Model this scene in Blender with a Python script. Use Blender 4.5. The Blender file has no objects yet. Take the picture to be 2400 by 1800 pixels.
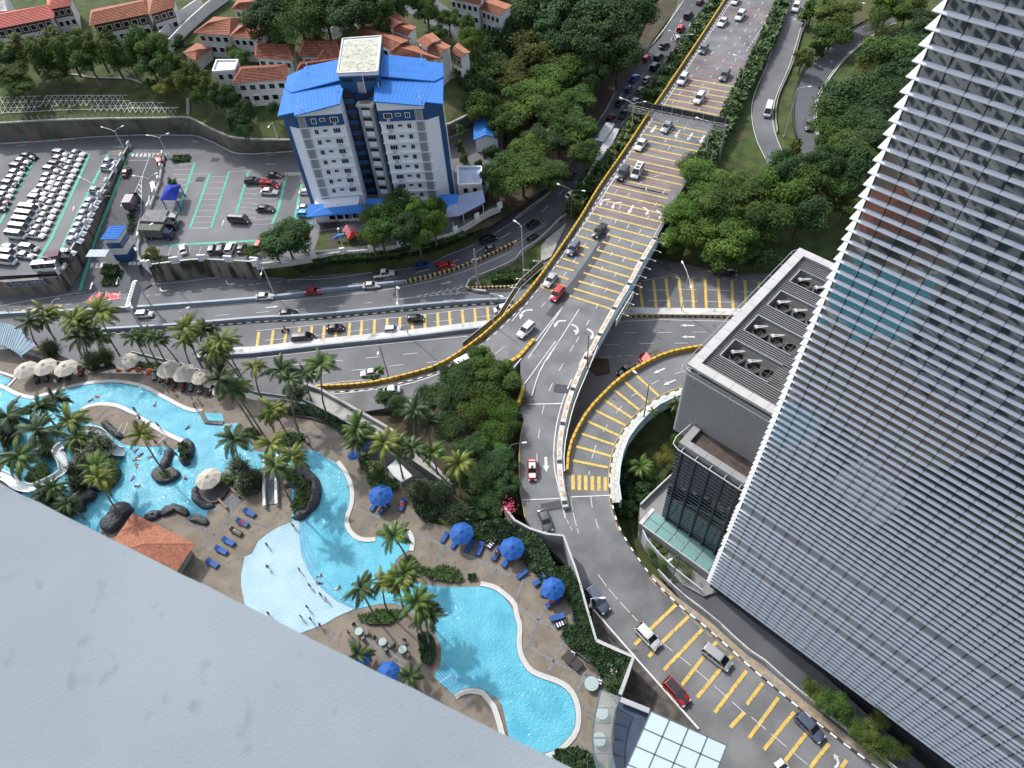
import bpy,bmesh,math,random
import numpy as np
from mathutils import Vector,Matrix,noise
from mathutils.geometry import tessellate_polygon
random.seed(7);np.random.seed(7)
R_=math.radians
sc=bpy.context.scene
C=sc.collection
# ------------------------------------------------------------------ camera, sky, sun, exposure
H=115.0
FPX=1699.0
AX=np.array([[0.996746604,-0.0805990505,0.0],[-0.0632391504,-0.782061426,0.619984465],[-0.0499701592,-0.61796741,-0.784614086]])
cam=bpy.data.cameras.new('camera')
cam.sensor_width=36;cam.lens=36*FPX/2400;cam.clip_start=0.05;cam.clip_end=3000
cam.dof.use_dof=True;cam.dof.focus_distance=130;cam.dof.aperture_fstop=7.0
camo=bpy.data.objects.new('camera',cam);C.objects.link(camo)
mw=Matrix(((AX[0][0],-AX[0][1],-AX[0][2],0),(AX[1][0],-AX[1][1],-AX[1][2],0),(AX[2][0],-AX[2][1],-AX[2][2],H),(0,0,0,1)))
camo.matrix_world=mw
sc.camera=camo
SUN_EL,SUN_AZ=47.0,39.0
world=bpy.data.worlds.new('World');sc.world=world;world.use_nodes=True
wn=world.node_tree;wn.nodes.clear()
sky=wn.nodes.new('ShaderNodeTexSky');sky.sky_type='NISHITA';sky.sun_disc=False
sky.sun_elevation=R_(SUN_EL);sky.sun_rotation=R_(-SUN_AZ);sky.altitude=100;sky.air_density=1.0;sky.dust_density=3.0
hs=wn.nodes.new('ShaderNodeHueSaturation');hs.inputs['Saturation'].default_value=0.55
bg=wn.nodes.new('ShaderNodeBackground');bg.inputs[1].default_value=0.15
wo=wn.nodes.new('ShaderNodeOutputWorld')
wn.links.new(sky.outputs[0],hs.inputs['Color']);wn.links.new(hs.outputs[0],bg.inputs[0]);wn.links.new(bg.outputs[0],wo.inputs[0])
sl=bpy.data.lights.new('sun','SUN');sl.energy=2.0;sl.angle=R_(1.6);sl.color=(1.0,0.965,0.91)
so=bpy.data.objects.new('sun',sl);C.objects.link(so)
sd=Vector((-math.sin(R_(SUN_AZ))*math.cos(R_(SUN_EL)),math.cos(R_(SUN_AZ))*math.cos(R_(SUN_EL)),math.sin(R_(SUN_EL))))
so.rotation_euler=sd.to_track_quat('Z','Y').to_euler();so.location=(0,0,200)
sc.view_settings.view_transform='Standard';sc.view_settings.look='None'
sc.view_settings.exposure=0.88;sc.view_settings.gamma=1.0;sc.view_settings.use_curve_mapping=False
# ------------------------------------------------------------------ locating things from the photograph
KEY=dict(a0=(0,0),a6=(600,0),a12=(1200,0),a18=(1800,0),b0=(0,350),b6=(600,400),b12=(1200,400),b18=(1800,400),c0=(0,700),c5=(500,800),c11=(1100,800),c17=(1700,850),d0=(0,1250),d6=(600,1250),d11=(1150,1350),d17=(1750,1350),g=(0,500,5.53),h=(0,1000,5.53),i=(400,1000,5.53),j=(1200,600,7.373),k=(1550,550,5.53),l=(1500,900,3.317),F=(0,0,0.92167),p=(0,0,1))
def P(key,s):
 k=KEY[key];sc_=k[2]if len(k)>2 else 3.6867
 out=[]
 for t in s.split():
  q=[float(x)for x in t.split(',')]
  out.append((k[0]+q[0]/sc_,k[1]+q[1]/sc_)+tuple(q[2:]))
 return out
def W(p,z=None):
 if len(p)>2:z=p[2]
 if callable(z):z=z(p[0],p[1])
 v=AX@np.array([p[0]-1200,p[1]-900,FPX]);t=(z-H)/v[2]
 return Vector((v[0]*t,v[1]*t,z))
def zat(p,X):
 v=AX@np.array([p[0]-1200,p[1]-900,FPX]);return H+v[2]*math.hypot(X[0],X[1])/math.hypot(v[0],v[1])
def mpp(p,z):
 w=W(p,z);return(w-Vector((0,0,H))).length/FPX
# ------------------------------------------------------------------ materials
MATS={}
def mat(name,col,rough=0.8,metal=0.0,var=0.0,vscale=1.0,bump=0.0,bscale=20.0,obj=False,col2=None,spec=0.5,ior=1.45,coat=0.0,detail=4.0,rnd=0.0,stain=None,emit=None,contrast=(0.35,0.65),stretch=None):
 if name in MATS:return MATS[name]
 m=bpy.data.materials.new(name);m.use_nodes=True;MATS[name]=m
 nt=m.node_tree;b=nt.nodes['Principled BSDF'];N=nt.nodes.new;L=nt.links.new
 b.inputs['Roughness'].default_value=rough;b.inputs['Metallic'].default_value=metal
 b.inputs['Specular IOR Level'].default_value=spec;b.inputs['IOR'].default_value=ior;b.inputs['Coat Weight'].default_value=coat
 b.inputs['Base Color'].default_value=(*col,1)
 if emit:b.inputs['Emission Color'].default_value=(*emit[:3],1);b.inputs['Emission Strength'].default_value=emit[3]
 tc=N('ShaderNodeTexCoord')
 if obj:vec=tc.outputs['Object']
 else:
  ge=N('ShaderNodeNewGeometry');vec=ge.outputs['Position']
 if stretch:
  mp=N('ShaderNodeMapping');mp.inputs['Scale'].default_value=stretch;L(vec,mp.inputs['Vector']);vec=mp.outputs[0]
 cur=None
 if var>0 or col2:
  n=N('ShaderNodeTexNoise');n.inputs['Scale'].default_value=vscale;n.inputs['Detail'].default_value=detail;L(vec,n.inputs['Vector'])
  mr=N('ShaderNodeMapRange');mr.inputs['From Min'].default_value=contrast[0];mr.inputs['From Max'].default_value=contrast[1];L(n.outputs['Fac'],mr.inputs['Value'])
  mx=N('ShaderNodeMix');mx.data_type='RGBA';L(mr.outputs[0],mx.inputs['Factor'])
  c2=col2 if col2 else tuple(min(1,c*(1+var))for c in col)
  c1=col if col2 else tuple(c*(1-var)for c in col)
  mx.inputs[6].default_value=(*c1,1);mx.inputs[7].default_value=(*c2,1);cur=mx.outputs[2]
 if stain:
  n=N('ShaderNodeTexNoise');n.inputs['Scale'].default_value=stain[1];n.inputs['Detail'].default_value=6;L(vec,n.inputs['Vector'])
  mr=N('ShaderNodeMapRange');mr.inputs['From Min'].default_value=stain[2];mr.inputs['From Max'].default_value=stain[3];L(n.outputs['Fac'],mr.inputs['Value'])
  mx=N('ShaderNodeMix');mx.data_type='RGBA';L(mr.outputs[0],mx.inputs['Factor'])
  if cur:L(cur,mx.inputs[6])
  else:mx.inputs[6].default_value=(*col,1)
  mx.inputs[7].default_value=(*stain[0],1);cur=mx.outputs[2]
 if rnd>0:
  oi=N('ShaderNodeObjectInfo');mr=N('ShaderNodeMapRange');mr.inputs['To Min'].default_value=1-rnd;mr.inputs['To Max'].default_value=1+rnd
  L(oi.outputs['Random'],mr.inputs['Value'])
  h=N('ShaderNodeHueSaturation');L(mr.outputs[0],h.inputs['Value'])
  mh=N('ShaderNodeMapRange');mh.inputs['To Min'].default_value=0.5-rnd*0.06;mh.inputs['To Max'].default_value=0.5+rnd*0.06
  L(oi.outputs['Random'],mh.inputs['Value']);L(mh.outputs[0],h.inputs['Hue'])
  if cur:L(cur,h.inputs['Color'])
  else:h.inputs['Color'].default_value=(*col,1)
  cur=h.outputs[0]
 if cur:L(cur,b.inputs['Base Color'])
 if bump>0:
  n=N('ShaderNodeTexNoise');n.inputs['Scale'].default_value=bscale;n.inputs['Detail'].default_value=5;L(vec,n.inputs['Vector'])
  bp=N('ShaderNodeBump');bp.inputs['Strength'].default_value=bump;bp.inputs['Distance'].default_value=1.0/bscale
  L(n.outputs['Fac'],bp.inputs['Height']);L(bp.outputs[0],b.inputs['Normal'])
 return m
# ------------------------------------------------------------------ mesh building
class MB:
 def __init__(s):s.v=[];s.f=[];s.m=[];s.mi=0
 def add(s,vs,fs):
  o=len(s.v);s.v+=[tuple(v)for v in vs];s.f+=[tuple(i+o for i in f)for f in fs];s.m+=[s.mi]*len(fs);return s
 def obox(s,c,ax,hs):
  c=Vector(c);X,Y,Z=[Vector(a).normalized()*h for a,h in zip(ax,hs)]
  vs=[c+X*i+Y*j+Z*k for k in(-1,1)for j in(-1,1)for i in(-1,1)]
  return s.add(vs,[(0,2,3,1),(4,5,7,6),(0,1,5,4),(2,6,7,3),(0,4,6,2),(1,3,7,5)])
 def box(s,x0,x1,y0,y1,z0,z1):
  return s.obox(((x0+x1)/2,(y0+y1)/2,(z0+z1)/2),((1,0,0),(0,1,0),(0,0,1)),(abs(x1-x0)/2,abs(y1-y0)/2,abs(z1-z0)/2))
 def beam(s,a,b,w,h=None,up=(0,0,1)):
  a=Vector(a);b=Vector(b);d=b-a;h=h or w;u=Vector(up)
  if abs(d.normalized().dot(u))>.99:u=Vector((1,0,0))
  sx=d.cross(u).normalized();uu=sx.cross(d).normalized()
  return s.obox((a+b)/2,(d,sx,uu),(d.length/2,w/2,h/2))
 def tube(s,pts,r,n=6,cap=True):
  pts=[Vector(p)for p in pts];rr=r if isinstance(r,(list,tuple))else[r]*len(pts);vs=[];fs=[]
  for k,p in enumerate(pts):
   d=(pts[min(k+1,len(pts)-1)]-pts[max(k-1,0)]).normalized()
   u=Vector((0,0,1))if abs(d.z)<.9 else Vector((1,0,0))
   a=d.cross(u).normalized();b=d.cross(a)
   for q in range(n):
    t=2*math.pi*q/n;vs.append(p+(a*math.cos(t)+b*math.sin(t))*rr[k])
  for k in range(len(pts)-1):
   for q in range(n):
    fs.append((k*n+q,k*n+(q+1)%n,(k+1)*n+(q+1)%n,(k+1)*n+q))
  if cap:fs+=[tuple(range(n))[::-1],tuple((len(pts)-1)*n+q for q in range(n))]
  return s.add(vs,fs)
 def prism(s,pts,z0,z1,bottom=True):
  n=len(pts);Z0=z0 if isinstance(z0,list)else[z0]*n;Z1=z1 if isinstance(z1,list)else[z1]*n
  vs=[(p[0],p[1],Z0[k])for k,p in enumerate(pts)]+[(p[0],p[1],Z1[k])for k,p in enumerate(pts)]
  tr=tessellate_polygon([[Vector((p[0],p[1],0))for p in pts]])
  ar=sum(pts[k][0]*pts[(k+1)%n][1]-pts[(k+1)%n][0]*pts[k][1]for k in range(n))
  fs=[]
  for t in tr:
   a,b,c=[Vector((pts[q][0],pts[q][1]))for q in t]
   ccw=(b-a).cross(c-a)>0
   t=t if ccw else t[::-1]
   fs.append(tuple(q+n for q in t))
   if bottom:fs.append(tuple(t[::-1]))
  for k in range(n):
   q=(k+1)%n
   fs.append((k,q,q+n,k+n)if ar>0 else(q,k,k+n,q+n))
  return s.add(vs,fs)
 def sheet(s,pts):
  tr=tessellate_polygon([[Vector((p[0],p[1],0))for p in pts]]);fs=[]
  for t in tr:
   a,b,c=[Vector((pts[q][0],pts[q][1]))for q in t]
   fs.append(tuple(t)if(b-a).cross(c-a)>0 else tuple(t[::-1]))
  return s.add(pts,fs)
 def lathe(s,prof,c=(0,0,0),n=16):
  vs=[];fs=[]
  for r,z in prof:
   for q in range(n):vs.append((c[0]+r*math.cos(2*math.pi*q/n),c[1]+r*math.sin(2*math.pi*q/n),c[2]+z))
  for k in range(len(prof)-1):
   for q in range(n):fs.append((k*n+q,k*n+(q+1)%n,(k+1)*n+(q+1)%n,(k+1)*n+q))
  return s.add(vs,fs)
 def mesh(s,name='mesh',smooth=False):
  me=bpy.data.meshes.new(name);me.from_pydata(s.v,[],s.f)
  if any(s.m):me.polygons.foreach_set('material_index',s.m)
  if smooth:me.polygons.foreach_set('use_smooth',[True]*len(s.f))
  me.update();return me
 def build(s,name,m,parent=None,smooth=False,loc=None):
  me=s.mesh(name,smooth)
  for x in(m if isinstance(m,(list,tuple))else[m]):me.materials.append(x)
  return link(name,me,parent,loc)
def link(name,me,parent=None,loc=None,rz=None,sca=None):
 o=bpy.data.objects.new(name,me);C.objects.link(o)
 if parent:o.parent=parent
 if loc is not None:o.location=loc
 if rz is not None:o.rotation_euler=(0,0,rz)
 if sca is not None:o.scale=(sca,)*3 if isinstance(sca,(int,float))else sca
 return o
def tag(o,label=None,cat=None,group=None,kind=None):
 if label:o['label']=label
 if cat:o['category']=cat
 if group:o['group']=group
 if kind:o['kind']=kind
 return o
def empty(name,loc,rz=0,label=None,cat=None,group=None,sca=None):
 o=bpy.data.objects.new(name,None);C.objects.link(o);o.location=loc;o.rotation_euler=(0,0,rz);o.empty_display_size=.3
 if sca:o.scale=(sca,)*3
 return tag(o,label,cat,group)
def copy_tree(o,parent=None):
 c=o.copy();C.objects.link(c);c.parent=parent
 for ch in o.children:copy_tree(ch,c)
 return c
ORD=['first','second','third','fourth','fifth','sixth','seventh','eighth','ninth','tenth','eleventh','twelfth','thirteenth','fourteenth','fifteenth','sixteenth','seventeenth','eighteenth','nineteenth','twentieth','twenty-first','twenty-second','twenty-third','twenty-fourth','twenty-fifth','twenty-sixth','twenty-seventh','twenty-eighth','twenty-ninth','thirtieth']+['thirty-'+x for x in('first','second','third','fourth','fifth','sixth','seventh','eighth','ninth')]
def catmull(pts,n=4,closed=False):
 pts=[Vector(p)for p in pts];N=len(pts);out=[]
 for k in range(N if closed else N-1):
  p0=pts[(k-1)%N]if(closed or k>0)else pts[0];p1=pts[k];p2=pts[(k+1)%N];p3=pts[(k+2)%N]if(closed or k<N-2)else pts[-1]
  for q in range(n):
   t=q/n
   out.append(0.5*((2*p1)+(-p0+p2)*t+(2*p0-5*p1+4*p2-p3)*t*t+(-p0+3*p1-3*p2+p3)*t**3))
 if not closed:out.append(pts[-1])
 return out
def wpts(key,s,z,smooth=0,closed=False,dz=0):
 w=[W(p,z)for p in P(key,s)]
 if smooth:w=catmull(w,smooth,closed)
 if dz:w=[Vector((p.x,p.y,p.z+dz))for p in w]
 return w
def surface(name,pts,m,thick=0,kind='structure',label=None,cat=None,group=None):
 mb=MB()
 if thick:mb.prism(pts,[p.z-thick for p in pts],[p.z for p in pts])
 else:mb.sheet(pts)
 o=mb.build(name,m);tag(o,label,cat,group,kind);return o
def sides(path,off):
 out=[]
 for k,p in enumerate(path):
  d=path[min(k+1,len(path)-1)]-path[max(k-1,0)];d.z=0;d.normalize()
  out.append(p+Vector((-d.y,d.x,0))*off)
 return out
def arclen(path):
 s=[0]
 for a,b in zip(path,path[1:]):s.append(s[-1]+(b-a).length)
 return s
def at_len(path,L):
 s=arclen(path)
 for k in range(len(path)-1):
  if L<=s[k+1]or k==len(path)-2:
   t=(L-s[k])/max(1e-6,s[k+1]-s[k]);return path[k].lerp(path[k+1],t),(path[k+1]-path[k]).normalized()
def resample(path,step):
 T=arclen(path)[-1];n=max(1,round(T/step));return[at_len(path,T*k/n)[0]for k in range(n+1)]
def ribbon(mb,path,w,dz=0.0,off=0):
 a=sides(path,off+w/2);b=sides(path,off-w/2);n=len(path);u=Vector((0,0,dz))
 mb.add([p+u for p in a]+[p+u for p in b],[(k,k+n,k+n+1,k+1)for k in range(n-1)])
def kerb(mb,path,w,h,base=0.0,off=0,mi=None,z1list=None):
 a=sides(path,off+w/2);b=sides(path,off-w/2);n=len(path);lo=Vector((0,0,base));hi=Vector((0,0,base+h))
 vs=[p+lo for p in a]+[p+hi for p in a]+[p+hi for p in b]+[p+lo for p in b]
 fs=[]
 for k in range(n-1):
  fs+=[(k,k+n,k+n+1,k+1),(k+n,k+2*n,k+2*n+1,k+n+1),(k+2*n,k+3*n,k+3*n+1,k+2*n+1)]
 fs=[f[::-1]for f in fs]+[(0,n,2*n,3*n),(n-1,4*n-1,3*n-1,2*n-1)]
 mb.add(vs,fs)
def inside(p,poly):
 c=False;n=len(poly)
 for k in range(n):
  a=poly[k];b=poly[k-1]
  if(a[1]>p[1])!=(b[1]>p[1])and p[0]<(b[0]-a[0])*(p[1]-a[1])/(b[1]-a[1]+1e-12)+a[0]:c=not c
 return c
def lab(*a):return ' '.join(a)
# ------------------------------------------------------------------ palette
from mathutils.geometry import delaunay_2d_cdt
asph=mat('asphalt',(.135,.139,.148),.88,var=.16,vscale=.12,bump=.25,bscale=9,detail=9,stain=((.08,.082,.088),.05,.56,.72))
asph_dark=mat('asphalt_dark',(.085,.09,.102),.86,var=.2,vscale=.1,bump=.25,bscale=9,detail=9,stain=((.085,.087,.092),.06,.56,.75))
asph_fly=mat('asphalt_flyover',(.15,.154,.161),.88,var=.2,vscale=.22,bump=.25,bscale=9,detail=10,stain=((.085,.087,.092),.07,.57,.7))
asph_lot=mat('asphalt_lot',(.145,.148,.157),.88,var=.2,vscale=.09,bump=.25,bscale=8,detail=10,stain=((.16,.158,.15),.11,.6,.78))
asph_patch=mat('asphalt_patch',(.06,.062,.067),.9,var=.1,vscale=.6)
grass_m=mat('grass',(.045,.066,.016),.95,var=.35,vscale=.35,bump=.6,bscale=5,detail=9,stain=((.075,.062,.032),.12,.55,.72))
earth_m=mat('earth',(.06,.045,.03),.95,var=.3,vscale=.5,stain=((.03,.045,.015),.2,.5,.65))
conc=mat('concrete',(.3,.3,.285),.85,var=.18,vscale=.5,bump=.15,bscale=6,stain=((.13,.13,.12),.35,.55,.75),detail=8)
conc_l=mat('concrete_light',(.5,.5,.48),.8,var=.12,vscale=.6,stain=((.25,.25,.23),.5,.56,.7),detail=8)
conc_d=mat('concrete_dark',(.13,.125,.115),.9,var=.22,vscale=.7,stretch=(1,1,.25),stain=((.05,.048,.042),.4,.5,.66),detail=8)
conc_stain=mat('stained_wall',(.2,.185,.155),.9,var=.2,vscale=.6,stretch=(1,1,.18),stain=((.035,.033,.028),.42,.5,.6),detail=8)
white_p=mat('white_paint',(.68,.69,.7),.6,var=.05,vscale=.5,stain=((.42,.43,.42),.6,.62,.8))
road_white=mat('road_white',(.52,.53,.53),.7,var=.12,vscale=1.2,detail=8)
road_yellow=mat('road_yellow',(.55,.39,.1),.7,var=.1,vscale=1.5,stain=((.2,.17,.1),2.6,.56,.68),detail=8)
road_red=mat('road_red',(.3,.125,.125),.75,var=.12,vscale=1.2,stain=((.2,.09,.085),1.2,.55,.75))
road_red2=mat('road_red_bright',(.55,.06,.08),.7,var=.08,vscale=1)
road_green=mat('road_green',(.07,.36,.25),.75,var=.12,vscale=1.0,stain=((.1,.2,.16),.9,.56,.72))
par_yellow=mat('parapet_yellow',(.5,.31,.03),.6,var=.1,vscale=1)
par_black=mat('parapet_black',(.02,.02,.02),.7)
metal_g=mat('galvanised',(.4,.42,.44),.45,metal=.6)
metal_w=mat('pole_grey',(.55,.57,.58),.5,metal=.2)
blue_rail=mat('barrier_bluegrey',(.27,.32,.38),.6,var=.1,vscale=.5)
def field(name,ppx,zf,m,step=30,dz=0.0,thick=0,kind='structure',label=None,cat=None):
 zz=(lambda x,y:zf)if not callable(zf)else zf
 pts=[Vector((p[0],p[1]))for p in ppx];bnd=[]
 for k in range(len(pts)):
  a=pts[k];b=pts[(k+1)%len(pts)];n=max(1,int((b-a).length/step))
  bnd+=[a.lerp(b,q/n)for q in range(n)]
 xs=[p.x for p in bnd];ys=[p.y for p in bnd];inn=[]
 if callable(zf):
  y=min(ys)+step/2
  while y<max(ys):
   x=min(xs)+step/2
   while x<max(xs):
    if inside((x,y),[(p.x,p.y)for p in bnd]):inn.append(Vector((x,y)))
    x+=step
   y+=step
 allp=bnd+inn
 vo,_,fo,*_r=delaunay_2d_cdt(allp,[(k,(k+1)%len(bnd))for k in range(len(bnd))],[list(range(len(bnd)))],1,1e-4)
 V3=[W((v.x,v.y),zz(v.x,v.y)+dz)for v in vo]
 mb=MB();fs=[]
 for f in fo:
  a,b,c=[V3[q]for q in f[:3]]
  fs.append(tuple(f)if(b-a).cross(c-a).z>0 else tuple(f)[::-1])
 mb.add(V3,fs)
 if thick:
  bb=[W((p.x,p.y),zz(p.x,p.y)+dz)for p in bnd];n=len(bb)
  mb.add(bb+[p-Vector((0,0,thick))for p in bb],[(k,(k+1)%n,n+(k+1)%n,n+k)for k in range(n)])
 o=mb.build(name,m);tag(o,label,cat,None,kind);return o
def interp(x,xs,ys):return float(np.interp(x,xs,ys))
def ZR(x,y):
 if x<1195:return interp(x,[744,812,880,961,1029,1100,1190],[2,2.5,3.3,4.2,5,6,7])
 return interp(y,[880,1200,1400,1600],[7,5,3.8,3.5])
def ZS(x,y):return interp(y,[-50,550],[5,0])
ZL=5.0;ZD=8.0
# ------------------------------------------------------------------ ground
g=MB();g.add([(-900,-300,-.4),(900,-300,-.4),(900,1500,-.4),(-900,1500,-.4)],[(0,1,2,3)]);tag(g.build('ground',grass_m),kind='structure')
field('highway',[(-80,560),(700,560),(1000,540),(1150,470),(1330,430),(1400,500),(1500,585),(1860,600),(1860,900),(1480,1150),(1200,1150),(700,1100),(-80,1000)],0.0,asph)
WT=P('a0','-150,1085 0,1065 400,1040 900,1025 1400,1020 1620,1010 1680,1035 1820,1110 2000,1190 2212,1205')+P('a6','300,1210 1650,1080 1860,980')
wtx=[p[0]for p in WT];wty=[p[1]for p in WT]
def ZH(x,y):
 w=interp(x,wtx,wty);t=max(0,w-y);base=11.5+4.5*(1-math.exp(-t/110))+max(0,(140-y))*.012
 k=min(1,max(0,(x-1080)/380));return base*(1-k)+5*k
field('hill',WT+[(1225,255),(1330,250),(1480,120),(1560,-60),(1560,-220),(-60,-220)],ZH,grass_m,step=40,thick=0)
WB=wpts('a0','-150,1262 0,1235 400,1210 800,1175 1200,1158 1700,1160 1870,1230 2040,1320 2212,1320',ZL)+wpts('a6','300,1300 1650,1190 1880,1090',ZL)
WTw=[W(p,11.5)for p in WT[:10]]+[W(p,11.5)for p in WT[10:]]
mb=MB();a=[at_len(WB,arclen(WB)[-1]*k/60)[0]for k in range(61)];b=[at_len(WTw,arclen(WTw)[-1]*k/60)[0]for k in range(61)]
ret=MB();n=61
ret.add(a+b,[(k,k+1,k+1+n,k+n)for k in range(60)])
rw=ret.build('retaining_wall',mat('shotcrete',(.135,.128,.108),.9,var=.22,vscale=.35,stretch=(1,1,.3),stain=((.07,.066,.056),.3,.52,.7),bump=.3,bscale=3,detail=9))
tag(rw,'long dark concrete retaining wall at the foot of the grassy slope','wall')
cp=MB();kerb(cp,b,.5,.35,base=-.1);cpo=cp.build('coping',conc,rw)
gu=MB();kerb(gu,[p+Vector((0,0,0))for p in sides(a,-.5)],.35,.14);gu.build('gutter',conc_l,rw)
field('forest_floor',[(1000,345),(1180,330),(1240,250),(1330,245),(1500,60),(1590,-60),(1600,0),(1430,230),(1330,400),(1240,470),(1150,530),(1060,560),(1010,540)],lambda x,y:interp(x,[1000,1200,1600],[4.9,3.2,4.6]),earth_m,step=50)
ZE=lambda x,y:interp(y,[380,600],[5,.2])
field('verge',[(1640,200),(1780,-150),(2500,-150),(2500,560),(2100,640),(1700,640),(1470,590),(1470,480)],ZE,grass_m,step=40)
# ------------------------------------------------------------------ dark busy road left of the flyover
field('slip_road',P('a12','1470,-60 1440,40 1290,320 1060,560 930,720 850,880 740,1070')+P('a12','560,1340 430,1520')+P('b12','200,300 0,420')+P('b6','2212,375 2100,440 1850,640 1560,790 1400,840 1100,880 600,915 250,945 0,1000 0,1118 1285,985 1700,880 2000,760 2212,660')+P('b12','200,560 500,370 560,150 1000,-50')+[(1420,360),(1500,250),(1620,60),(1680,-30)],ZS,asph_dark,step=30,dz=.03)
# ------------------------------------------------------------------ flyover
FLY_L=P('a12','1905,-80 1840,10 1560,440 1250,900 1165,1020 975,1310 740,1650')+P('b12','600,410 350,785 100,1115')+P('p','1200,727 1150,775 1100,815 1029,860 961,881 880,900 812,907 744,910')
FLY_R=[(1845,-60)]+P('a12','2230,190 2055,530 1945,780 1815,1040 1710,1210 1570,1460')+P('b12','1390,300 1310,470 1240,600 1170,712 1100,835 1035,958 960,1082 885,1205 810,1340 735,1475 660,1620')+P('c11','1025,130 955,280 893,430 838,600 798,775 778,960 783,1150 800,1300 830,1450')
NEAR_L=P('c11','480,1510 432,1300 425,1000 440,800 470,680 430,560 445,420')
flyp=FLY_L+[(730,960),(850,965)]+P('c5','1600,560 2000,380')+[(1110,900)]+P('c11','290,270 440,160')+P('c11','445,420 430,560 470,680 440,800 425,1000 432,1300 480,1510')+FLY_R[::-1]
field('flyover',flyp,ZR,asph_fly,step=28,thick=1.3)
LOOP_O=P('c11','2010,60 1800,95 1640,145 1400,270 1250,380 1140,490 1030,610 950,740 890,860 855,990 845,1130')
LOOP_I=P('c11','1850,400 1640,490 1530,560 1420,670 1320,790 1255,930 1220,1080 1205,1250 1225,1400 1310,1659')+P('d11','1390,20 1600,240 1850,445 2212,770')+P('d17','150,900 450,1150 800,1430 1200,1720')
near=LOOP_O+P('c11','850,1330 890,1450 830,1450 480,1510 560,1659')+P('d11','760,10 880,290 1790,1330 2000,1700')+[(2100,1900),(2260,1900)]+LOOP_I[::-1]
field('near_road',near,ZR,asph_fly,step=28,dz=-.01,thick=1.5)
field('road_island',P('c11','780,1150 845,1130 868,1300 885,1440 840,1470 800,1330'),lambda x,y:ZR(x,y)+.12,conc_d,step=20,thick=.4)
SM=lambda key,s,z,n=4:catmull(wpts(key,s,z),n)
r1a=P('a18','200,-60 150,100 0,530')+P('a12','2130,760 2080,900 2070,1010 2120,1180 2212,1400')
r1b=P('a18','380,-60 330,120 200,560 85,830 45,1000 60,1150 150,1380 230,1480')
field('side_road',P('a18','200,-60 150,100 0,530')+P('a12','2130,780 2085,900 2075,1000 2110,1200')+P('a18','20,1480 240,1520 150,1370 75,1180 45,1000 70,840 200,560 330,120 385,-60'),lambda x,y:5.06,asph,step=60)
field('curved_road',P('a18','1100,40 900,175 700,280 500,420 340,580 260,740 225,920 235,1120 270,1260 320,1400 560,1560 620,1700')+P('a18','760,1700 640,1540 450,1250 410,1080 400,950 450,790 560,620 720,450 900,310 1100,200'),lambda x,y:5.07,asph_dark,step=60)
ZRamp=lambda x,y:interp(y,[360,690],[5,0.0])
field('car_park',[(-80,250)]+[(p[0],p[1]+3)for p in P('a0','0,1232 400,1207 800,1172 1200,1155 1700,1157 1870,1227 2040,1317')]+P('a6','0,1310 1650,1190 1880,1090 2130,1150')+[(1180,340),(1130,480),(1100,520)]+P('b6','1970,385 1720,545 1560,592 1330,645 1080,695 760,720 580,745 0,825')+P('b0','2212,985 1750,965 1500,990 1270,1015 1180,950 1290,560 1400,230 1440,80 1110,10 930,370 740,700 560,1040 500,1072 60,1092 -100,1100 -300,1100'),ZL,asph_lot)
field('exit_road',P('b0','1440,80 1400,230 1290,560 1185,900 1215,1080 1310,1165 1200,1240 680,1240 1110,10'),ZRamp,asph_dark,step=25,dz=.01)
bank_a=wpts('b6','0,830 250,800 580,745 760,720 1080,695 1330,645 1560,592 1720,545 1970,385 2110,330',ZL)
bank_b=wpts('b6','60,905 250,935 600,895 1000,875 1400,825 1560,770 1850,630 2100,430 2212,370 2300,330',.15)
n=41;A_=[at_len(bank_a,arclen(bank_a)[-1]*k/40)[0]for k in range(n)];B_=[at_len(bank_b,arclen(bank_b)[-1]*k/40)[0]for k in range(n)]
mb=MB();mb.add(A_+B_,[(k+n,k+1+n,k+1,k)for k in range(40)]);tag(mb.build('grass_bank',grass_m),kind='structure')
field('grass_island',P('b6','1830,1000 1870,950 2212,815')+P('b12','130,690 300,570 480,430 250,790 250,960 0,975')+P('b6','1830,1030'),.3,grass_m,thick=.4)
field('concrete_apron',P('b12','300,590 480,440 340,740 250,790 250,650'),.34,conc)
field('garden_ground',P('c11','1330,1250 1300,900 1420,720 1650,560 1850,480 1900,700 1850,900 1750,1100 1450,1460 1420,1700 1330,1450'),0.05,grass_m)
# ------------------------------------------------------------------ road markings
MK={k:MB()for k in('white','yellow','red','redb','green','patch')}
def line(col,key,s,z,w=.15,dash=None,dz=.045,smooth=3):
 path=wpts(key,s,z,smooth)if smooth else wpts(key,s,z)
 T=arclen(path)[-1]
 if not dash:ribbon(MK[col],resample(path,3)if T>4 else path,w,dz);return
 L=0;on,off=dash
 while L<T:
  q=resample([at_len(path,L)[0],at_len(path,min(T,L+on/2))[0],at_len(path,min(T,L+on))[0]],1.5)
  if(q[-1]-q[0]).length>.1:ribbon(MK[col],q,w,dz)
  L+=on+off
def zpt(p,z):return W(p,z)
def bars(col,key,s,z,w=.45,dz=.04):
 for t in s.split(';'):
  a,b=P(key,t.strip());n=6
  path=[W((a[0]+(b[0]-a[0])*k/n,a[1]+(b[1]-a[1])*k/n),z)for k in range(n+1)]
  ribbon(MK[col],path,w,dz)
def poly_mark(col,pts,dz=.05):
 MK[col].sheet([p+Vector((0,0,dz))for p in pts])
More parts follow.
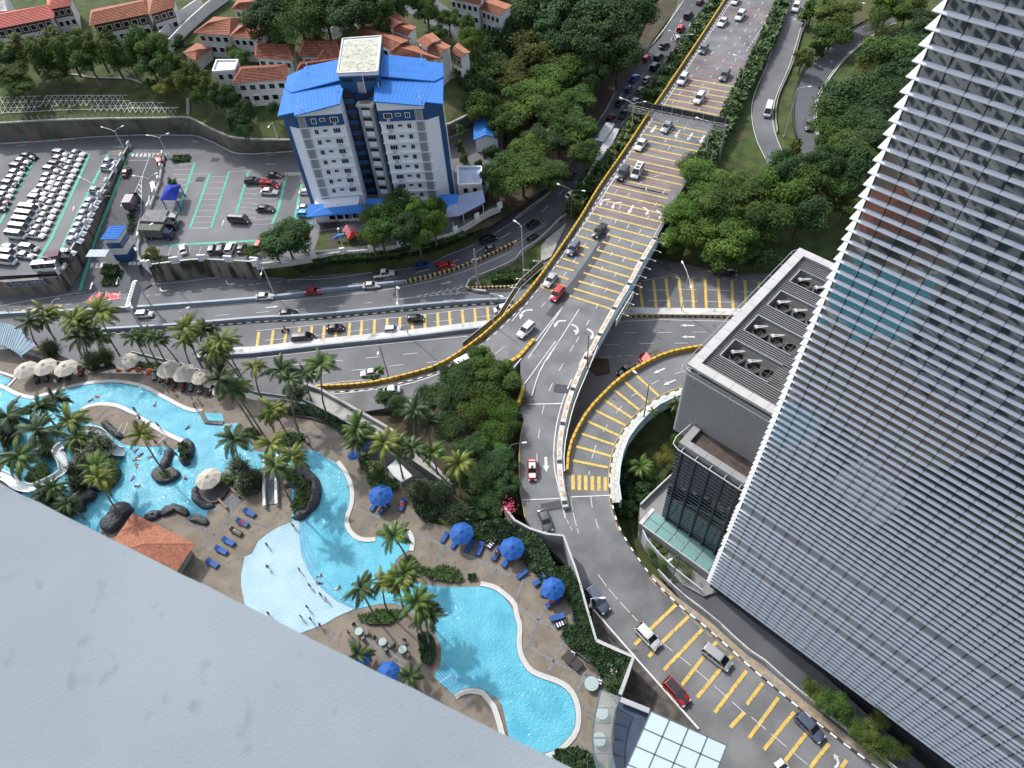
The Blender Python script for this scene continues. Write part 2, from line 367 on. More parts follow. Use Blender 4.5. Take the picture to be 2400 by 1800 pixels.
def arrow(a,b,z,kind='s',w=.32,dz=.06):
 A=W(a,z);B=W(b,z);d=(B-A);L=d.length;d.normalize();s=Vector((-d.y,d.x,0))
 hl=min(1.6,L*.4);hw=w*2.4
 if kind=='s':
  poly_mark('white',[A+s*w/2,A-s*w/2,B-d*hl-s*w/2,B-d*hl-s*hw/2,B,B-d*hl+s*hw/2,B-d*hl+s*w/2][::-1],dz)
 else:
  sg=1 if kind=='l' else-1
  tail=W(a,z);path=[]
  for k in range(7):
   t=k/6;path.append(tail.lerp(B,t)+s*sg*-L*.28*math.sin(math.pi*t))
  hd=(path[-1]-path[-2]).normalized();path[-1]=path[-1]-hd*hl*.6
  ribbon(MK['white'],path,w,dz);e=path[-1];q=Vector((-hd.y,hd.x,0))
  poly_mark('white',[e-q*hw/2,e+hd*hl,e+q*hw/2],dz+.005)
def arrows(s,z,kind='s',key='a12',w=.32):
 for t in s.split(';'):
  a,b=P(key,t.strip());arrow(a,b,z,kind,w)
line('white','a12','1950,-60 1870,50 1600,460 1310,910',7.0,.18)
line('white','a12','1225,1015 1010,1340 810,1650',7.0,.18)
line('white','b12','930,0 640,440 380,820 250,1000 0,1300',7.0,.18)
line('white','c5','2212,170 1900,300 1650,375 1300,430 1000,460',ZR,.18)
line('white','a12','2240,150 2040,530 1930,780 1805,1030',7.0,.18)
line('white','a12','1740,1150 1660,1290 1560,1470',7.0,.18)
line('white','b12','1380,320 1290,450 1215,590 1050,860',7.0,.14)
for s in('2080,-40 1960,180 1770,420 1590,600 1490,760 1300,990','2170,15 2055,210 1880,450 1740,640 1590,790 1550,860 1490,940 1300,1260',' 2260,70 2110,250 1980,420 1890,590 1740,720 1650,880 1600,970 1340,1300'):
 line('white','a12',s,7.0,.16,(1.6,3.2))
line('white','a12','2190,190 2100,330 2020,450',7.0,.22,(1.0,.8))
for s in('1155,10 980,95 840,260 770,400 690,560 630,640 480,860 400,980 310,1110 210,1230','1270,40 1095,115 940,300 900,430 860,510 760,650 680,770','1160,140 1140,250 1020,320 1010,470 945,575 880,690 800,810 720,940 650,1060','1320,170 1250,280 1190,380 1120,500 1060,610 990,725 920,850 850,975 770,1105 700,1240 620,1370 530,1520'):
 line('white','b12',s,7.0,.15,(1.5,3.6))
line('white','b12','450,1160 300,1390 140,1620',7.0,.2);line('white','b12','450,1160 200,1480',7.0,.2)
line('white','b12','578,1200 300,1640',7.0,.2)
line('white','c11','770,0 620,230 540,470',7.0,.2);line('white','c11','745,0 600,200 455,400',7.0,.2)
line('white','c11','1010,90 860,380 770,640 735,850 728,1000 740,1130 790,1350 830,1530',ZR,.2)
line('white','c11','905,30 800,210 720,360 660,510 625,640 598,830 583,1000 595,1240',ZR,.14,(2.0,3.2))
line('yellow','c11','465,720 435,880 430,1100 445,1300 480,1520',ZR,.12)
line('white','c11','305,45 100,200',ZR,.12)
line('patch','c11','735,395 870,410',ZR,2.2,smooth=0);line('white','c11','500,545 800,538',ZR,.25,smooth=0)
line('white','c11','455,1372 780,1358',ZR,.2,smooth=0);line('white','c11','880,1345 1210,1332',ZR,.2,smooth=0)
line('patch','c11','620,1430 790,1400',ZR,1.8,smooth=0)
line('patch','b12','830,545 700,760 560,960 430,1120 330,1260',7.0,2.0,dz=.03)
Y12='1510,680 1935,755;1485,725 1910,805;1395,765 1890,850;1370,808 1870,898;1335,855 1845,950;1305,900 1815,1003;1205,1050 1725,1155;1170,1100 1700,1205;1140,1160 1665,1265;1160,1215 1635,1315;1065,1260 1600,1370;1035,1310 1570,1430;1000,1370 1535,1490;965,1425 1500,1545;930,1480 1470,1600;895,1545 1370,1650'
bars('yellow','a12',Y12,7.0)
bars('yellow','b12','850,125 1345,243;810,190 1360,318;770,252 1325,380;725,310 1290,445;690,370 1250,512;645,435 755,465;830,480 1210,580;605,497 715,527;820,550 1170,650;560,560 710,605;780,615 1130,720;585,645 665,670;735,685 1095,785;580,715 625,735;695,750 1050,857;425,755 578,803;660,815 1015,922;380,822 535,865;620,883 970,990;390,905 490,940;575,955 930,1058;350,970 460,1002;535,1020 890,1125;250,1005 370,1045;497,1080 853,1195',7.0)
bars('red','a12','1960,30 2212,70;1870,60 2212,112;1840,97 2212,155;1820,140 2190,195;1600,460 2035,530;1570,505 2010,578;1540,550 1990,628;1510,600 1970,680;1510,655 1950,725;1500,705 1920,780;1440,745 1900,830;1385,788 1880,875;1350,830 1855,925;1320,878 1830,977;1130,1290 1590,1400;1015,1340 1550,1460;980,1398 1515,1518;950,1453 1480,1572;910,1512 1420,1625;870,1575 1350,1680',7.0,.4)
bars('red','b12','870,95 1365,213;830,158 1380,288;790,222 1345,345;750,280 1310,412;710,337 1270,475',7.0,.4)
arrows('1245,1088 1195,1155;1340,1090 1295,1170;1450,1125 1405,1193;1560,1150 1515,1218;1662,1172 1622,1245',7.0,'s','a12',.5)
arrows('850,250 765,300;950,275 870,325;180,1205 75,1270;465,1300 372,1345',7.0,'l','b12',.4)
arrows('1050,298 1000,380',7.0,'s','b12',.45);arrows('1130,318 1160,380;1245,345 1275,415;515,1330 555,1410;650,1370 685,1450',7.0,'r','b12',.4)
line('yellow','c11','1840,385 1640,470 1520,545 1400,665 1300,795 1240,930 1208,1080 1200,1250',ZR,.12)
line('yellow','c11','1400,290 1240,400 1100,540 1000,680 920,840 885,990 868,1130',ZR,.1)
bars('yellow','c11','1445,295 1635,470;1345,350 1540,525;1250,420 1465,590;1165,505 1400,660;1085,595 1345,725;1020,690 1290,815;968,798 1250,895;922,908 1222,992;893,1030 1195,1090',ZR,.5)
for t in((895,1),(950,2),(1005,3),(1062,4),(1118,5),(1175,6)):
 bars('yellow','c11','%d,%d %d,%d'%(t[0],1148+t[1]*4,t[0]+2,1285+t[1]),ZR,.62)
line('white','c11','1850,260 1770,285',ZR,.12,smooth=0)
for s in('1640,338 1575,372','1460,438 1400,478','1318,560 1268,618','1195,720 1155,787','1095,898 1058,1012','1037,1120 1034,1155','1050,1345 1062,1440','1090,1535 1115,1620'):line('white','c11',s,ZR,.13,smooth=0)
arrows('1690,235 1590,278;1780,335 1675,380',ZR,'s','c11',.35);arrows('660,1000 666,1130',ZR,'s','c11',.5)
line('yellow','c11','1205,1345 1225,1450 1290,1640',ZR,.1,(2,.4));line('white','c11','875,1345 900,1500 945,1659',ZR,.12,(2.5,.4))
line('white','d11','930,-10 1050,150 1270,390',ZR,.12,(2.2,.5));line('white','c11','840,1540 900,1659',ZR,.1,(.8,.5))
line('white','d11','885,292 1330,800 1795,1325',ZR,.22)
line('yellow','d11','1370,20 1480,130 1600,250 1830,455 2040,650 2212,775',ZR,.09,(1.5,.8))
bars('yellow','d11','1600,250 1375,465;1295,545 1245,595;1710,350 1480,575;1415,640 1365,700;1830,460 1495,815;1955,570 1905,620;1840,700 1650,945;2080,690 2060,720;2000,785 1785,1050;2212,820 1935,1180;2190,1180 2070,1310',ZR,.52)
bars('yellow','d17','140,925 0,1110;275,1050 20,1400;410,1175 150,1500;520,1355 330,1600;710,1450 545,1659;865,1590 800,1680',ZR,.5)
line('white','d11','1460,560 1700,750 2000,1010 2212,1200',ZR,.1,(2.4,.8));line('white','d17','40,1220 300,1440 560,1659',ZR,.1,(2.4,.8))
arrows('760,1659 760,1550',ZR,'l','d17',.35)
line('white','b6','270,945 600,935 1000,880 1400,820',0.05,.15);line('white','b6','1520,780 1700,715 1950,610 2212,450',ZS,.15);line('white','b6','0,920 240,935',0.05,.12)
line('white','b12','0,445 180,320 330,190',ZS,.15)
line('white','a12','730,1090 870,850 960,650 1080,530 1270,320 1400,130 1475,20',ZS,.16)
line('white','b6','265,1045 600,1012 850,980 1100,942 1350,890 1570,835 1830,740 2212,530',ZS,.13,(3,4.5),smooth=0)
line('white','b12','60,490 190,410 330,290 450,160',ZS,.13,(3,4.5));line('white','b12','0,625 290,445',ZS,.1);line('white','b12','0,670 230,500 500,375',ZS,.13)
line('white','a12','940,950 1010,820 1110,680 1170,590 1330,420 1440,210 1560,40',ZS,.13,(2.2,3.4));line('white','a12','940,1090 1110,820 1200,700 1330,510 1400,420 1590,130',ZS,.13,(2.2,3.4))
line('white','b0','1070,1290 1400,1255 1700,1220 2212,1165',0.05,.14,(1.2,1.2));line('white','b6','0,980 300,955',0.05,.14,(1.2,1.2))
line('white','b0','0,1355 300,1300 700,1240',0.05,.15);line('white','b0','1250,1170 1600,1145 1900,1105 2212,1100',0.05,.15)
line('white','b0','0,1405 350,1360 700,1330 1050,1285',0.05,.14,(1.4,1.6))
line('white','b0','0,1455 1100,1395 2212,1325',0.02,.12);line('white','b6','0,1140 700,1085 1300,1000 1750,890 2212,700',ZS,.12)
for s in('b0|930,1490 1240,1477 1480,1464 1700,1447 1920,1433 2180,1410','b6|0,1228 520,1188 750,1166 1000,1140'):k,q=s.split('|');line('white',k,q,0.02,.13,(3,5.2),smooth=0)
line('white','b0','930,1605 1500,1545 2212,1500',0.02,.14);line('white','b6','0,1305 1250,1200 1700,1150 2212,1130',0.02,.14)
line('white','b6','1150,1122 1500,1070 1820,1000',0.02,.12);line('white','b6','1150,1122 1800,1055 2212,1035',0.02,.12)
for k in range(7):
 x=1380+k*58;t=k/6
 line('white','b6','%d,%d %d,%d'%(x+52,1072-k*10-12*t*2,x,1090-k*7),0.02,.16,smooth=0);line('white','b6','%d,%d %d,%d'%(x,1090-k*7,x+55+20*t,1092-k*5+0),0.02,.16,smooth=0)
arrows('1600,980 1695,960;1620,1125 1725,1118;85,1185 200,1173;75,1262 190,1255',0.02,'s','b6',.3)
arrows('1385,1190 1445,1222;1955,1133 2020,1165',0.05,'l','b0',.35);arrows('445,1330 515,1290',.05,'r','b0',.3);arrows('1115,1150 1150,1185',.1,'r','b0',.3)
bars('yellow','b6','25,1395 5,1545;150,1380 130,1535;262,1400 240,1520;378,1355 355,1505;485,1345 465,1495;592,1340 578,1485;690,1390 688,1475;812,1315 800,1460;915,1300 905,1450;1025,1290 1020,1438;1135,1278 1130,1420;1245,1265 1240,1410;1348,1310 1355,1403;1458,1245 1462,1390;1570,1228 1575,1378;1670,1215 1682,1365;1782,1205 1793,1352;1890,1192 1900,1340;1998,1180 2012,1325',0.02,.62)
line('white','b6','80,1467 450,1435 670,1405 800,1390 1080,1362 1300,1335 1580,1302 1870,1272 2100,1245',.02,.12,(4.2,5),smooth=0)
line('white','b6','0,1385 600,1325 1300,1260 1900,1190 2060,1175',.02,.13)
line('white','b6','0,1620 1000,1510 1830,1432',.02,.15)
line('white','c5','680,208 930,180 1230,155 1480,130 1730,105 1960,80',.02,.13,(3,4.8),smooth=0);line('white','c5','870,285 1140,255 1340,240 1630,202 1960,175',.02,.13,(3,4.8),smooth=0)
line('white','c5','840,390 1100,350 1400,330',.02,.12);line('white','c5','1400,325 1620,305',.02,.12,(1.5,1))
line('white','b12','930,1305 1290,1288 1330,1290 1960,1305',.02,.15);line('white','b12','965,1402 2212,1390',.02,.12,(2.8,4.4),smooth=0);line('white','b12','800,1508 1200,1492 2212,1490',.02,.12,(2.8,4.4),smooth=0)
line('white','b12','760,1615 860,1608',.02,.12);line('white','b12','905,1603 1500,1580',.02,.12,(1.1,1.1))
line('white','b12','1170,1033 1340,1033',.02,.14,smooth=0)
for s in('1435,1028 1595,1028','1690,1030 1880,1037','1975,1043 2100,1052','1178,1123 1345,1123','1440,1125 1605,1128','1692,1132 1890,1138','1985,1145 2100,1150','940,1205 1200,1200'):line('white','b12',s,.02,.14,smooth=0)
line('white','b12','1110,955 1320,920',.02,.14,smooth=0);line('yellow','b12','1320,915 1500,880 1800,865 2212,890',.02,.12)
line('yellow','b12','1380,925 1700,932 2000,950 2212,965',.02,.14,(1.1,1.1))
bars('yellow','b12','1010,1120 1022,1205;1100,962 1130,1200;1222,945 1248,1200;1328,930 1360,1200;1440,930 1475,1200;1553,932 1570,1202;1668,938 1680,1205;1780,937 1798,1208;1898,950 1912,1215;2012,950 2020,1140;2132,962 2135,1070',.02,.62)
arrows('1575,1340 1455,1338;1580,1438 1462,1437;1560,1535 1470,1535',.02,'s','b12',.35)
for s in('200,-40 150,100 0,520','365,-40 320,110 190,550 75,820 40,990 60,1150 145,1360','900,170 700,275 500,415 340,575 255,740 220,930 235,1120 265,1255','1100,195 1000,235 720,440 560,615 445,790 400,930 405,1090 440,1250'):line('white','a18',s,5.08,.15)
line('white','a12','2212,540 2090,830 2070,1000 2110,1200 2190,1370',5.08,.15)
hp=wpts('b0','830,1225 1050,1180 1020,1300 735,1328',ZRamp);hp=[Vector((p.x,p.y,.03))for p in wpts('b0','850,1215 1050,1185 1022,1297 735,1327',.03)]
poly_mark('redb',hp[::-1]if False else hp,.03)
for s in('850,1213 1050,1183 1022,1297 735,1327 850,1213','855,1225 895,1225 795,1315','920,1225 960,1240 850,1300 870,1312','1050,1255 940,1240 900,1275 955,1303','1035,1268 955,1245'):line('white','b0',s,.07,.16,smooth=0)
line('patch','b0','620,1262 1040,1200 1240,1187',.05,.3,(1.2,.9));line('white','b0','620,1250 1240,1180',.05,.08,(1.2,.9));line('white','b0','625,1270 1240,1198',.05,.08,(1.2,.9))
bars('yellow','b0','520,1345 510,1385;300,1375 290,1398;205,1385 200,1402',.04,.8)
line('green','b0','1125,30 1000,330 830,760 690,1220',lambda x,y:ZRamp(x,y),.8,smooth=0)
for s,w in(('290,100 150,350 0,640',.8),('775,40 540,560 430,800 310,980',.8),('470,60 420,160',.6),('935,40 700,500 520,890',.8),('1685,115 1600,370 1530,560',.7),('1815,210 1640,690',.6),('1980,195 1825,680',.6),('2150,190 2040,560',.7),('1410,835 1440,830 2212,790',.7),('70,795 30,880',.7)):line('green','b0',s,ZL,w,smooth=0)
for s,w in(('260,60 190,340 140,460',.7),('395,120 335,420',.7)):line('green','b6',s,ZL,w,smooth=0)
for k in range(10):
 t=k/9;line('white','b0','%d,%d %d,%d'%(1530-140*t,130+400*t,1680-150*t,130+400*t),ZL,.1,smooth=0)
 line('white','b0','%d,%d %d,%d'%(1815-160*t,215+470*t,1650-10-0*t+330*(1-0)-150*t,215+470*t)if False else '%d,%d %d,%d'%(1820-170*t,240+440*t,1970-140*t,235+445*t),ZL,.08,smooth=0)
for k in range(9):
 t=k/8;line('white','b0','%d,%d %d,%d'%(2130-110*t,260+320*t,2212,270+320*t),ZL,.08,smooth=0);line('white','b6','%d,%d %d,%d'%(-30,110+45*k,220-9*k,115+43*k),ZL,.08,smooth=0)
line('white','b0','1640,215 1820,205',ZL,.1,smooth=0);line('white','b0','1975,195 2160,185',ZL,.1,smooth=0);line('white','b0','1635,690 1830,680',ZL,.1,smooth=0)
for x in(1460,1540,1630,1720):line('white','b0','%d,838 %d,930'%(x+20,x-10),ZL,.09,smooth=0)
line('white','b0','1110,95 1280,95',ZRamp,.12,smooth=0);line('white','b0','1290,70 1225,240 1220,560',ZRamp,.13,smooth=0)
line('white','b0','1225,240 1165,370',ZRamp,.13,smooth=0);line('white','b0','1215,560 1175,750',ZRamp,.12,smooth=0)
for k in range(5):line('white','b0','%d,%d %d,%d'%(1200-6*k,300+40*k,1222,330+42*k),ZRamp,.2,smooth=0)
line('white','b0','1130,32 1480,32',ZRamp,.1,smooth=0);line('white','b0','1130,68 1460,68',ZRamp,.1,smooth=0)
for k in range(9):bars('white','b0','%d,38 %d,62'%(1150+k*36,1144+k*36),ZRamp,.7)
for k in range(3):bars('white','b0','%d,985 %d,1020;%d,972 %d,1000'%(800+k*42,792+k*42,1130+k*36,1124+k*36),ZRamp,.8)
line('white','b0','780,985 920,975',ZRamp,.12,smooth=0);line('white','b0','770,1030 910,1018',ZRamp,.12,smooth=0)
arrows('1045,495 1062,430;630,530 640,490;780,1210 800,1145;1290,400 1285,470;1920,660 1935,610',lambda x,y:5.0 if x>350 or x<250 else ZRamp(x,y),'s','b0',.25)
arrows('975,1272 1070,1272;1000,1215 1080,1205;1650,1218 1720,1228;145,1262 230,1252',ZL,'s','a0',.22);arrows('165,1340 85,1340;165,1420 75,1420',ZL,'s','a6',.22)
for s in('300,1010 230,1030','945,20 940,35'):pass
for key,s in(('b0','1870,75 1850,110'),('b0','1740,240 1720,280'),('a0','900,1300 890,1335')):line('patch',key,s,ZL,2.2,smooth=0,dz=.03)
for k in range(6):line('yellow','b0','%d,%d %d,%d'%(940-k*22,(25,45,205,250,300,400)[k],1060-k*22,(15,35,205,245,300,405)[k]),ZL,.12,smooth=0)
for k,m in(('white',road_white),('yellow',road_yellow),('red',road_red),('redb',road_red2),('green',road_green),('patch',asph_patch)):
 tag(MK[k].build({'white':'road_lines','yellow':'yellow_road_bars','red':'red_road_bars','redb':'red_hatching','green':'green_parking_lines','patch':'asphalt_patches'}[k],m),kind='structure')
# ------------------------------------------------------------------ parapets, barriers, kerbs, walls
def chev_mesh(L,w,h,frac=.45,sk=.5):
 mb=MB();a=L*frac;s=L*sk*.5
 t=.012
 for y0,y1,z0,z1,k in((-w/2-t,-w/2,0,h+t,0),(w/2,w/2+t,0,h+t,0)):
  vs=[]
  for y in(y0,y1):
   vs+=[(-a/2,y,z0),(a/2,y,z0),(a/2+s,y,h/2),(a/2,y,z1),(-a/2,y,z1),(-a/2+s,y,h/2)]
  mb.add(vs,[(0,1,2,5),(5,2,3,4),(6,11,8,7),(11,10,9,8),(0,6,7,1),(3,9,10,4),(1,7,8,2),(2,8,9,3),(0,5,11,6),(5,4,10,11)])
 vs=[(x+d,y,z)for z in(h,h+t)for x,y,d in((-a/2,-w/2,0),(a/2,-w/2,0),(a/2+s,0,0),(a/2,w/2,0),(-a/2,w/2,0),(-a/2+s,0,0))]
 mb.add(vs,[(6,7,8,11),(11,8,9,10),(0,5,2,1),(5,4,3,2)])
 return mb.mesh('chevron')
def barrier(name,path,w,h,m,label,chev=None,drop=0.0,cat='barrier',step=3,group=None):
 path=resample(path,step);mb=MB();kerb(mb,path,w,h+drop,base=-drop)
 o=mb.build(name,m);tag(o,label,cat,group)
 if chev:
  L,mm,frac,h0=chev;me=chev_mesh(L,w,h-h0,frac);me.materials.append(mm);T=arclen(path)[-1];n=int(T/L)
  for k in range(min(n,300)):
   p,d=at_len(path,L*(k+.5));c=link('chevron',me,o,p+Vector((0,0,h0)),math.atan2(d.y,d.x))
   c.rotation_euler=(0,-math.asin(max(-1,min(1,d.z))),math.atan2(d.y,d.x))
 return o
flw=[W(p,ZR)for p in FLY_L]
flA=catmull(flw,3)
barrier('parapet',flA,.36,1.0,par_yellow,'long yellow parapet with black chevrons along the left edge of the flyover',(1.35,par_black,.13,.3),drop=.9)
gut=MB();kerb(gut,resample(sides(flA,.75),3),.9,.12);gk=gut.build('drain_kerb',conc_d);tag(gk,'dark stained drain kerb inside the yellow flyover parapet','kerb')
kp=resample(sides(flA,1.25),1.0)
kb=MB()
for k in range(0,len(kp)-1,2):kb.beam(kp[k]+Vector((0,0,.07)),kp[k+1]+Vector((0,0,.07)),.16,.16)
tag(kb.build('kerb_blocks',white_p,gk),kind='stuff')
inner=wpts('b12','10,1640 60,1600 190,1470',ZR,0);
barrier('parapet',wpts('c11','235,268 300,225 430,150 560,0',6.6),.7,.9,par_yellow,'short yellow nose barrier with chevrons where the flyover splits in two',(1.3,par_black,.13,.3),drop=1.2)
barrier('parapet',wpts('c11','470,415 440,480 425,560',6.8),.5,1.1,par_yellow,'yellow crash block standing at the split beside the palm trees',None,drop=.6)
barrier('guard_rail',wpts('c11','300,320 370,260 452,165',6.5),.18,.7,metal_w,'weathered steel rail under the split of the flyover',None)
capp=[W(p,ZR)for p in FLY_R[9:]]
cp_=catmull(capp,3)
pr=barrier('parapet',cp_,.95,.9,conc_l,'pale capped concrete parapet with orange tiles along the right edge of the flyover',None,drop=1.6)
tm=MB();tm.box(-.75,.75,-.22,.22,.9,.925);tme=tm.mesh('tile');tme.materials.append(mat('orange_tile',(.52,.3,.17),.7,var=.25,vscale=3,stain=((.4,.35,.3),2,.5,.6)))
bk=MB();bk.box(-.35,.35,-.42,.42,.905,.96);bke=bk.mesh('joint_cover');bke.materials.append(par_black)
T=arclen(cp_)[-1];k=0
while k*1.95<T-1:
 p,d=at_len(cp_,k*1.95+.6);rz=math.atan2(d.y,d.x)
 link('joint_cover' if k%4==0 else 'cap_tile',bke if k%4==0 else tme,pr,p,rz);k+=1
lwm=mat('light_blue_panel',(.42,.55,.62),.5,var=.1,vscale=.4)
side=MB();kerb(side,resample(sides(cp_,.62),3),.1,2.1,base=-1.5);side.build('side_panel',lwm,pr)
sgn=MB();q=[W(p,7.0)for p in P('b12','1010,1050 860,1300')]
qs=sides(q,.95);kerb(sgn,qs,.12,1.9,base=-1.2);sb=sgn.build('sign_board',white_p);tag(sb,'long white board with dark lettering hung on the outside of the flyover','sign')
def text_obj(s,size,mat_,parent,origin,xdir,ydir,name='lettering',ext=.01,bold=0.0):
 cu=bpy.data.curves.new(name,'FONT');cu.body=s;cu.size=size;cu.extrude=ext;cu.offset=bold;cu.align_x='CENTER';cu.align_y='CENTER';cu.resolution_u=2
 o=bpy.data.objects.new(name+'_tmp',cu);C.objects.link(o);bpy.context.view_layer.update()
 me=bpy.data.meshes.new_from_object(o.evaluated_get(bpy.context.evaluated_depsgraph_get()));C.objects.unlink(o);bpy.data.objects.remove(o)
 X=Vector(xdir).normalized();Y=Vector(ydir).normalized();Z=X.cross(Y).normalized();Y=Z.cross(X)
 M=Matrix(((X.x,Y.x,Z.x,origin[0]),(X.y,Y.y,Z.y,origin[1]),(X.z,Y.z,Z.z,origin[2]),(0,0,0,1)));me.transform(M);me.materials.clear();me.materials.append(mat_)
 return link(name,me,parent)
dk=mat('dark_letter',(.03,.03,.035),.6)
d_=(qs[1]-qs[0]).normalized();out_=Vector((-d_.y,d_.x,0))if(Vector((-d_.y,d_.x,0))).dot(Vector((1,-1,0)))>0 else Vector((d_.y,-d_.x,0))
gm=MB();Lq=(qs[1]-qs[0]).length
for k in range(26):
 if k in(7,8,16):continue
 c=qs[0]+d_*(1+(Lq-2)*k/25)+out_*.075+Vector((0,0,-.15));hh=.42
 for s_ in(-.16,.16):
  if random.random()<.8:gm.beam(c+d_*s_-Vector((0,0,hh)),c+d_*s_+Vector((0,0,hh)),.07,.02)
 for zz in(-hh,0,hh):
  if random.random()<.6:gm.beam(c-d_*.16+Vector((0,0,zz)),c+d_*.16+Vector((0,0,zz)),.02,.07)
tag(gm.build('lettering',dk,sb),kind='stuff')
def arm_lamp(p,d,L,z0,label,group):
 o=empty('sign_lamp',p,math.atan2(d.y,d.x),label,'lamp',group)
 mb=MB();mb.tube([(0,0,z0),(L*.5,0,z0+.25),(L,0,z0+.1)],.045,5);mb.build('arm',metal_w,o)
 mb=MB();mb.box(L-.15,L+.3,-.14,.14,z0,z0+.12);mb.build('lamp_head',metal_g,o);return o
pts=P('b12','1290,560 1240,632 1210,705 1165,780 1120,850 1082,925 1045,1005 1010,1065 975,1155 925,1250')
for k,p in enumerate(pts):
 a=W(p,7.2);arm_lamp(a,out_,1.7,.6,'small sign lamp on an arm over the pale flyover parapet, %s from the top'%ORD[k],'sign lamps along the flyover parapet')
pts=P('b12','180,890 120,965 75,1040 265,810')
for k,p in enumerate(pts):arm_lamp(W(p,7.2),Vector((-.9,.3,0)),1.9,.6,['second from the bottom','lower','lowest','topmost'][k]+' sign lamp on an arm left of the yellow parapet','sign lamps left of the flyover')
bp_=wpts('b6','1790,1520 2100,1270',6.2)+wpts('b12','60,990 270,800',6.9)
fr=empty('billboard_frame',bp_[0],0,'long grey steel frame hung outside the left edge of the flyover','frame');org=bp_[0]
rel=[p-org for p in resample(bp_,2.6)]
for nm,z0 in(('rail',.2),('rail',1.3),('rail',-1.0)):
 mb=MB();mb.tube([p+Vector((0,0,z0))for p in rel],.07,5);mb.build(nm,metal_g,fr)
for p in rel:
 mb=MB();mb.beam(p+Vector((0,0,-1)),p+Vector((0,0,1.3)),.09);mb.build('post',metal_g,fr)
mb=MB();kerb(mb,rel,.05,1.9,base=-.8);mb.build('panel',mat('dark_grey_panel',(.07,.075,.07),.6,var=.2,vscale=.5),fr)
barrier('parapet',catmull([W(p,ZR)for p in LOOP_O],3),.45,1.0,par_yellow,'curved yellow parapet with black chevrons on the outside of the loop ramp',(1.25,par_black,.13,.3),drop=2.0)
LI=catmull([W(p,ZR)for p in LOOP_I[:9]],3);LI2=sides(LI,.9 if True else 0)
sg=1 if(sides(LI,1)[10]-W((1300,1150),5)).length>(LI[10]-W((1300,1150),5)).length else-1
fw=MB();kerb(fw,sides(LI,sg*.85),1.3,.18,base=0);fwo=fw.build('footpath',mat('paving_pale',(.46,.45,.41),.85,var=.15,vscale=2,stain=((.3,.28,.25),1.5,.55,.7)));tag(fwo,'pale curved footpath slabs round the inside of the loop ramp','footpath')
stud=MB();stud.box(-.13,.13,-.13,.13,.18,.2);sm_=stud.mesh('stud');sm_.materials.append(mat('stud_grey',(.33,.32,.3),.8))
pth=sides(LI,sg*.85);T=arclen(pth)[-1]
for k in range(int(T/.9)):
 p,d=at_len(pth,k*.9+.4);link('stud',sm_,fwo,p,math.atan2(d.y,d.x))
barrier('parapet',sides(LI,sg*1.62),.25,1.0,lwm,'light grey-blue railing wall outside the curved footpath',None,drop=1.8)
kb=MB();LK=resample(sides(catmull([W(p,ZR)for p in LOOP_I],3),sg*.12),1.0)
m1=MB();kerb(m1,LK,.22,.16);ko=m1.build('kerb',mat('kerb_dark',(.045,.042,.036),.9,var=.3,vscale=2));tag(ko,'black and white painted kerb along the inside of the loop ramp and road','kerb')
wb=MB();wb.box(-.5,.5,-.12,.12,.15,.175);wme=wb.mesh('white_block');wme.materials.append(white_p)
for k in range(0,len(LK)-1,2):
 p=(LK[k]+LK[k+1])/2;d=LK[k+1]-LK[k];link('kerb_block',wme,ko,p,math.atan2(d.y,d.x))
barrier('pipe_rail',catmull(wpts('c11','1110,40 1010,290 915,520 850,760 820,950 822,1130 850,1130 862,1050',lambda x,y:ZR(x,y)+.7),3),.16,.16,metal_w,'grey pipe running beside the capped parapet down to its hooked end',None)
Zb=lambda x,y:0.0
barrier('barrier',catmull(wpts('b0','-80,1447 0,1440 600,1410 1050,1390 2212,1305',0)+wpts('b6','600,1050 1000,1005 1285,975',0),3),.55,.95,blue_rail,'long smooth blue-grey barrier between the two left carriageways',None)
barrier('barrier',catmull(wpts('b6','1290,975 1700,872 2000,750 2212,650',ZS)+wpts('b12','40,630',ZS),3),.5,.95,mat('chevron_tan',(.52,.4,.2),.7,var=.2,vscale=1),'tan barrier with bold black chevrons curving beside the red car',(1.15,par_black,.5,.08))
bb=barrier('barrier',catmull(wpts('b0','900,1572 1500,1535 2212,1475',0)+wpts('b6','500,1265 1300,1190 1900,1140 2212,1128',0),3),.5,1.0,blue_rail,'blue-grey barrier wall above the yellow striped underpass lane',None)
kp=resample(sides(catmull(wpts('b0','900,1572 1500,1535 2212,1475',0)+wpts('b6','500,1265 1300,1190 1900,1140 2100,1130',0),3),-.75 if True else.75),1.0)
m1=MB();kerb(m1,kp,.3,.2);ko=m1.build('kerb',par_black);tag(ko,'black and grey block kerb under the blue-grey barrier wall','kerb')
m2=MB()
for k in range(0,len(kp)-1,2):m2.beam(kp[k]+Vector((0,0,.11)),kp[k+1]+Vector((0,0,.11)),.34,.24)
tag(m2.build('kerb_blocks',conc,ko),kind='stuff')
med=catmull(wpts('b6','-500,1600 -200,1570 0,1560 600,1490 1300,1420 1700,1370 2000,1335',0),3)
barrier('median',med,1.5,.75,conc_l,'wide flaking white concrete median left of the flyover',None)
barrier('barrier',sides(med,-1.1),.4,.9,blue_rail,'dark grey rail wall on the near side of the white median',None)
barrier('median',wpts('b12','930,1225 1350,1232 1970,1238',0),1.9,.7,conc_l,'cracked white concrete median right of the flyover',None)
barrier('kerb',wpts('b12','920,1268 1400,1258 1900,1272',0),.3,.3,par_yellow,'yellow and black kerb at the foot of the cracked white median',(1.2,par_black,.5,.05))
barrier('kerb',catmull(wpts('b6','1990,1048 1840,1030 1815,1000 1850,945',.3),2),.35,.5,conc_l,'white rounded kerb at the tip of the grass island',None)
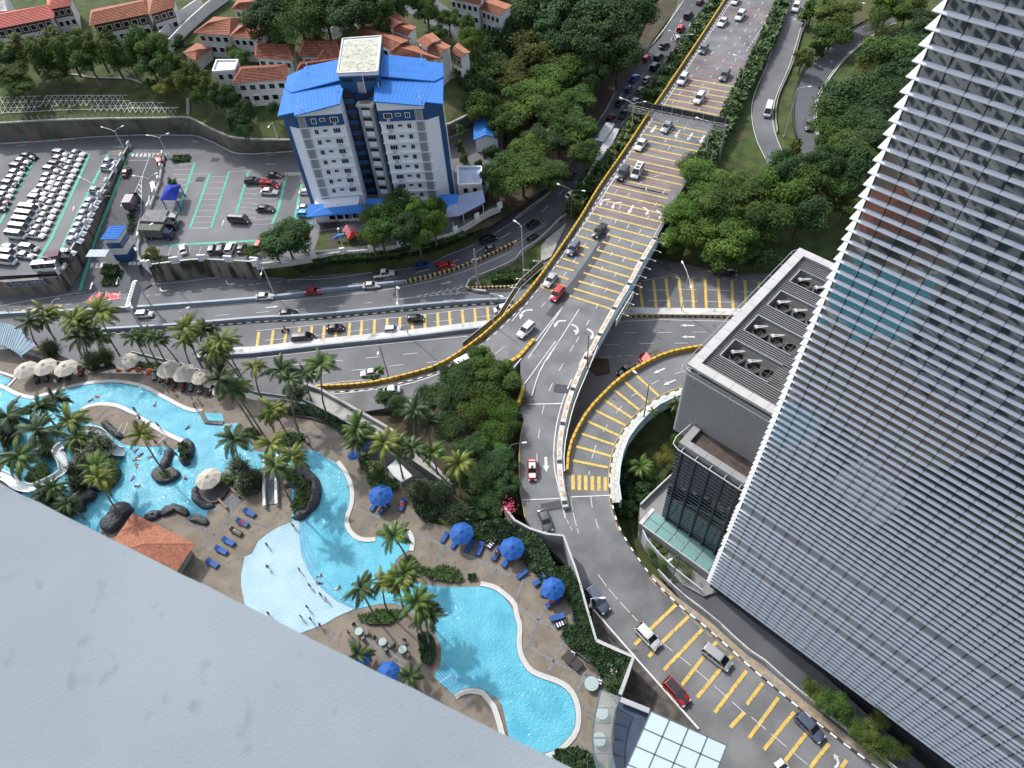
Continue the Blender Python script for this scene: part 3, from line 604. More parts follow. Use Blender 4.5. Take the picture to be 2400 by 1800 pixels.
barrier('kerb',wpts('b6','1835,1025 2212,1015',.3)+wpts('b12','110,985',.3),.35,.75,mat('chevron_tan',(.5,.38,.2)),'tan and black chevron kerb on the near edge of the grass island',(.9,par_black,.5,.05))
barrier('guard_rail',catmull(wpts('b6','1860,945 2212,800',.3)+wpts('b12','90,700 250,590 420,420 500,375',.5),3),.15,.75,metal_w,'white steel guard rail along the top of the grass island',None)
barrier('guard_rail',catmull(wpts('b12','0,440 180,300 330,190',ZS)+[W(p,ZS)for p in P('a12','430,1500 570,1340')],3),.12,.6,conc,'low kerb wall on the outside of the dark curving road',None)
barrier('kerb',catmull(wpts('a12','730,1080 880,830 960,640 1090,510 1280,300 1420,100 1480,10',ZS),3),.5,.2,conc,'pale kerb along the forest side of the busy dark road',None)
pv=field('pavement',P('a12','740,1075 860,830 900,720 1010,560 1070,500 1150,460 1290,300 1420,60 1440,-40 1475,-20 1415,120 1280,310 1085,530 970,660 880,840'),lambda x,y:ZS(x,y)+.16,conc_d,step=40,thick=.3)
field('pavement',P('b12','1230,760 1370,800 1500,790 1800,770 2212,800 2212,885 1950,865 1650,858 1430,890 1330,850'),.18,mat('paving_dark',(.13,.125,.115),.9,var=.2,vscale=.5),thick=.3)
field('dirt_patch',P('c11','1080,140 1200,150 1220,280 1100,300 1040,250'),.04,earth_m)
barrier('guard_rail',catmull(wpts('a18','385,-40 335,120 210,560 95,820 62,1000 78,1150',5.1),3),.15,.75,conc,'rusty guard rail along the right side of the side road',None)
barrier('guard_rail',catmull(wpts('a18','890,165 690,270 490,400 325,575 240,760 212,925 222,1115 262,1260',5.1),3),.15,.7,par_black,'dark guard rail on the outside of the curved road',None)
barrier('kerb',catmull(wpts('a18','1110,205 1000,245 730,450 575,620 460,800 415,940 425,1100 450,1255',5.1),3),.3,.25,conc_l,'pale kerb on the inside of the curved road under the big dark tree',None)
# ------------------------------------------------------------------ police station walls, fences and sign
fence_g=mat('fence_green',(.05,.16,.14),.6)
def wall_post(o,p,w,h,d):
 mb=MB();mb.box(-w/2,w/2,-.17,.17,0,h);c=mb.build('pillar',white_p,o,loc=p);c.rotation_euler=(0,0,math.atan2(d.y,d.x));return c
def fence_wall(path,z_low,label,posts,wall_m,h=.7,base=2.0,post_w=.5,rail=True,ph=1.8):
 path=resample(path,3);mb=MB();kerb(mb,path,.3,h+base,base=-base);o=mb.build('boundary_wall',wall_m);tag(o,label,'wall')
 T=arclen(path)[-1]
 for k in range(posts+1):
  p,d=at_len(path,T*k/posts*.999);wall_post(o,p,post_w,ph,d)
 if rail:
  for z in(h+.3,h+.6,h+.9):
   mb=MB();mb.tube([p+Vector((0,0,z))for p in path],.035,4);mb.build('rail',fence_g,o)
 cp=MB();kerb(cp,path,.42,.1,base=h);cp.build('coping',conc_l,o)
 return o
fence_wall(wpts('b0','1125,-15 1000,200 860,440 730,720 520,1065',ZL),0,'white and streaked wall with tall pillars left of the sloping exit road',9,conc_stain,h=.9,base=4.8,post_w=1.6)
fence_wall(wpts('b0','1420,70 1380,300 1275,580 1185,880 1230,985 1280,1012',ZL),0,'pale pillared fence wall on the right of the sloping exit road',8,white_p,h=.6,base=2.5,post_w=1.2)
fence_wall(catmull(wpts('b0','1280,1012 1500,985 1750,962 2212,985',ZL),3),0,'streaked dark retaining wall with white pillars under the car park edge',4,conc_stain,h=.5,base=4.9,post_w=2.0)
fence_wall(catmull(wpts('b6','0,825 300,790 580,742 760,718 1080,692 1330,640 1560,590 1720,545 1970,385 2110,325',ZL),3),0,'white pillared garden fence wall beside the playground and blue tower',9,conc_l,h=.6,base=1.0,post_w=1.3)
sw=wpts('b0','-250,1262 70,1262 610,1222',0)
o=MB();kerb(o,sw,.5,4.6);swo=o.build('sign_wall',conc_stain);tag(swo,'streaked concrete corner wall carrying the police headquarters sign','wall')
s0=W(P('b0','140,1262')[0],0);s1=W(P('b0','470,1238')[0],0);dS=(s1-s0).normalized();nS=Vector((dS.y,-dS.x,0));Ls=(s1-s0).length
mb=MB();c=(s0+s1)/2+nS*.3+Vector((0,0,3.75));mb.obox(c,(dS,nS,(0,0,1)),(Ls*.52,.05,.95));sp=mb.build('sign_panel',mat('sign_panel',(.3,.34,.4),.5),swo)
text_obj('IBU PEJABAT POLIS',.98,dk,sp,c+nS*.07+dS*1.0+Vector((0,0,.42)),dS,(0,0,1),bold=.02)
text_obj('DAERAH BRICKFIELDS',.98,dk,sp,c+nS*.07+dS*1.0+Vector((0,0,-.45)),dS,(0,0,1),bold=.02)
mb=MB();e=c-dS*(Ls*.43)+nS*.06
for k,(r,t)in enumerate(((.62,0),(.4,.01))):pass
mb.add([e+dS*(.55*math.cos(a))+Vector((0,0,.7*math.sin(a)))+nS*.03 for a in[2*math.pi*q/14 for q in range(14)]],[tuple(range(14))]);mb.build('emblem',mat('emblem_navy',(.05,.06,.16),.5),sp)
mb=MB();mb.add([e+dS*(.25*math.cos(a))+Vector((0,0,.35*math.sin(a)+.1))+nS*.045 for a in[2*math.pi*q/10 for q in range(10)]],[tuple(range(10))]);mb.build('emblem',mat('emblem_red',(.5,.08,.06),.5),sp)
# ------------------------------------------------------------------ street lamps
lamp_n=[0]
def lamp(key,base,top,heads,z,label,group='street lamps beside the roads',r=.11,cat='street lamp',dark=False,globe=False):
 b=P(key,base)[0];t=P(key,top)[0];B=W(b,z);h=zat(t,B)-B.z
 h=max(3.0,min(h,16));o=empty('street_lamp',B,0,label,cat,group);mm=mat('pole_dark',(.12,.125,.13),.5)if dark else metal_w
 mb=MB();mb.tube([(0,0,0),(0,0,h)],[r*1.25,r*.7],7);mb.build('pole',mm,o)
 mb=MB();mb.box(-.22,.22,-.22,.22,0,.25);mb.build('base',conc,o)
 for hp_ in P(key,heads)if heads else[]:
  q=W(hp_,B.z+h+.25)-B;d=Vector((q.x,q.y,0));L=min(d.length,4.5)
  if L<.15:L=.3;d=Vector((.7,-.7,0))
  d.normalize();mb=MB();mb.tube([Vector((0,0,h-.1)),d*L*.3+Vector((0,0,h+.22)),d*L+Vector((0,0,h+.3))],.05,5);mb.build('arm',mm,o)
  e_=d*L+Vector((0,0,h+.3));s=Vector((-d.y,d.x,0));mb=MB()
  if globe:mb.lathe([(0,-.3),(.22,-.2),(.32,0),(.22,.2),(0,.3)],e_,10)
  else:
   vs=[]
   for t_,w_,z_ in((-.35,.08,.03),(0,.2,.1),(.35,.2,.1),(.6,.08,.02)):
    vs+=[e_+d*t_-s*w_+Vector((0,0,-.04)),e_+d*t_+s*w_+Vector((0,0,-.04)),e_+d*t_+s*w_*.6+Vector((0,0,z_)),e_+d*t_-s*w_*.6+Vector((0,0,z_))]
   fs=[(3,2,1,0),(12,13,14,15)]
   for k in range(3):fs+=[(4*k+q,4*k+(q+1)%4,4*k+4+(q+1)%4,4*k+4+q)for q in range(4)]
   mb.add(vs,fs)
  mb.build('lamp_head',mat('lamp_white',(.75,.77,.78),.35),o)
 return o
LAMPS=[('b6','480,905','375,640','335,655',.1,'street lamp leaning arm at the foot of the hedge bank below the playground tree'),('b6','165,1085','55,840','45,890',0,'street lamp beside the lower wall left of the white pickup'),('b6','1565,740','1535,455','1555,488',.1,'street lamp on the bank below the clump of trees by the blue tower'),('b6','1318,1430','1225,1010','1222,1190 1213,1003',0,'thin double lamp rising from the white median left of the flyover'),('c5','1520,325','1435,35','1423,100',0,'dark lamp pole beside the lowest carriageway near the lone palm'),('b6','2055,1350','2028,1060','2115,1085',6.5,'lamp on the left edge of the flyover above the sign frame'),('b12','105,960','88,480','30,440',.3,'tall lamp on the grass island by the hedge'),('b12','512,480','512,170','405,120 615,175',ZS,'double-armed lamp in the hedge beside the white car on the dark road'),('b12','1460,1225','1495,900','1475,797 1545,1000',0,'double-armed white lamp on the cracked median right of the flyover'),('c11','1018,230','1030,-55','930,-85',7.9,'dark lamp on the capped parapet with its arm over the curved arrows'),('a12','1432,470','1447,300','1365,268 1550,298',4,'double-armed lamp in the hedge near the top of the busy road'),('a12','1025,1200','1022,895','945,848 1145,880',2.5,'double-armed lamp just left of the big sign gantry'),('a12','1670,1330','1700,1060','1605,1020',7.2,'lamp on the right edge of the flyover in front of the gantry'),('a12','1985,700','2012,520','1925,477',7.2,'lamp on the right edge of the flyover above the red bars'),('a18','305,270','322,180','235,168',5.1,'lamp between the side road and the grass near the white sedan'),('a18','140,1180','272,765','355,750',5,'tall lamp on the grass strip between the two right-hand roads'),('a18','380,460','405,362','455,365',5,'lamp among the bushes left of the curved road'),('a18','690,130','775,20','825,28',5,'lamp at the top right beyond the curved road'),('a0','1075,1290','985,1135','885,1100 1055,1093',5,'double-armed car park lamp in front of the retaining wall, left of the other'),('a0','1465,1375','1382,1185','1278,1170 1445,1157',5,'double-armed car park lamp beside the planted corner bed'),('b0','880,440','805,285','690,240',5,'lamp beside the patrol car row reaching left'),('b0','1365,410','1275,250','1160,230 1345,212',5,'double-armed lamp over the exit road by the blue-roofed pavilion'),('b0','1390,1005','1245,700','1305,650',5,'tall lamp leaning beside the dark green lorries'),('b0','520,1060','435,945','310,915',5,'lamp in the corner behind the police sign wall'),('b0','1115,1250','1030,1105','1010,1155',.1,'lamp at the clipped hedge of the entrance island'),('a6','185,1190','140,1060','112,1093',11.6,'lamp on top of the retaining wall left of the blue tower'),('l','245,1530','298,1312','238,1365',4.4,'dark lamp in front of the bushes by the glass podium'),('c11','372,1000','366,895','470,877',5.5,'lamp with a pale head among the dark palms beside the taxi'),('c11','1505,670','1552,370','1435,270',6.6,'dark lamp on the inside of the loop ramp'),('b0','90,1425','0,1315','-25,1330',0,'lamp pole at the far left of the highway'),('b0','1605,1480','1618,1385','1618,1372',0,'short white lamp on the highway barrier above the palms')]
for L_ in LAMPS:lamp(*L_[:4],L_[4],L_[5],dark='dark' in L_[5])
lamp('d11','862,262','900,215','960,190',8.0,'single lamp with a pale oval head on the pool deck wall over the grey-blue car')
lamp('b6','760,690','715,520','712,505',5,'lamp with a round white globe beside the playground',globe=True)
B=W(P('b6','1920,985')[0],.3);h=zat(P('b6','1860,680')[0],B)-.3
o=empty('utility_mast',B,0,'thick grey mast standing at the tip of the grass island','mast');mb=MB();mb.tube([(0,0,0),(0,0,h*.75),(0,0,h)],[.32,.24,.1],8);mb.build('pole',metal_g,o);mb=MB();mb.lathe([(.6,0),(.6,.6),(.35,.8)],n=10);mb.build('base',conc,o)
mb=MB();mb.beam((-.8,0,h*.72),(.8,0,h*.72),.12);mb.build('crossarm',metal_g,o)
# ------------------------------------------------------------------ sign gantries
def truss(mb,a,b,hgt,wid,n,r=.07):
 a=Vector(a);b=Vector(b);d=(b-a).normalized();s=Vector((-d.y,d.x,0))*wid/2;u=Vector((0,0,hgt));Q=[]
 for k in range(n+1):
  p=a.lerp(b,k/n);Q.append((p-s,p+s,p+s+u,p-s+u))
 for k in range(n):
  for q in range(4):
   mb.beam(Q[k][q],Q[k+1][q],r*1.4);
   q2=(q+1)%4;mb.beam(Q[k][q],Q[k+1][q2]if k%2 else Q[k+1][q2],r*.8)
  for q in range(4):mb.beam(Q[k][q],Q[k][(q+1)%4],r)
B0=W(P('a12','1005,1020')[0],4.0);B1=W(P('a12','1783,1415')[0],5.0);zt=14.5
o=empty('sign_gantry',B0,0,'long grey truss gantry with a dark sign board spanning the flyover','gantry')
T0=Vector((0,0,zt-4));T1=B1-B0;T1.z=zt-4.0
z1=zat(P('a12','1835,1085')[0],B1);z0=zat(P('a12','1012,915')[0],B0);T0.z=z0-4-1.3;T1.z=z1-4-1.3
mb=MB();truss(mb,T0,T1,1.3,1.2,16);mb.build('truss',metal_g,o)
for nm,b,t in(('post',Vector((0,0,0)),T0),('post',B1-B0,T1)):
 mb=MB();mb.tube([b,Vector((b.x,b.y,t.z+1.5))],.28,8);mb.build(nm,metal_g,o)
d=(T1-T0).normalized();n_=Vector((-d.y,d.x,0));n_=n_ if n_.y>0 else-n_
mb=MB();mb.obox(T0.lerp(T1,.55)+n_*1.0+Vector((0,0,1.5)),(d,n_,(0,0,1)),((T1-T0).length*.44,.08,1.15));sbd=mb.build('sign_board',mat('sign_back',(.025,.027,.03),.6,var=.3,vscale=.6),o)
for k in range(9):
 p=T0.lerp(T1,.13+.84*k/8)+n_*.88+Vector((0,0,1.5));mb=MB();mb.beam(p-Vector((0,0,1.2)),p+Vector((0,0,1.2)),.1);mb.build('bracket',metal_g,sbd)
B0=W(P('b0','1300,1345')[0],0);B1=W(P('b0','1240,1560')[0],0)
o=empty('sign_gantry',B0,0,'grey gantry with a narrow board over the highway beside the palms','gantry');z0=zat(P('b0','1178,1140')[0],B0);z1=zat(P('b0','1095,1350')[0],B1);zt=(z0+z1)/2
for b in(Vector((0,0,0)),B1-B0):mb=MB();mb.tube([b,b+Vector((0,0,zt))],.26,8);mb.build('post',metal_w,o)
mb=MB();truss(mb,(0,0,zt-1.0),B1-B0+Vector((0,0,zt-1.0)),1.0,.9,9);mb.build('truss',metal_g,o)
d=(B1-B0).normalized();n_=Vector((-d.y,d.x,0));n_=n_ if n_.x>0 else-n_
mb=MB();mb.obox((B1-B0)/2+Vector((0,0,zt-.6))+n_*.7,(d,n_,(0,0,1)),((B1-B0).length*.42,.06,1.3));mb.build('sign_board',mat('sign_back_grey',(.3,.31,.32),.6),o)
# ------------------------------------------------------------------ hotel behind the camera, its ledge
led_m=mat('ledge_render',(.21,.247,.278),.95,var=.09,vscale=1.6,bump=.26,bscale=150,stain=((.15,.177,.2),16,.6,.8),detail=9)
E0=Vector((-1.37169,1.06926,0));E1=Vector((0.05654,0.28743,0));ed=(E1-E0).normalized();en=Vector((-ed.y,ed.x,0));en=en if en.y>0 else-en
o=empty('hotel_tower',(0,0,8),0,'pale hotel tower whose blue-grey rendered ledge fills the lower left','building')
mb=MB();a=E0-ed*14;b=E1+ed*16;ce=(a+b)/2-en*.45
gx=[];NX=400
top=[];bot=[]
Lx=(b-a).length
for k in range(NX+1):
 p=a+ed*(Lx*k/NX);w=noise.noise(Vector((k*Lx/NX*9,3,1)))*.004;top.append(p+en*w)
vs=[]
for p in top:vs+=[Vector((p.x,p.y,105.4)),Vector((p.x,p.y,105.1)),Vector((p.x,p.y,105.4))-en*2,Vector((p.x,p.y,105.4))-en*4.25]
fs=[]
for k in range(NX):q=4*k;fs+=[(q,q+4,q+5,q+1),(q+2,q+6,q+4,q),(q+3,q+7,q+6,q+2)]
mb.add(vs,fs);mb.build('ledge',led_m,o)
HW=mat('hotel_wall',(.34,.38,.4),.8,var=.06,vscale=.3)
hc=(E0+E1)/2;hx=ed;wall_off=-4.2
mb=MB();mb.obox(hc-en*(-(wall_off))-en*7.5+Vector((0,0,47)),(hx,en,(0,0,1)),(13,7.5,63.5));mb.build('wall',HW,o)
gl=MB();lg=MB()
for fl in range(38):
 z=8+3.25*fl-8+.3
 for k in range(7):
  s=-12+24*(k+.5)/7;c=hc+hx*s+en*(wall_off+.02)+Vector((0,0,z+1.2-16+8));(gl.obox if abs(c.z-105.4)>3.2 else(lambda*a:0))(c,(hx,en,(0,0,1)),(.95,.03,.75))
 lg.obox(hc+en*(wall_off+.2)+Vector((0,0,z-8)),(hx,en,(0,0,1)),(13,.22,.16))if abs(z-8-105.4)>3.2 else None
mb=MB();mb.box(-115,-14,-32,-18,0,88);mb.build('wing_wall',HW,o)
for fl in range(25):
 lg.box(-115,-14,-18.02,-17.7,fl*3.4+2.6,fl*3.4+2.8)
 for k in range(22):gl.box(-112+k*4.5,-109+k*4.5+(k%3==0)*.8,-18.05,-17.96,fl*3.4+.7,fl*3.4+2.3)
tag(gl.build('window',mat('hotel_glass',(.02,.04,.05),.15),o),kind='stuff');tag(lg.build('sill_band',HW,o),kind='stuff')
# ------------------------------------------------------------------ glass tower with sun-shade fins
t_=Vector((math.cos(R_(46.7)),-math.sin(R_(46.7)),0));n1=Vector((-t_.y,t_.x,0));n1=n1 if n1.dot(Vector((-1,-1,0)))>0 else-n1
back=-n1;n2=-t_
tip=Vector((27.66,44.12,0));D=.3;D2=.62;cor=tip-n1*D-n2*D2
PIT=1.072;Z0=6.0;NR=106;BAY=1.58;NB=44;LT=BAY*NB;LS=26
tw=empty('glass_tower',(cor.x,cor.y,0),0,'tall glass office tower striped with silver horizontal sun-shade fins','tower')
rel=lambda p:p-cor
alum=mat('aluminium_fin',(.6,.64,.7),.35,metal=.15,var=.05,vscale=.8);sill=mat('fin_sill_grey',(.3,.33,.37),.45,metal=.1)
alw=mat('fin_end_white',(.45,.46,.46),.4)
skip={}
def fin_mesh():
 prof=[(0,.2),(.16,.18),(1,.02),(1,-.04),(0,-.1)]
 mb=MB();vs=[]
 for st in range(3):
  for d,z in prof:
   if st==0:p=t_*LT+n1*d*D
   elif st==1:p=n1*d*D+n2*d*D2
   else:p=back*LS+n2*d*D2
   vs.append((p.x,p.y,z))
 fs=[]
 for st in range(2):
  for q in range(5):
   a=st*5+q;b=st*5+(q+1)%5;fs.append((a,b,b+5,a+5))
 mb.add(vs,fs);mb.m=[1,0,0,1,1,2,2,2,1,1]
 return mb.mesh('fin')
fm=fin_mesh();[fm.materials.append(x)for x in(alum,sill,alw)]
wide={11:1,15:1,23:1}
for r in range(NR):
 if r in wide:continue
 link('fin',fm,tw,(0,0,Z0+PIT*r))
glm=mat('tower_glass',(.035,.045,.055),.025,spec=.7,ior=2.15)
glb=mat('tower_glass_light',(.27,.3,.34),.12,spec=.7,ior=1.7)
rng=random.Random(3);stuff=MB();stuffb=MB();npane=0
for r in range(NR-1,-1,-1):
 for b in range(NB):
  z0=Z0+PIT*r+.2;z1=Z0+PIT*(r+1)-.08
  if r in wide:z0-=.35
  if(r+1)in wide:z1+=.3
  x0=b*BAY+.03;x1=(b+1)*BAY-.03;tl=[rng.uniform(-.006,.006)for _ in range(4)]
  P4=[t_*x0+n1*(.02+tl[0])+Vector((0,0,z0)),t_*x1+n1*(.02+tl[1])+Vector((0,0,z0)),t_*x1+n1*(.02+tl[2])+Vector((0,0,z1)),t_*x0+n1*(.02+tl[3])+Vector((0,0,z1))]
  light=r in wide or(r+1)in wide
  if 66<r<88 and b<16 and npane<300:
   mb=MB();mb.add(P4+[p-n1*.05 for p in P4],[(3,2,1,0),(4,5,6,7),(0,1,5,4),(1,2,6,5),(2,3,7,6),(3,0,4,7)]);mb.build('pane',glm,tw);npane+=1
  else:(stuffb if light else stuff).add(P4,[(3,2,1,0)])
tag(stuff.build('glazing',glm,tw),kind='stuff');tag(stuffb.build('spandrel_glazing',glb,tw),kind='stuff')
mull=mat('mullion',(.045,.05,.06),.5,metal=.3);Ht=Z0+PIT*NR
for b in range(NB+1):
 mb=MB();mb.obox(t_*(b*BAY)+n1*.07+Vector((0,0,(Z0+Ht)/2)),(t_,n1,(0,0,1)),(.025,.07,(Ht-Z0)/2));mb.build('mullion',mull,tw)
jt=MB()
for r in range(NR):
 if r in wide:continue
 for b in range(1,NB):
  jt.add([t_*(b*BAY-.016)+n1*.05+Vector((0,0,Z0+PIT*r+.2)),t_*(b*BAY+.016)+n1*.05+Vector((0,0,Z0+PIT*r+.2)),t_*(b*BAY+.016)+n1*(D+.008)+Vector((0,0,Z0+PIT*r+.028)),t_*(b*BAY-.016)+n1*(D+.008)+Vector((0,0,Z0+PIT*r+.028))],[(0,1,2,3)])
tag(jt.build('fin_joint',mull,tw),kind='stuff')
core=mat('tower_core',(.03,.035,.04),.6)
mb=MB();c0=-n2*.1+back*.1
mb.prism([(p.x,p.y)for p in(-n2*.08+back*.08,t_*LT+back*.08,t_*LT+back*LS,-n2*.08+back*LS)],0,Ht-.1);mb.build('core',core,tw)
mb=MB();mb.prism([(p.x,p.y)for p in(n2*0+back*.1,t_*LT*.0-n2*.05+back*.1,-n2*.05+back*LS,back*LS)][::-1],Z0,Ht-.3);mb.build('side_glazing',glm,tw)
# ------------------------------------------------------------------ louvred annex beside it
Bc=W((1577.8,1005.5),24.0);ZR_=39.3;ZT=27.4;u=Vector((.695,-.719,0)).normalized();v=-Vector((-u.y,u.x,0));v=v if v.dot(Vector((1,1,0)))>0 else-v
far=W((1886.3,585.3),ZR_);LA=(far-Vector((Bc.x,Bc.y,ZR_))).dot(v);LB=22
an=empty('plant_building',(Bc.x,Bc.y,0),0,'dark louvred plant building with an open slatted roof beside the glass tower','building')
dark=mat('annex_dark',(.1,.1,.1),.8);lvm=mat('louvre_grey',(.4,.4,.405),.5,metal=.3);rfw=mat('roof_panel_white',(.42,.42,.42),.55,var=.05,vscale=.6,stain=((.3,.3,.3),.4,.55,.8))
def abox(mb,a0,a1,b0,b1,z0,z1):
 c=v*(a0+a1)/2+u*(b0+b1)/2+Vector((0,0,(z0+z1)/2));return mb.obox(c,(v,u,(0,0,1)),(abs(a1-a0)/2,abs(b1-b0)/2,abs(z1-z0)/2))
mb=MB();abox(mb,.15,LA-.15,.15,LB,24.1,37.2);mb.build('wall',dark,an)
lv=MB();abox(lv,-.02,.14,.0,LB,0,.16);l1=lv.mesh('louvre_blade');l1.materials.append(lvm);lv=MB();abox(lv,0,LA,-.02,.12,0,.16);l2=lv.mesh('louvre_blade');l2.materials.append(lvm)
nz=int((38.4-24)/.36)
for k in range(nz):link('louvre_blade',l1,an,(0,0,24+k*.36));link('louvre_blade',l2,an,(0,0,24+k*.36))
PW=1.35
for k in range(14):
 a0=LA*k/14;mb=MB();abox(mb,a0+.02,a0+LA/14-.02,0,PW,38.9,ZR_);mb.build('roof_panel',rfw,an)
for k in range(8):
 b0=PW+(LB-PW)*k/8;mb=MB();abox(mb,0,PW,b0+.02,b0+(LB-PW)/8-.02,38.9,ZR_);mb.build('roof_panel',rfw,an)
 mb=MB();abox(mb,LA-PW,LA,b0+.02,b0+(LB-PW)/8-.02,38.9,ZR_);mb.build('roof_panel',rfw,an)
slm=mat('roof_slat',(.26,.26,.26),.5,metal=.3)
opens=[(.11,.25),(.33,.47),(.56,.70),(.79,.91)]
npl=74
for k in range(npl):
 a=PW+.15+(LA-2*PW-.3)*k/(npl-1);f=1-0;ff=(a-PW)/(LA-2*PW);hole=any(o0<ff<o1 for o0,o1 in opens)
 mb=MB()
 if hole:abox(mb,a,a+.09,PW,PW+1.0,38.5,38.75);mb.build('roof_slat',slm,an);mb=MB();abox(mb,a,a+.09,PW+7.9,LB,38.3,38.5)
 else:abox(mb,a,a+.1,PW,LB,38.5,38.78)
 mb.build('roof_slat',slm,an)
for o0,o1 in opens:
 a0=PW+(LA-2*PW)*o0;a1=PW+(LA-2*PW)*o1
 for q in(a0,a1):mb=MB();abox(mb,q-.06,q+.06,PW+.9,PW+8.2,38.4,38.95);mb.build('opening_frame',metal_g,an)
 mb=MB();abox(mb,a0,a1,PW+.9,PW+1.05,37.3,38.95);mb.build('opening_frame',metal_g,an)
 for w in(2.6,5.2,7.4):
  am=(a0+a1)/2;cc=v*am+u*(PW+w)
  mb=MB();mb.lathe([(1.15,37.3),(1.15,38.05),(1.02,38.05),(1.02,37.3)],cc,20);fan=mb.build('cooling_fan',mat('fan_dark',(.05,.05,.05),.6),an)
  mb=MB();mb.lathe([(.99,38.0),(.99,38.1),(.9,38.1)],cc,20)
  mb.beam(cc+u*1+Vector((0,0,38.06)),cc-u*1+Vector((0,0,38.06)),.05);mb.beam(cc+v*1+Vector((0,0,38.06)),cc-v*1+Vector((0,0,38.06)),.05);mb.build('fan_guard',mat('guard_dark',(.12,.12,.12),.6),fan)
  if w<6:mb=MB();p0=cc-u*.9+v*.2+Vector((0,0,38.5));p1=p0+u*1.3+v*1.0;mb.beam(p0,p1,.14);mb.beam(p0+u*.35-v*.2,p1+u*.1,.14);mb.beam(p0-u*.1,p0+u*.45-v*.25,.4,.25);mb.build('fan_arm',rfw,an)
hr=ZR_-.9;ru=MB();ru.tube([u*LB-v*.75+Vector((0,0,hr)),-v*.75+u*.2+Vector((0,0,hr)),-v*.55-u*.45+Vector((0,0,hr)),v*.3-u*.75+Vector((0,0,hr)),v*(LA-.4)-u*.75+Vector((0,0,hr)),v*(LA+.4)-u*.4+Vector((0,0,hr)),v*(LA+.75)+u*.4+Vector((0,0,hr)),v*(LA+.75)+u*LB+Vector((0,0,hr))],.06,6);rr=ru.build('roof_rail',metal_g,an)
for k in range(10):mb=MB();p=v*(1+(LA-2)*k/9)+Vector((0,0,hr));mb.beam(p-u*.78,p+u*.02,.06);mb.build('rail_bracket',metal_g,rr)
G0=W((1591,1038),ZT+.5)-Vector((Bc.x,Bc.y,0));gu,gv=G0.dot(u),G0.dot(v)
mb=MB();abox(mb,gv+.2,0,gu+.2,LB,3,ZT);mb.build('wall',dark,an)
mb=MB();abox(mb,gv+1.1,.2,gu+1.1,LB,ZT,ZT+.06);mb.build('terrace_floor',mat('terrace_brown',(.075,.06,.052),.9,var=.25,vscale=.8,stain=((.12,.105,.095),.7,.55,.75)),an)
tp=mat('terrace_coping',(.26,.265,.27),.6,var=.06,vscale=.6)
for k in range(9):mb=MB();b0=gu+(LB-gu)*k/9;abox(mb,gv,gv+1.1,b0+.02,b0+(LB-gu)/9-.02,ZT-.2,ZT+.75);mb.build('coping_panel',tp,an)
mb=MB();abox(mb,gv+1.12,1.0,gu,gu+1.1,ZT-.2,ZT+.72);mb.build('coping_panel',tp,an)
gm2=mat('annex_glass',(.012,.024,.038),.05,spec=.7,ior=1.55)
fm2=mat('glass_fin_blue',(.07,.09,.12),.4,metal=.4);zz=3.6
rows=26
for r in range(rows):
 for c_ in range(7):
  z0=zz+(ZT-.3-zz)*r/rows;z1=zz+(ZT-.3-zz)*(r+1)/rows-.07;b0=gu+2.3*c_;mb=MB();abox(mb,gv,gv+.06,b0+.03,b0+2.27,z0,z1)
  mb.build('pane',gm2,an)
 mb=MB();abox(mb,gv-.03,gv+.1,gu,LB,z1,z1+.07);mb.build('transom',metal_g,an)
 mb=MB();abox(mb,gv,0,gu-.02,gu+.06,z0,z1);mb.build('pane',gm2,an)
for c_ in range(8):mb=MB();abox(mb,gv-.45,gv+.02,gu+2.3*c_+.9-.09,gu+2.3*c_+.9+.09,zz,ZT+.3);mb.build('glass_fin',fm2,an)
ru=MB();zt_=ZT+.35;ru.tube([u*LB+v*(gv-.9)+Vector((0,0,zt_)),u*(gu+.5)+v*(gv-.9)+Vector((0,0,zt_)),u*(gu-.6)+v*(gv-.5)+Vector((0,0,zt_)),u*(gu-.9)+v*(gv+.8)+Vector((0,0,zt_)),u*(gu-.5)+v*(gv+4.5)+Vector((0,0,zt_))],.08,6);tr_=ru.build('terrace_rail',metal_w,an)
for k in range(6):mb=MB();q=u*(gu+1+2.3*k)+Vector((0,0,zt_));mb.beam(q+v*(gv-.9),q+v*(gv+.4),.08);mb.build('rail_bracket',metal_w,tr_)
cb=an
mb=MB();abox(mb,gv-3.6,gv-.1,gu-2.0,LB,3.7,6.2);mb.build('podium',conc,an)
cg=mat('canopy_glass',(.16,.3,.29),.12,spec=.6)
for k in range(7):
 for q in range(2):mb=MB();abox(mb,gv-3.4+1.65*q,gv-3.4+1.65*q+1.5,gu-1.3+2.5*k,gu-1.3+2.5*k+2.3,6.25,6.32);mb.build('canopy_pane',cg,an)
mb=MB();abox(mb,gv-3.6,gv-3.45,gu-1.8,LB,6.2,6.4);abox(mb,gv-3.6,gv,gu-2.0,gu-1.4,6.2,6.45);mb.build('canopy_frame',conc_l,an)
pod=wpts('l','-10,1000 200,740 250,700 190,1060 90,1160 240,1290 500,1560 640,1720 760,1900',4.2)
field('podium_terrace',P('l','0,960 240,720 330,720 900,1500 500,1650 330,1560 100,1290 0,1130'),4.3,mat('terrace_grey',(.2,.2,.205),.8,var=.08,vscale=.4),thick=4)
barrier('railing',wpts('l','0,955 110,845 250,715',4.3),.2,1.0,conc_l,'white railing wall of the terrace by the glass podium',None,drop=2)
barrier('railing',catmull(wpts('l','0,1110 60,1240 240,1430 480,1620',4.3),3),.15,1.0,metal_w,'curved steel railing at the outer edge of the grey terrace',None,drop=3)
field('forecourt',P('l','480,1560 640,1500 900,1700')+P('d17','500,700 1700,1800 1200,1760 800,1430 450,1120 150,870')+P('d11','2212,730 1860,400 1640,200 1540,60'),lambda x,y:ZR(x,y)+.02,asph_dark,thick=2)
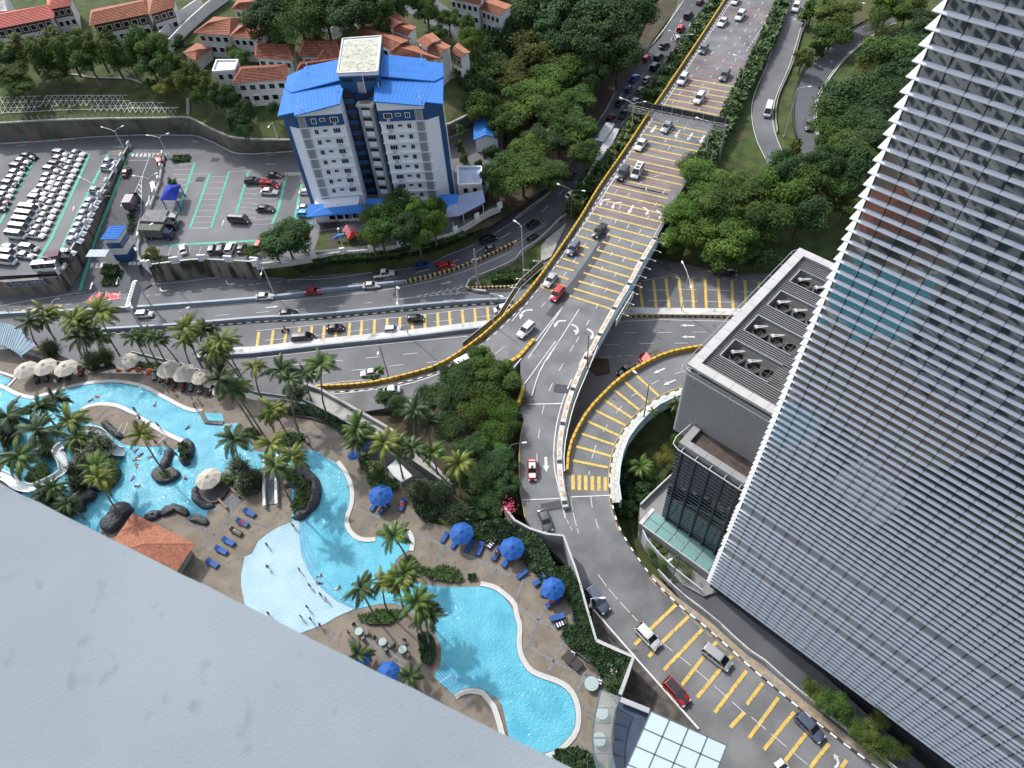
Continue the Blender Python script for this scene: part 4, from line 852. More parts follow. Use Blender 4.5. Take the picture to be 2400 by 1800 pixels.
field('footway',P('d11','1400,-20 1610,180 1900,400 2212,680')+P('d17','200,820 480,1060 900,1400 1300,1720 1220,1720 820,1410 450,1130 160,885')+P('d11','2212,770 1850,440 1600,225 1380,10'),lambda x,y:ZR(x,y)+.15,mat('footway_tan',(.3,.24,.17),.9,var=.2,vscale=1.2,stain=((.2,.2,.2),1.5,.5,.65)),thick=.4)
barrier('railing',catmull([W(p,ZR)for p in P('d11','1440,-40 1640,160 1930,380 2212,650')+P('d17','40,640 200,790 480,1030 900,1360 1300,1690')],3),.2,.9,conc_l,'long pale railing between the footway and the glass tower forecourt',None,drop=.3)
# ------------------------------------------------------------------ blue and white apartment tower
bw=mat('tower_white',(.74,.79,.86),.7,var=.03,vscale=.3,stain=((.58,.61,.66),.4,.6,.85));bb_=mat('tower_blue',(.014,.075,.2),.6,var=.08,vscale=.4);bgy=mat('tower_grey',(.3,.32,.35),.6)
nav=mat('tower_navy',(.008,.015,.08),.6);roofb=mat('roof_blue',(.04,.17,.5),.75,spec=.2,var=.06,vscale=.5,detail=6);bwin=mat('window_dark',(.012,.016,.02),.15);frm=mat('frame_white',(.72,.74,.77),.5)
at_=empty('apartment_tower',W((900,480),5),0,'blue and white apartment tower with bright blue metal roofs and a concrete penthouse','building');ao=at_.location.copy()
BZ=5.6
def wing(sfront,ptsL,ptsR,flip):
 pass
FL=[W(p,BZ)for p in P('a6','0,0')]
def quadbox(mb,a,b,depth,z0,z1):
 d=(b-a);d.z=0;n=Vector((-d.y,d.x,0)).normalized();n=n if n.y>0 else-n;q=[a,b,b+n*depth,a+n*depth];mb.prism([(p.x-ao.x,p.y-ao.y)for p in q],z0-ao.z,z1-ao.z);return n
def wallpt(key,s,zb=BZ):return[W(p,zb)for p in P(key,s)]
LW0,LW1,LW2=wallpt('b6','478,288 585,318 945,290');RW0,RW1,RW2=wallpt('b6','1218,270 1580,255 1715,205')
zr=29.0
zl=zat(P('a6','200,1010')[0],LW0);zr=zat(P('a6','1610,890')[0],RW2)
dep=15.5
win_n=0
def wing_build(A,B_,m_top,name):
 mb=MB();n=quadbox(mb,A,B_,dep,ao.z,zr+.6);return mb.build('wall',bw,at_),n
mbL,nL=wing_build(LW0,LW1,None,'l');
dL=(LW2-LW1).normalized();mb=MB();LW1b=LW1-Vector((nL.x,nL.y,0))*.0
nI=Vector((-dL.y,dL.x,0));nI=nI if nI.y>0 else-nI
mb=MB();quadbox(mb,LW1,LW2,dep,ao.z,zr+1.15);lwo=mb.build('wall',bw,at_)
dR=(RW1-RW0).normalized();nR=Vector((-dR.y,dR.x,0));nR=nR if nR.y>0 else-nR
mb=MB();quadbox(mb,RW0,RW1,dep,ao.z,zr+1.15);rwo=mb.build('wall',bw,at_)
mb=MB();quadbox(mb,RW1,RW2,dep,ao.z,zr+.6);mb.build('wall',bw,at_)
def panel(m,a,b,f0,f1,z0,z1,off,name='panel',par=None,th=.06):
 d=(b-a);n=Vector((-d.y,d.x,0)).normalized();n=n if n.y<0 else-n;p0=a.lerp(b,f0);p1=a.lerp(b,f1);c=(p0+p1)/2+n*off;c=Vector((c.x,c.y,(z0+z1)/2))-ao
 mb=MB();mb.obox(c,(d,n,(0,0,1)),((p1-p0).length/2,th,(z1-z0)/2));return mb.build(name,m,par or at_)
NF=9;top=zr;fh=(top-BZ-.6)/NF
panel(bb_,LW0,LW1,0,.3,BZ,zr+.9,.05,'blue_panel');panel(bb_,LW0,LW1,.3,1,top-fh,zr+.9,.05,'blue_panel')
panel(bb_,RW1,RW2,.72,1,BZ,zr+.9,.05,'blue_panel');panel(bb_,RW1,RW2,0,.72,top-fh,zr+.9,.05,'blue_panel')
for a,b,mir in((LW1,LW2,False),(RW0,RW1,True)):
 panel(bb_,a,b,0,1,top-fh,top+.05,.05,'blue_panel')
 g0,g1=(.03,.2)if not mir else(.78,.95)
 for k in range(NF):
  z0=BZ+.6+fh*k;z1=z0+fh
  pg=panel(bgy,a,b,g0,g1,z0+.12,z1-.02,.12,'service_panel',th=.1)
  for f in(.36,.64):panel(mull,a,b,g0+(g1-g0)*f-.004,g0+(g1-g0)*f+.004,z0+.15,z1-.05,.235,'rib',pg,th=.01)
  lo=panel(frm,a,b,-.012,1.012,z0-.09,z0+.09,.2,'ledge',th=.2)
  ws=[(.36,.085,1.05),(.55,.095,.55),(.8,.15,1.05)]if not mir else[(.2,.16,1.05),(.42,.095,.55),(.62,.085,1.05)]
  for f,w,hh in ws:
   zc=z0+fh*.55+(.18 if hh<.8 else 0);f0,f1=f-w/2,f+w/2
   wf=panel(frm,a,b,f0-.012,f1+.012,zc-hh/2-.12,zc+hh/2+.12,.1,'window',th=.06)
   n3=3 if w>.12 else 2
   for q in range(n3):
    s0=f0+(f1-f0)*q/n3+.003;s1=f0+(f1-f0)*(q+1)/n3-.003
    panel(bwin,a,b,s0,s1,zc-hh/2,zc+hh/2,.17,'pane',wf,th=.012)
  if(k+(1 if mir else 0))%3!=1:
   f=.8 if not mir else.2;c_=panel(metal_w,a,b,f-.03,f+.03,z0+.2,z0+.75,.42,'air_conditioner',th=.22)
for a,b,n,h0,h1 in((LW1,LW2,nI,1.2,2.35),(RW0,RW1,nR,2.45,1.25)):
 mb=MB();q=[a-ao,b-ao,b+n*13-ao,a+n*13-ao];mb.prism([(p.x,p.y)for p in q],zr+1.1-ao.z,[zr+h-ao.z for h in(h0,h1,h1+.4,h0+.2)]);mb.build('gable',bw,at_)
gap0=LW2;gap1=RW0;back_c=nI*6
mb=MB();q=[LW2+nI*4.5,RW0+nR*4.5,RW0+nR*11,LW2+nI*11];mb.prism([(p.x-ao.x,p.y-ao.y)for p in q],0,zr+1.5-ao.z);mb.build('core_wall',nav,at_)
for k in range(NF+1):
 z0=BZ+.5+fh*k
 for f0,f1 in((.02,.3),(.72,.98)):
  a=LW2+nI*4.4;b=RW0+nR*4.4;panel(bb_,a,b,f0,f1,z0,z0+1.1,.25,'balcony_front',th=.08)
  panel(bwin,a,b,f0+.04,f1-.03,z0+1.2,z0+fh-.15,.06,'opening',th=.05)
S0,S1=W(P('b6','1058,215')[0],BZ),W(P('b6','1140,218')[0],BZ)
zs=zat(P('a6','855,925')[0],S0);dS_=(S1-S0).normalized();nS_=Vector((-dS_.y,dS_.x,0));nS_=nS_ if nS_.y>0 else-nS_
S1=S0+dS_*3.3
mb=MB();quadbox(mb,S0,S1,5.5,ao.z,zs);shf=mb.build('lift_shaft',bgy,at_)
mb=MB();quadbox(mb,S0-dS_*.25-nS_*.3,S1+dS_*.25-nS_*.3,6.2,zs,zs+.45);mb.build('shaft_roof',conc_l,shf)
mb=MB();quadbox(mb,S0+dS_*.5+nS_*.4,S1-dS_*.5+nS_*.4,4.8,zs+.45,zs+.5);mb.build('shaft_roof_slab',mat('slab_brown',(.22,.2,.15),.9,var=.2,vscale=1),shf)
for k in range(NF):
 z0=BZ+.6+fh*k;panel(bwin,S0,S1,.22,.8,z0+1.5,z0+2.2,.03,'opening',shf,th=.05);panel(bw,S0,S1,.24,.78,z0+.1,z0+1.4,.02,'panel',shf,th=.03)
 panel(bgy,S0,S1,.02,.2,z0,z0+fh-.1,.03,'panel',shf,th=.04)
pz=zat(P('a6','1040,630')[0],W(P('b6','1000,0')[0],BZ))
ph=[W(p,0)for p in P('a6','0,0')]
ZP=zr+6.2
q=[W(p,ZP)for p in P('a6','705,632 1050,618 1080,312 750,335')]
mb=MB();mb.prism([(p.x-ao.x,p.y-ao.y)for p in q],zr-5-ao.z,ZP-.7-ao.z);pn=mb.build('penthouse',bb_,at_)
cen=sum(q,Vector())/4;big=[cen+(p-cen)*1.02 for p in q];ins=[cen+(p-cen)*.9 for p in q]
mb=MB();mb.prism([(p.x-ao.x,p.y-ao.y)for p in big],ZP-.7-ao.z,ZP-.1-ao.z);mb.build('penthouse_eave',frm,pn)
for k in range(4):mb=MB();mb.beam(big[k].lerp(cen,.02)+Vector((0,0,0.02))-ao,big[(k+1)%4].lerp(cen,.02)+Vector((0,0,.02))-ao,.35,.3);mb.build('roof_rim',conc_l,pn)
mb=MB();mb.sheet([Vector((p.x-ao.x,p.y-ao.y,ZP-.06-ao.z))for p in ins]);mb.build('roof_slab',mat('mossy_slab',(.42,.42,.36),.95,var=.15,vscale=.8,stain=((.2,.21,.15),1.2,.5,.68),detail=10),pn)
for a0 in(.05,.62):
 for k in range(5):f=a0+.06*k;panel(bwin,q[0],q[1],f,f+.05,ZP-2.0,ZP-1.3,.03,'window',pn,th=.04)
panel(bgy,q[0],q[1],.42,.6,zr-3.4,ZP-2.2,.02,'stain_panel',pn,th=.02);panel(frm,q[0],q[1],.595,.61,zr-3,ZP-.8,.1,'pipe',pn)
def blue_roof(pxs,zs_,nm):
 w=[W(p,z)for p,z in zip(P('a6',pxs),zs_)]
 for _ in range(4):
  cf=np.linalg.lstsq(np.array([[q.x,q.y,1]for q in w]),np.array([q.z for q in w]),rcond=None)[0];w=[W(p,float(cf@[q.x,q.y,1]))for p,q in zip(P('a6',pxs),w)]
 mb=MB();mb.prism([(p.x-ao.x,p.y-ao.y)for p in w],[p.z-.25-ao.z for p in w],[p.z-ao.z for p in w]);return mb.build('roof',roofb,at_),w
def ribs(par,a0,a1,b0,b1,n,m=None):
 for k in range(n+1):
  p=a0.lerp(a1,k/n)-ao+Vector((0,0,.05));q=b0.lerp(b1,k/n)-ao+Vector((0,0,.05));mb=MB();mb.beam(p-Vector((0,0,.035)),q-Vector((0,0,.035)),.05,.05);mb.build('rib',roofb,par)
r1,w=blue_roof('720,512 730,690 300,800 245,755 275,650 415,590 420,575',[zr+4.6,zr+3.4,zr+2.0,zr+1.9,zr+2.2,zr+2.6,zr+2.6],'r');ribs(r1,w[6],w[0],w[2],w[1],14)
r2,w=blue_roof('722,700 760,730 725,895 330,1000 325,970 185,1002 245,755 300,810',[zr+3.0,zr+2.9,zr+2.6,zr+1.6,zr+1.5,zr+1.0,zr+1.6,zr+1.8],'r');ribs(r2,w[7],w[0],w[3],w[2],13)
r3,w=blue_roof('1095,470 1465,505 1475,530 1615,545 1620,660 1540,700 1065,655',[zr+4.6,zr+2.8,zr+2.7,zr+2.2,zr+2.0,zr+2.0,zr+3.6],'r');ribs(r3,w[0],w[1],w[6],w[5],14)
r4,w=blue_roof('1030,700 1060,665 1540,705 1620,665 1615,895 1460,880 1450,912 1015,875',[zr+3.0,zr+3.0,zr+1.8,zr+1.6,zr+1.0,zr+1.5,zr+1.6,zr+2.8],'r');ribs(r4,w[1],w[2],w[7],w[6],14)
for key,s in(('a6','1430,500'),('a6','1430,545'),('a6','1060,745'),('a6','1412,822'),('a6','1415,872'),('a6','443,580'),('a6','438,622'),('a6','703,775'),('a6','373,900'),('a6','362,952')):
 p=W(P(key,s)[0],zr+3.0)-ao;mb=MB();mb.tube([p-Vector((0,0,1.2)),p+Vector((0,0,.9))],.09,6);mb.build('vent_pipe',frm,at_)
mb=MB();x=RW2+Vector((.25,-.1,0))-ao;mb.tube([x,x+Vector((0,0,zr-ao.z))],.12,6);mb.build('drain_pipe',frm,at_)
def lean(key,s,zs_,m,nm='porch_roof'):
 w=[W(p,z)for p,z in zip(P(key,s),zs_)];mb=MB();mb.prism([(p.x-ao.x,p.y-ao.y)for p in w],[p.z-.12-ao.z for p in w],[p.z-ao.z for p in w]);o=mb.build(nm,m,at_);return o,w
pr1,w=lean('b6','448,288 580,288 590,322 950,285 960,330 880,368 437,402',[9.2,9.2,9.2,9.2,9.0,8.4,8.4],roofb);ribs(pr1,w[0],w[3],w[6],w[5],26)
pr2,w=lean('b6','945,240 1225,240 1210,330 950,330',[8.9]*4,roofb)
pr3,w=lean('b6','1225,275 1580,258 1580,205 1740,205 1745,318 1640,322 1220,345',[9.2,9.2,9.2,9.2,8.4,8.4,8.4],roofb);ribs(pr3,w[0],w[3],w[6],w[4],22)
pgm=mat('porch_greyblue',(.22,.27,.4),.5,var=.06,vscale=.5)
pr4,w=lean('b6','1745,215 1960,165 1980,270 1755,390 1640,402 1650,325',[9,9,8.3,8.3,8.3,8.6],pgm);ribs(pr4,w[0],w[1],w[3],w[2],12)
mb=MB();w_=wpts('b6','520,440 880,420 880,395 520,400',5.1);quadbox(mb,W(P('b6','520,450')[0],5),W(P('b6','900,430')[0],5),6,5,8.2);mb.build('ground_floor',bw,at_)
for k in range(4):panel(bwin,W(P('b6','620,448')[0],5),W(P('b6','900,432')[0],5),.1+.24*k,.28+.24*k,5.9,7.6,.06,'window',th=.05)
for s in('505,470','630,450','820,440','1715,550','1800,460','1970,390'):x=W(P('b6',s)[0],5)-ao;mb=MB();mb.tube([x,x+Vector((0,0,3.3))],.09,6);mb.build('column',frm,at_)
# ------------------------------------------------------------------ pool deck
deckm=mat('deck_stone',(.175,.15,.12),.85,var=.2,vscale=.45,stain=((.12,.1,.078),.9,.52,.7),detail=9,bump=.1,bscale=5)
bandm=mat('deck_band',(.13,.135,.145),.85,var=.25,vscale=3,bump=.2,bscale=8);cope=mat('pool_coping',(.43,.435,.42),.55,var=.05,vscale=2)
def water_mat(name,c1,c2,bs,bstr,rough=.06):
 m=mat(name,c1,rough,var=.001,col2=c2,vscale=.35,spec=.35,ior=1.33,contrast=(.3,.7));nt=m.node_tree;b=nt.nodes['Principled BSDF']
 ge=nt.nodes.new('ShaderNodeNewGeometry');n1_=nt.nodes.new('ShaderNodeTexNoise');n1_.inputs['Scale'].default_value=bs;n1_.inputs['Detail'].default_value=3;n1_.inputs['Distortion'].default_value=.6
 bp=nt.nodes.new('ShaderNodeBump');bp.inputs['Strength'].default_value=bstr;bp.inputs['Distance'].default_value=.25;nt.links.new(ge.outputs['Position'],n1_.inputs['Vector']);nt.links.new(n1_.outputs['Fac'],bp.inputs['Height']);nt.links.new(bp.outputs[0],b.inputs['Normal']);return m
waterm=water_mat('pool_water',(.065,.3,.42),(.11,.4,.51),3.4,.62);shallow=water_mat('shallow_water',(.27,.41,.48),(.33,.47,.54),4.2,.6)
ZW=ZD+.05
DK=[(-250,760)]+P('c0','0,440 300,400 700,560 760,640 1350,650 2212,880')+P('c5','600,500 850,560 1150,780 1500,1180 1640,1260 1720,1210')+P('c5','1760,1500 1880,1570 2212,1640')+[(1195,1210)]+P('d11','300,-120 600,-20 760,0 905,575 1225,715 1090,1040 1400,1800')+[(1500,2050),(1500,2900),(-700,3400),(-900,1500)]
dk_o=field('pool_deck',DK,ZD,deckm,thick=5.5)
WAT=P('c0','-300,700 0,770 120,830 260,868 350,850 470,820 560,785 700,752 850,733 1000,727 1150,750 1260,785 1400,860 1530,930 1640,975 1740,985 1920,990 1940,1080 2060,1070')+P('i','800,60 960,100 1010,160 1090,320 1230,335 1440,295 1700,290 1850,310 2000,350')+P('c5','900,970 1000,1020 1060,1050 1130,1150 1170,1250 1180,1330 1170,1420 1140,1500 1130,1560 1160,1650')+P('d6','870,30 950,45 1040,35 1150,-30 1280,-20 1330,60 1320,150 1230,200 1200,260 1225,340 1320,410 1450,440 1600,460 1800,465 1930,460 2040,480 2120,530 2212,620')+P('d11','90,160 160,240 210,340 230,440 220,560 230,660 270,760 340,840 430,885 560,930 650,980 700,1050 730,1150 735,1250 710,1340 650,1420 580,1490 470,1530 300,1520 160,1400 130,1250 100,1120 50,1050 0,1020')+P('d6','2060,1430 1980,1360 1880,1335 1780,1350 1710,1395 1620,1310 1535,1235 1590,1150 1602,1050 1592,950 1540,860 1440,760 1290,640 1200,605 1060,610 980,630 850,655 700,720 600,780 500,820 420,850 200,980 -200,900')+P('d0','2000,800 1600,900 400,400')+P('h','300,1100 -400,500')
field('pool_water',WAT,ZW,waterm)
SH=P('i','1570,1232 1400,1290 1250,1380 1130,1480 1050,1640')+P('d0','2110,200 2080,350 2080,450 2110,600 2300,800')+P('d6','200,900 420,850 500,820 600,780 700,720 850,655 700,590 560,470 470,350 400,200 372,0')+P('i','1675,1350 1680,1200')
field('paddling_pool',SH,ZW+.03,shallow)
stp=mat('step_edge',(.03,.13,.3),.4)
for k,s in enumerate(('i|1680,1195 1665,1330 1680,1500 1730,1659 1790,1800','i|1725,1185 1715,1330 1735,1500 1780,1640 1850,1800','i|1775,1150 1760,1300 1780,1480 1830,1640 1900,1800','d6|430,230 500,370 600,480 720,570 860,645','d6|455,180 540,330 640,440 760,540 880,620','d6|372,80 405,220 470,350 560,465 700,580 850,655')):
 q,r=s.split('|');mb=MB();ribbon(mb,resample(wpts(q,r,ZW+.045,3),.8),.09);tag(mb.build('step_line',stp),'blue edge line of the curved pool steps, %s of six from the left'%ORD[k],'pool step','blue lines along the pool steps')
for k in range(6):
 mb=MB();a=W(P('d6','%d,%d'%(1535+14*k*1.1,1235-24*k))[0],ZW+.045);b=W(P('d6','%d,%d'%(1700+20*k,1395-12*k))[0],ZW+.045);mb.beam(a,b,.08,.02);tag(mb.build('step_line',stp),'dark edge line of the straight pool steps, %s from the deck'%ORD[k],'pool step','lines of the straight pool steps')
def coping(key,s,label,w=.75,off=.4,sm=4):
 path=resample(wpts(key,s,ZW,sm),.9);mb=MB();kerb(mb,path,w,.1,base=-.02,off=off);o=mb.build('pool_coping',cope);tag(o,label,'coping')
 mb=MB();kerb(mb,path,.05,.1,base=-.01,off=off-math.copysign(w/2+.02,off));mb.build('tile_edge',mat('tile_edge',(.03,.07,.12),.5),o)
 for t in(-.14,.02,.18):mb=MB();ribbon(mb,path,.022,.084,off=off+math.copysign(t,off));tag(mb.build('grating_line',mat('grating',(.36,.37,.37),.6),o),kind='stuff')
 return o
coping('c0','-200,715 0,770 120,830 260,868 350,850 470,820 560,785 700,752 850,733 1000,727 1150,750 1260,785 1400,860 1530,930 1640,975 1740,985','white coping along the upper edge of the winding pool below the umbrellas')
coping('c5','1060,1050 1130,1150 1170,1250 1180,1330 1170,1420 1140,1500 1130,1560 1160,1650 1240,1720 1330,1735 1400,1730','white curved coping on the right bank by the lone blue umbrella')
coping('d6','1150,-30 1280,-20 1330,60 1320,150','short white coping on the small point under the leaning palm')
coping('p','1125,1374 1153,1380 1175,1394 1200,1418 1204,1440 1212,1468 1210,1502 1213,1530 1224,1556 1242,1578 1267,1590 1302,1602 1326,1616 1340,1635 1348,1662 1349,1689 1343,1714 1326,1735 1307,1754 1277,1766','long white wavy coping on the right side of the lower pool')
coping('p','1198,1780 1184,1720 1176,1690 1163,1652 1148,1634 1137,1619 1110,1612 1083,1616 1064,1628','white coping round the circular deck at the bottom of the lower pool')
coping('c0','1640,1232 1560,1200 1450,1150 1330,1080 1200,1000 1100,940 1000,905 870,895 760,915 680,960','white coping round the inner deck peninsula of the winding pool')
def deck(name,pts,m,label,cat,z=ZW+.07,th=.5,sm=0):
 w=[W(p,z)for p in pts];w=catmull(w,sm,True)if sm else w;return surface(name,w,m,thick=th,kind=None,label=label,cat=cat)
field('inner_deck',P('c0','1630,1240 1450,1165 1330,1095 1200,1015 1100,955 1000,920 870,910 760,930 700,980 760,1060 950,1130 1050,1250 1250,1280 1400,1270 1500,1300 1560,1290'),ZW+.06,deckm,thick=.5)
field('sun_deck',P('i','1560,1232 1400,1290 1250,1380 1130,1480 1050,1640')+P('d0','2110,200 2080,350 2080,450 2110,600 1900,700 1300,500 900,0')+P('h','1300,1500 1300,1320 1520,1100 1740,1130 1900,1185 2080,1140')+P('i','0,1110 130,1110 250,1200 440,1195 490,1085 600,1070 560,1000 400,900 400,800 640,620 700,560 900,700 1200,700 1440,640 1560,700'),ZW+.08,deckm,thick=.6)
field('deck_steps',P('i','640,960 880,870 960,960 760,1080'),ZW+.1,bandm,thick=.3)
BD=MB()
for s in('d6|1370,0 1650,110 1900,220 2212,370','d6|1640,110 1560,250','d6|1860,220 1800,320','d6|2080,310 2010,420','d6|1390,20 1340,130','d11|270,290 380,370 560,450 650,480','d11|290,650 340,600 400,400 460,280','d11|330,610 520,720 640,790 830,850 920,890','d11|630,560 560,700 500,830','d11|830,850 740,1000','d11|290,0 260,100 215,190','d11|210,-40 390,80','d11|790,1140 900,1200','d11|720,1440 870,1520','d6|950,920 1100,1010 1250,1090 1440,1190','d6|990,810 930,930','d6|1220,890 1120,1050 1060,1160','d6|620,940 680,860','d6|1860,1400 1780,1540','d6|2070,1540 2040,1659','c5|1200,1200 1340,1240 1200,1400','c5|1220,1440 1320,1480 1480,1540','c5|1400,1520 1310,1640','c5|1130,820 850,830 620,690','c5|980,740 900,840','c5|850,850 1050,940 1150,930','c5|380,620 320,700','i|920,960 760,1150 430,1600','i|150,1230 400,1330 570,1400','i|830,1170 1250,1310','c0|830,1050 950,930 1180,1020','c0|1180,690 1240,630','c0|0,640 100,560 200,600','c0|950,930 1100,1090'):
 q,r=s.split('|');ribbon(BD,resample(wpts(q,r,ZW+.09 if q in('i',)or s.startswith('c0|8')else ZD+.02,0),2),.42)
tag(BD.build('tile_bands',bandm),kind='structure')
tl=MB()
for s in('d6|1370,0 1650,110 1900,220 2212,370','d11|270,290 380,370 560,450','d11|330,610 520,720 640,790 830,850','d11|630,560 560,700 500,830','d11|830,850 740,1000','d6|950,920 1100,1010 1250,1090 1440,1190','d11|400,400 460,280','d11|290,0 260,100 215,190','c5|1130,820 850,830 620,690','c5|1220,1440 1320,1480 1480,1540'):
 q,r=s.split('|');pth=wpts(q,r,ZD+.03,0);T=arclen(pth)[-1]
 for k in range(int(T/.3)):
  p,d=at_len(pth,k*.3+.1);sd_=Vector((-d.y,d.x,0))
  for o_ in(-.11,.11):tl.obox(p+sd_*o_,(d,sd_,(0,0,1)),(.06,.06,.012))
tag(tl.build('deck_tiles',mat('light_tile',(.3,.31,.32),.8)),kind='stuff')
# ------------------------------------------------------------------ rocks
rockm=mat('pool_rock',(.045,.047,.055),.55,var=.45,vscale=2.2,bump=.8,bscale=3.5,detail=9)
def rock(key,s,h,label,z=ZW-.1,seed=0,n=5,inner=.72):
 bp_=catmull([W(p,z)for p in P(key,s)],4,True);c=sum(bp_,Vector())/len(bp_);vs=[];N=len(bp_)
 for k in range(n+1):
  t=k/n;f=1-(1-inner)*t*.3-(t**4)*.5*(1-inner);zz=h*math.sin(min(1,t*1.05)*math.pi/2)
  if k==n:f=.02
  for p in bp_:
   q=c.lerp(p,f);w=noise.noise(q*1.1+Vector((seed,0,k*.8)));q=q+(p-c).normalized()*w*.3*(0 if k==0 else 1);vs.append((q.x,q.y,z+zz*(1+.28*noise.noise(q*.9+Vector((0,seed,0))))))
 mb=MB();mb.add(vs,[(k*N+q,k*N+(q+1)%N,(k+1)*N+(q+1)%N,(k+1)*N+q)for k in range(n)for q in range(N)]);o=mb.build('rock',rockm,smooth=True);return tag(o,label,'rock')
def rockridge(key,s,w,h,label,z=ZW,seed=0):
 path=resample(wpts(key,s,z,4),.5);vs=[];n=9
 for k,p in enumerate(path):
  d=path[min(k+1,len(path)-1)]-path[max(0,k-1)];sd_=Vector((-d.y,d.x,0)).normalized();e=min(1,(k+.5)/2.5,(len(path)-k-.5)/2.5)
  for q in range(n):
   a=math.pi*q/(n-1);nz=1+.45*noise.noise(Vector((k*.35+seed,q*.8,seed)));vs.append(p+sd_*math.cos(a)*w*e*nz+Vector((0,0,math.sin(a)*h*e*nz-.15)))
 mb=MB();mb.add(vs,[(k*n+q,k*n+q+1,(k+1)*n+q+1,(k+1)*n+q)for k in range(len(path)-1)for q in range(n-1)]);mb.f=[f[::-1]for f in mb.f];return tag(mb.build('rock',rockm,smooth=True),label,'rock')
rockridge('i','1500,610 1600,580 1750,620 1850,710 1890,830 1870,960 1800,1070 1700,1150 1570,1180',.95,1.1,'dark curved rock rim wrapped around the planted island beside the slide ramp',seed=1)
rockridge('i','1440,800 1550,760 1640,800 1640,880 1600,960',.5,.8,'small inner ring of dark rock inside the planted island',seed=2)
rockridge('i','345,760 320,850 360,970 470,1030 600,1030',.7,.9,'dark rocks around the boat shaped deck under the pale umbrella',seed=3)
rockridge('i','1190,820 1080,850 960,920',.5,1.2,'low dark rock wall between the screw pines and the ramp',seed=4)
rock('i','0,1040 60,1020 180,1050 250,1110 230,1170 150,1150 60,1110 0,1150 -120,1170 -80,1060',.9,'long dark boulder lying along the water beside the pool steps',seed=5)
rock('i','260,1170 340,1150 430,1180 510,1240 470,1290 350,1260 250,1230',.8,'rounded dark boulder on the deck corner next to the pool steps',seed=6)
rock('i','150,260 200,190 260,180 310,260 300,400 250,440 260,490 200,520 140,480 150,400',1.1,'dark rock planter with a leafy clump standing in the water',seed=7)
rock('h','1980,670 2030,560 2120,500 2240,490',1,'x')if False else None
rock('c0','1315,1530 1370,1470 1450,1490 1500,1470 1565,1520 1520,1580 1420,1610 1350,1590',1.0,'dark rock island holding the single leaning palm',seed=8)
rockridge('c0','1470,1290 1460,1370 1430,1440 1420,1500',.9,1.3,'tall grey rock ridge rising behind the leaning palm island',seed=9)
rock('h','1330,540 1500,500 1575,580 1560,680 1470,790 1300,860 1180,800 1200,650',1.8,'big dark rock below the palms on the slide hill',seed=10)
rock('h','1000,850 1130,860 1260,880 1230,960 1130,1010 1120,1100 1000,1100',1.5,'dark rock ledge at the foot of the slide hill',seed=11)
rock('h','1320,1310 1420,1180 1530,1050 1650,1010 1740,1060 1730,1120 1650,1200 1560,1330 1420,1400',1.6,'large shining grey boulder behind the terracotta pavilion',seed=12)
rock('h','1880,1180 1990,1120 2100,1110 2080,1180 1960,1230',.8,'small black rock between the pavilion and the water',seed=13)
rockridge('c0','880,1060 960,1130 1030,1190 1080,1200',.7,1.2,'dark rocks beside the top of the white slide',seed=14)
rock('h','-60,700 0,640 200,760 300,850 200,900',.6,'dark rocks at the ledge beside the lower slide',seed=15)
leafA=mat('leaf_bed',(.045,.09,.02),.6,var=.5,vscale=1.4,detail=6);leafD=mat('leaf_dark',(.022,.05,.016),.6,var=.5,vscale=1.2,detail=6)
def leaf_bed(key,s,z,h,n,label,m=None,leaf=.28,z2=None,cat='plant bed',kind='stuff',spiky=False):
 w=[W(p,z)for p in P(key,s)];xs=[p.x for p in w];ys=[p.y for p in w];mb=MB();k=0;zz=w[0].z;tri=0;pl=[(p.x,p.y)for p in w]
 zf_=(lambda x,y:zz)if z2 is None else z2
 while k<n and tri<n*30:
  tri+=1;x=random.uniform(min(xs),max(xs));y=random.uniform(min(ys),max(ys))
  if not inside((x,y),pl):continue
  k+=1;hh=h*(.35+.65*(.5+.5*noise.noise(Vector((x*.7,y*.7,0)))))*random.uniform(.6,1);a=random.uniform(0,6.28);tilt=random.uniform(.2,1.1);L_=leaf*random.uniform(.6,1.4)
  d=Vector((math.cos(a)*math.cos(tilt),math.sin(a)*math.cos(tilt),math.sin(tilt)));s_=Vector((-math.sin(a),math.cos(a),0))*L_*(.18 if spiky else.42);b=Vector((x,y,zf_(x,y)+hh))
  mb.add([b,b+d*L_*.5+s_,b+d*L_,b+d*L_*.5-s_],[(0,1,2,3)])
 if z2 is None:mb.sheet([Vector((p.x,p.y,p.z+.05))for p in w])
 o=mb.build('plant_bed',m or leafA);return tag(o,label,cat,None,kind)
leaf_bed('i','1470,640 1560,600 1680,640 1780,720 1820,830 1790,950 1740,1060 1600,1140 1560,1040 1600,960 1660,860 1640,780 1540,740',ZW+.3,.6,2500,'bright ground cover on the planted island inside the dark rock rim')
leaf_bed('i','125,260 180,230 240,250 250,330 230,420 150,410',ZW+1.0,.8,700,'leafy clump on the rock planter in the water',m=leafD,leaf=.45)
leaf_bed('c0','1370,1500 1430,1480 1480,1510 1470,1550 1400,1555',ZW+.8,.3,400,'yellow green plants at the foot of the leaning palm',leaf=.2)
leaf_bed('i','1420,180 1470,110 1600,85 1740,110 1790,160 1700,170 1650,220 1500,240',ZD+.15,.5,900,'green kidney shaped bed with two pale lamps')
leaf_bed('i','960,50 1100,20 1160,90 1100,170 1010,110',ZD+.2,.6,700,'small green bed between the deck and the river pool')
leaf_bed('c5','640,590 760,560 900,580 1080,680 1230,770 1170,830 1000,720 850,650 650,640',ZD+.1,.9,3200,'dark leafy hedge strip along the glass balustrade',m=leafD,leaf=.35)
leaf_bed('d6','1240,260 1330,195 1400,240 1400,290 1530,310 1620,280 1760,320 1790,390 1740,425 1500,390 1400,330 1290,330',ZD+.15,.55,2200,'bright green low bed beside the leaning palm and the deck')
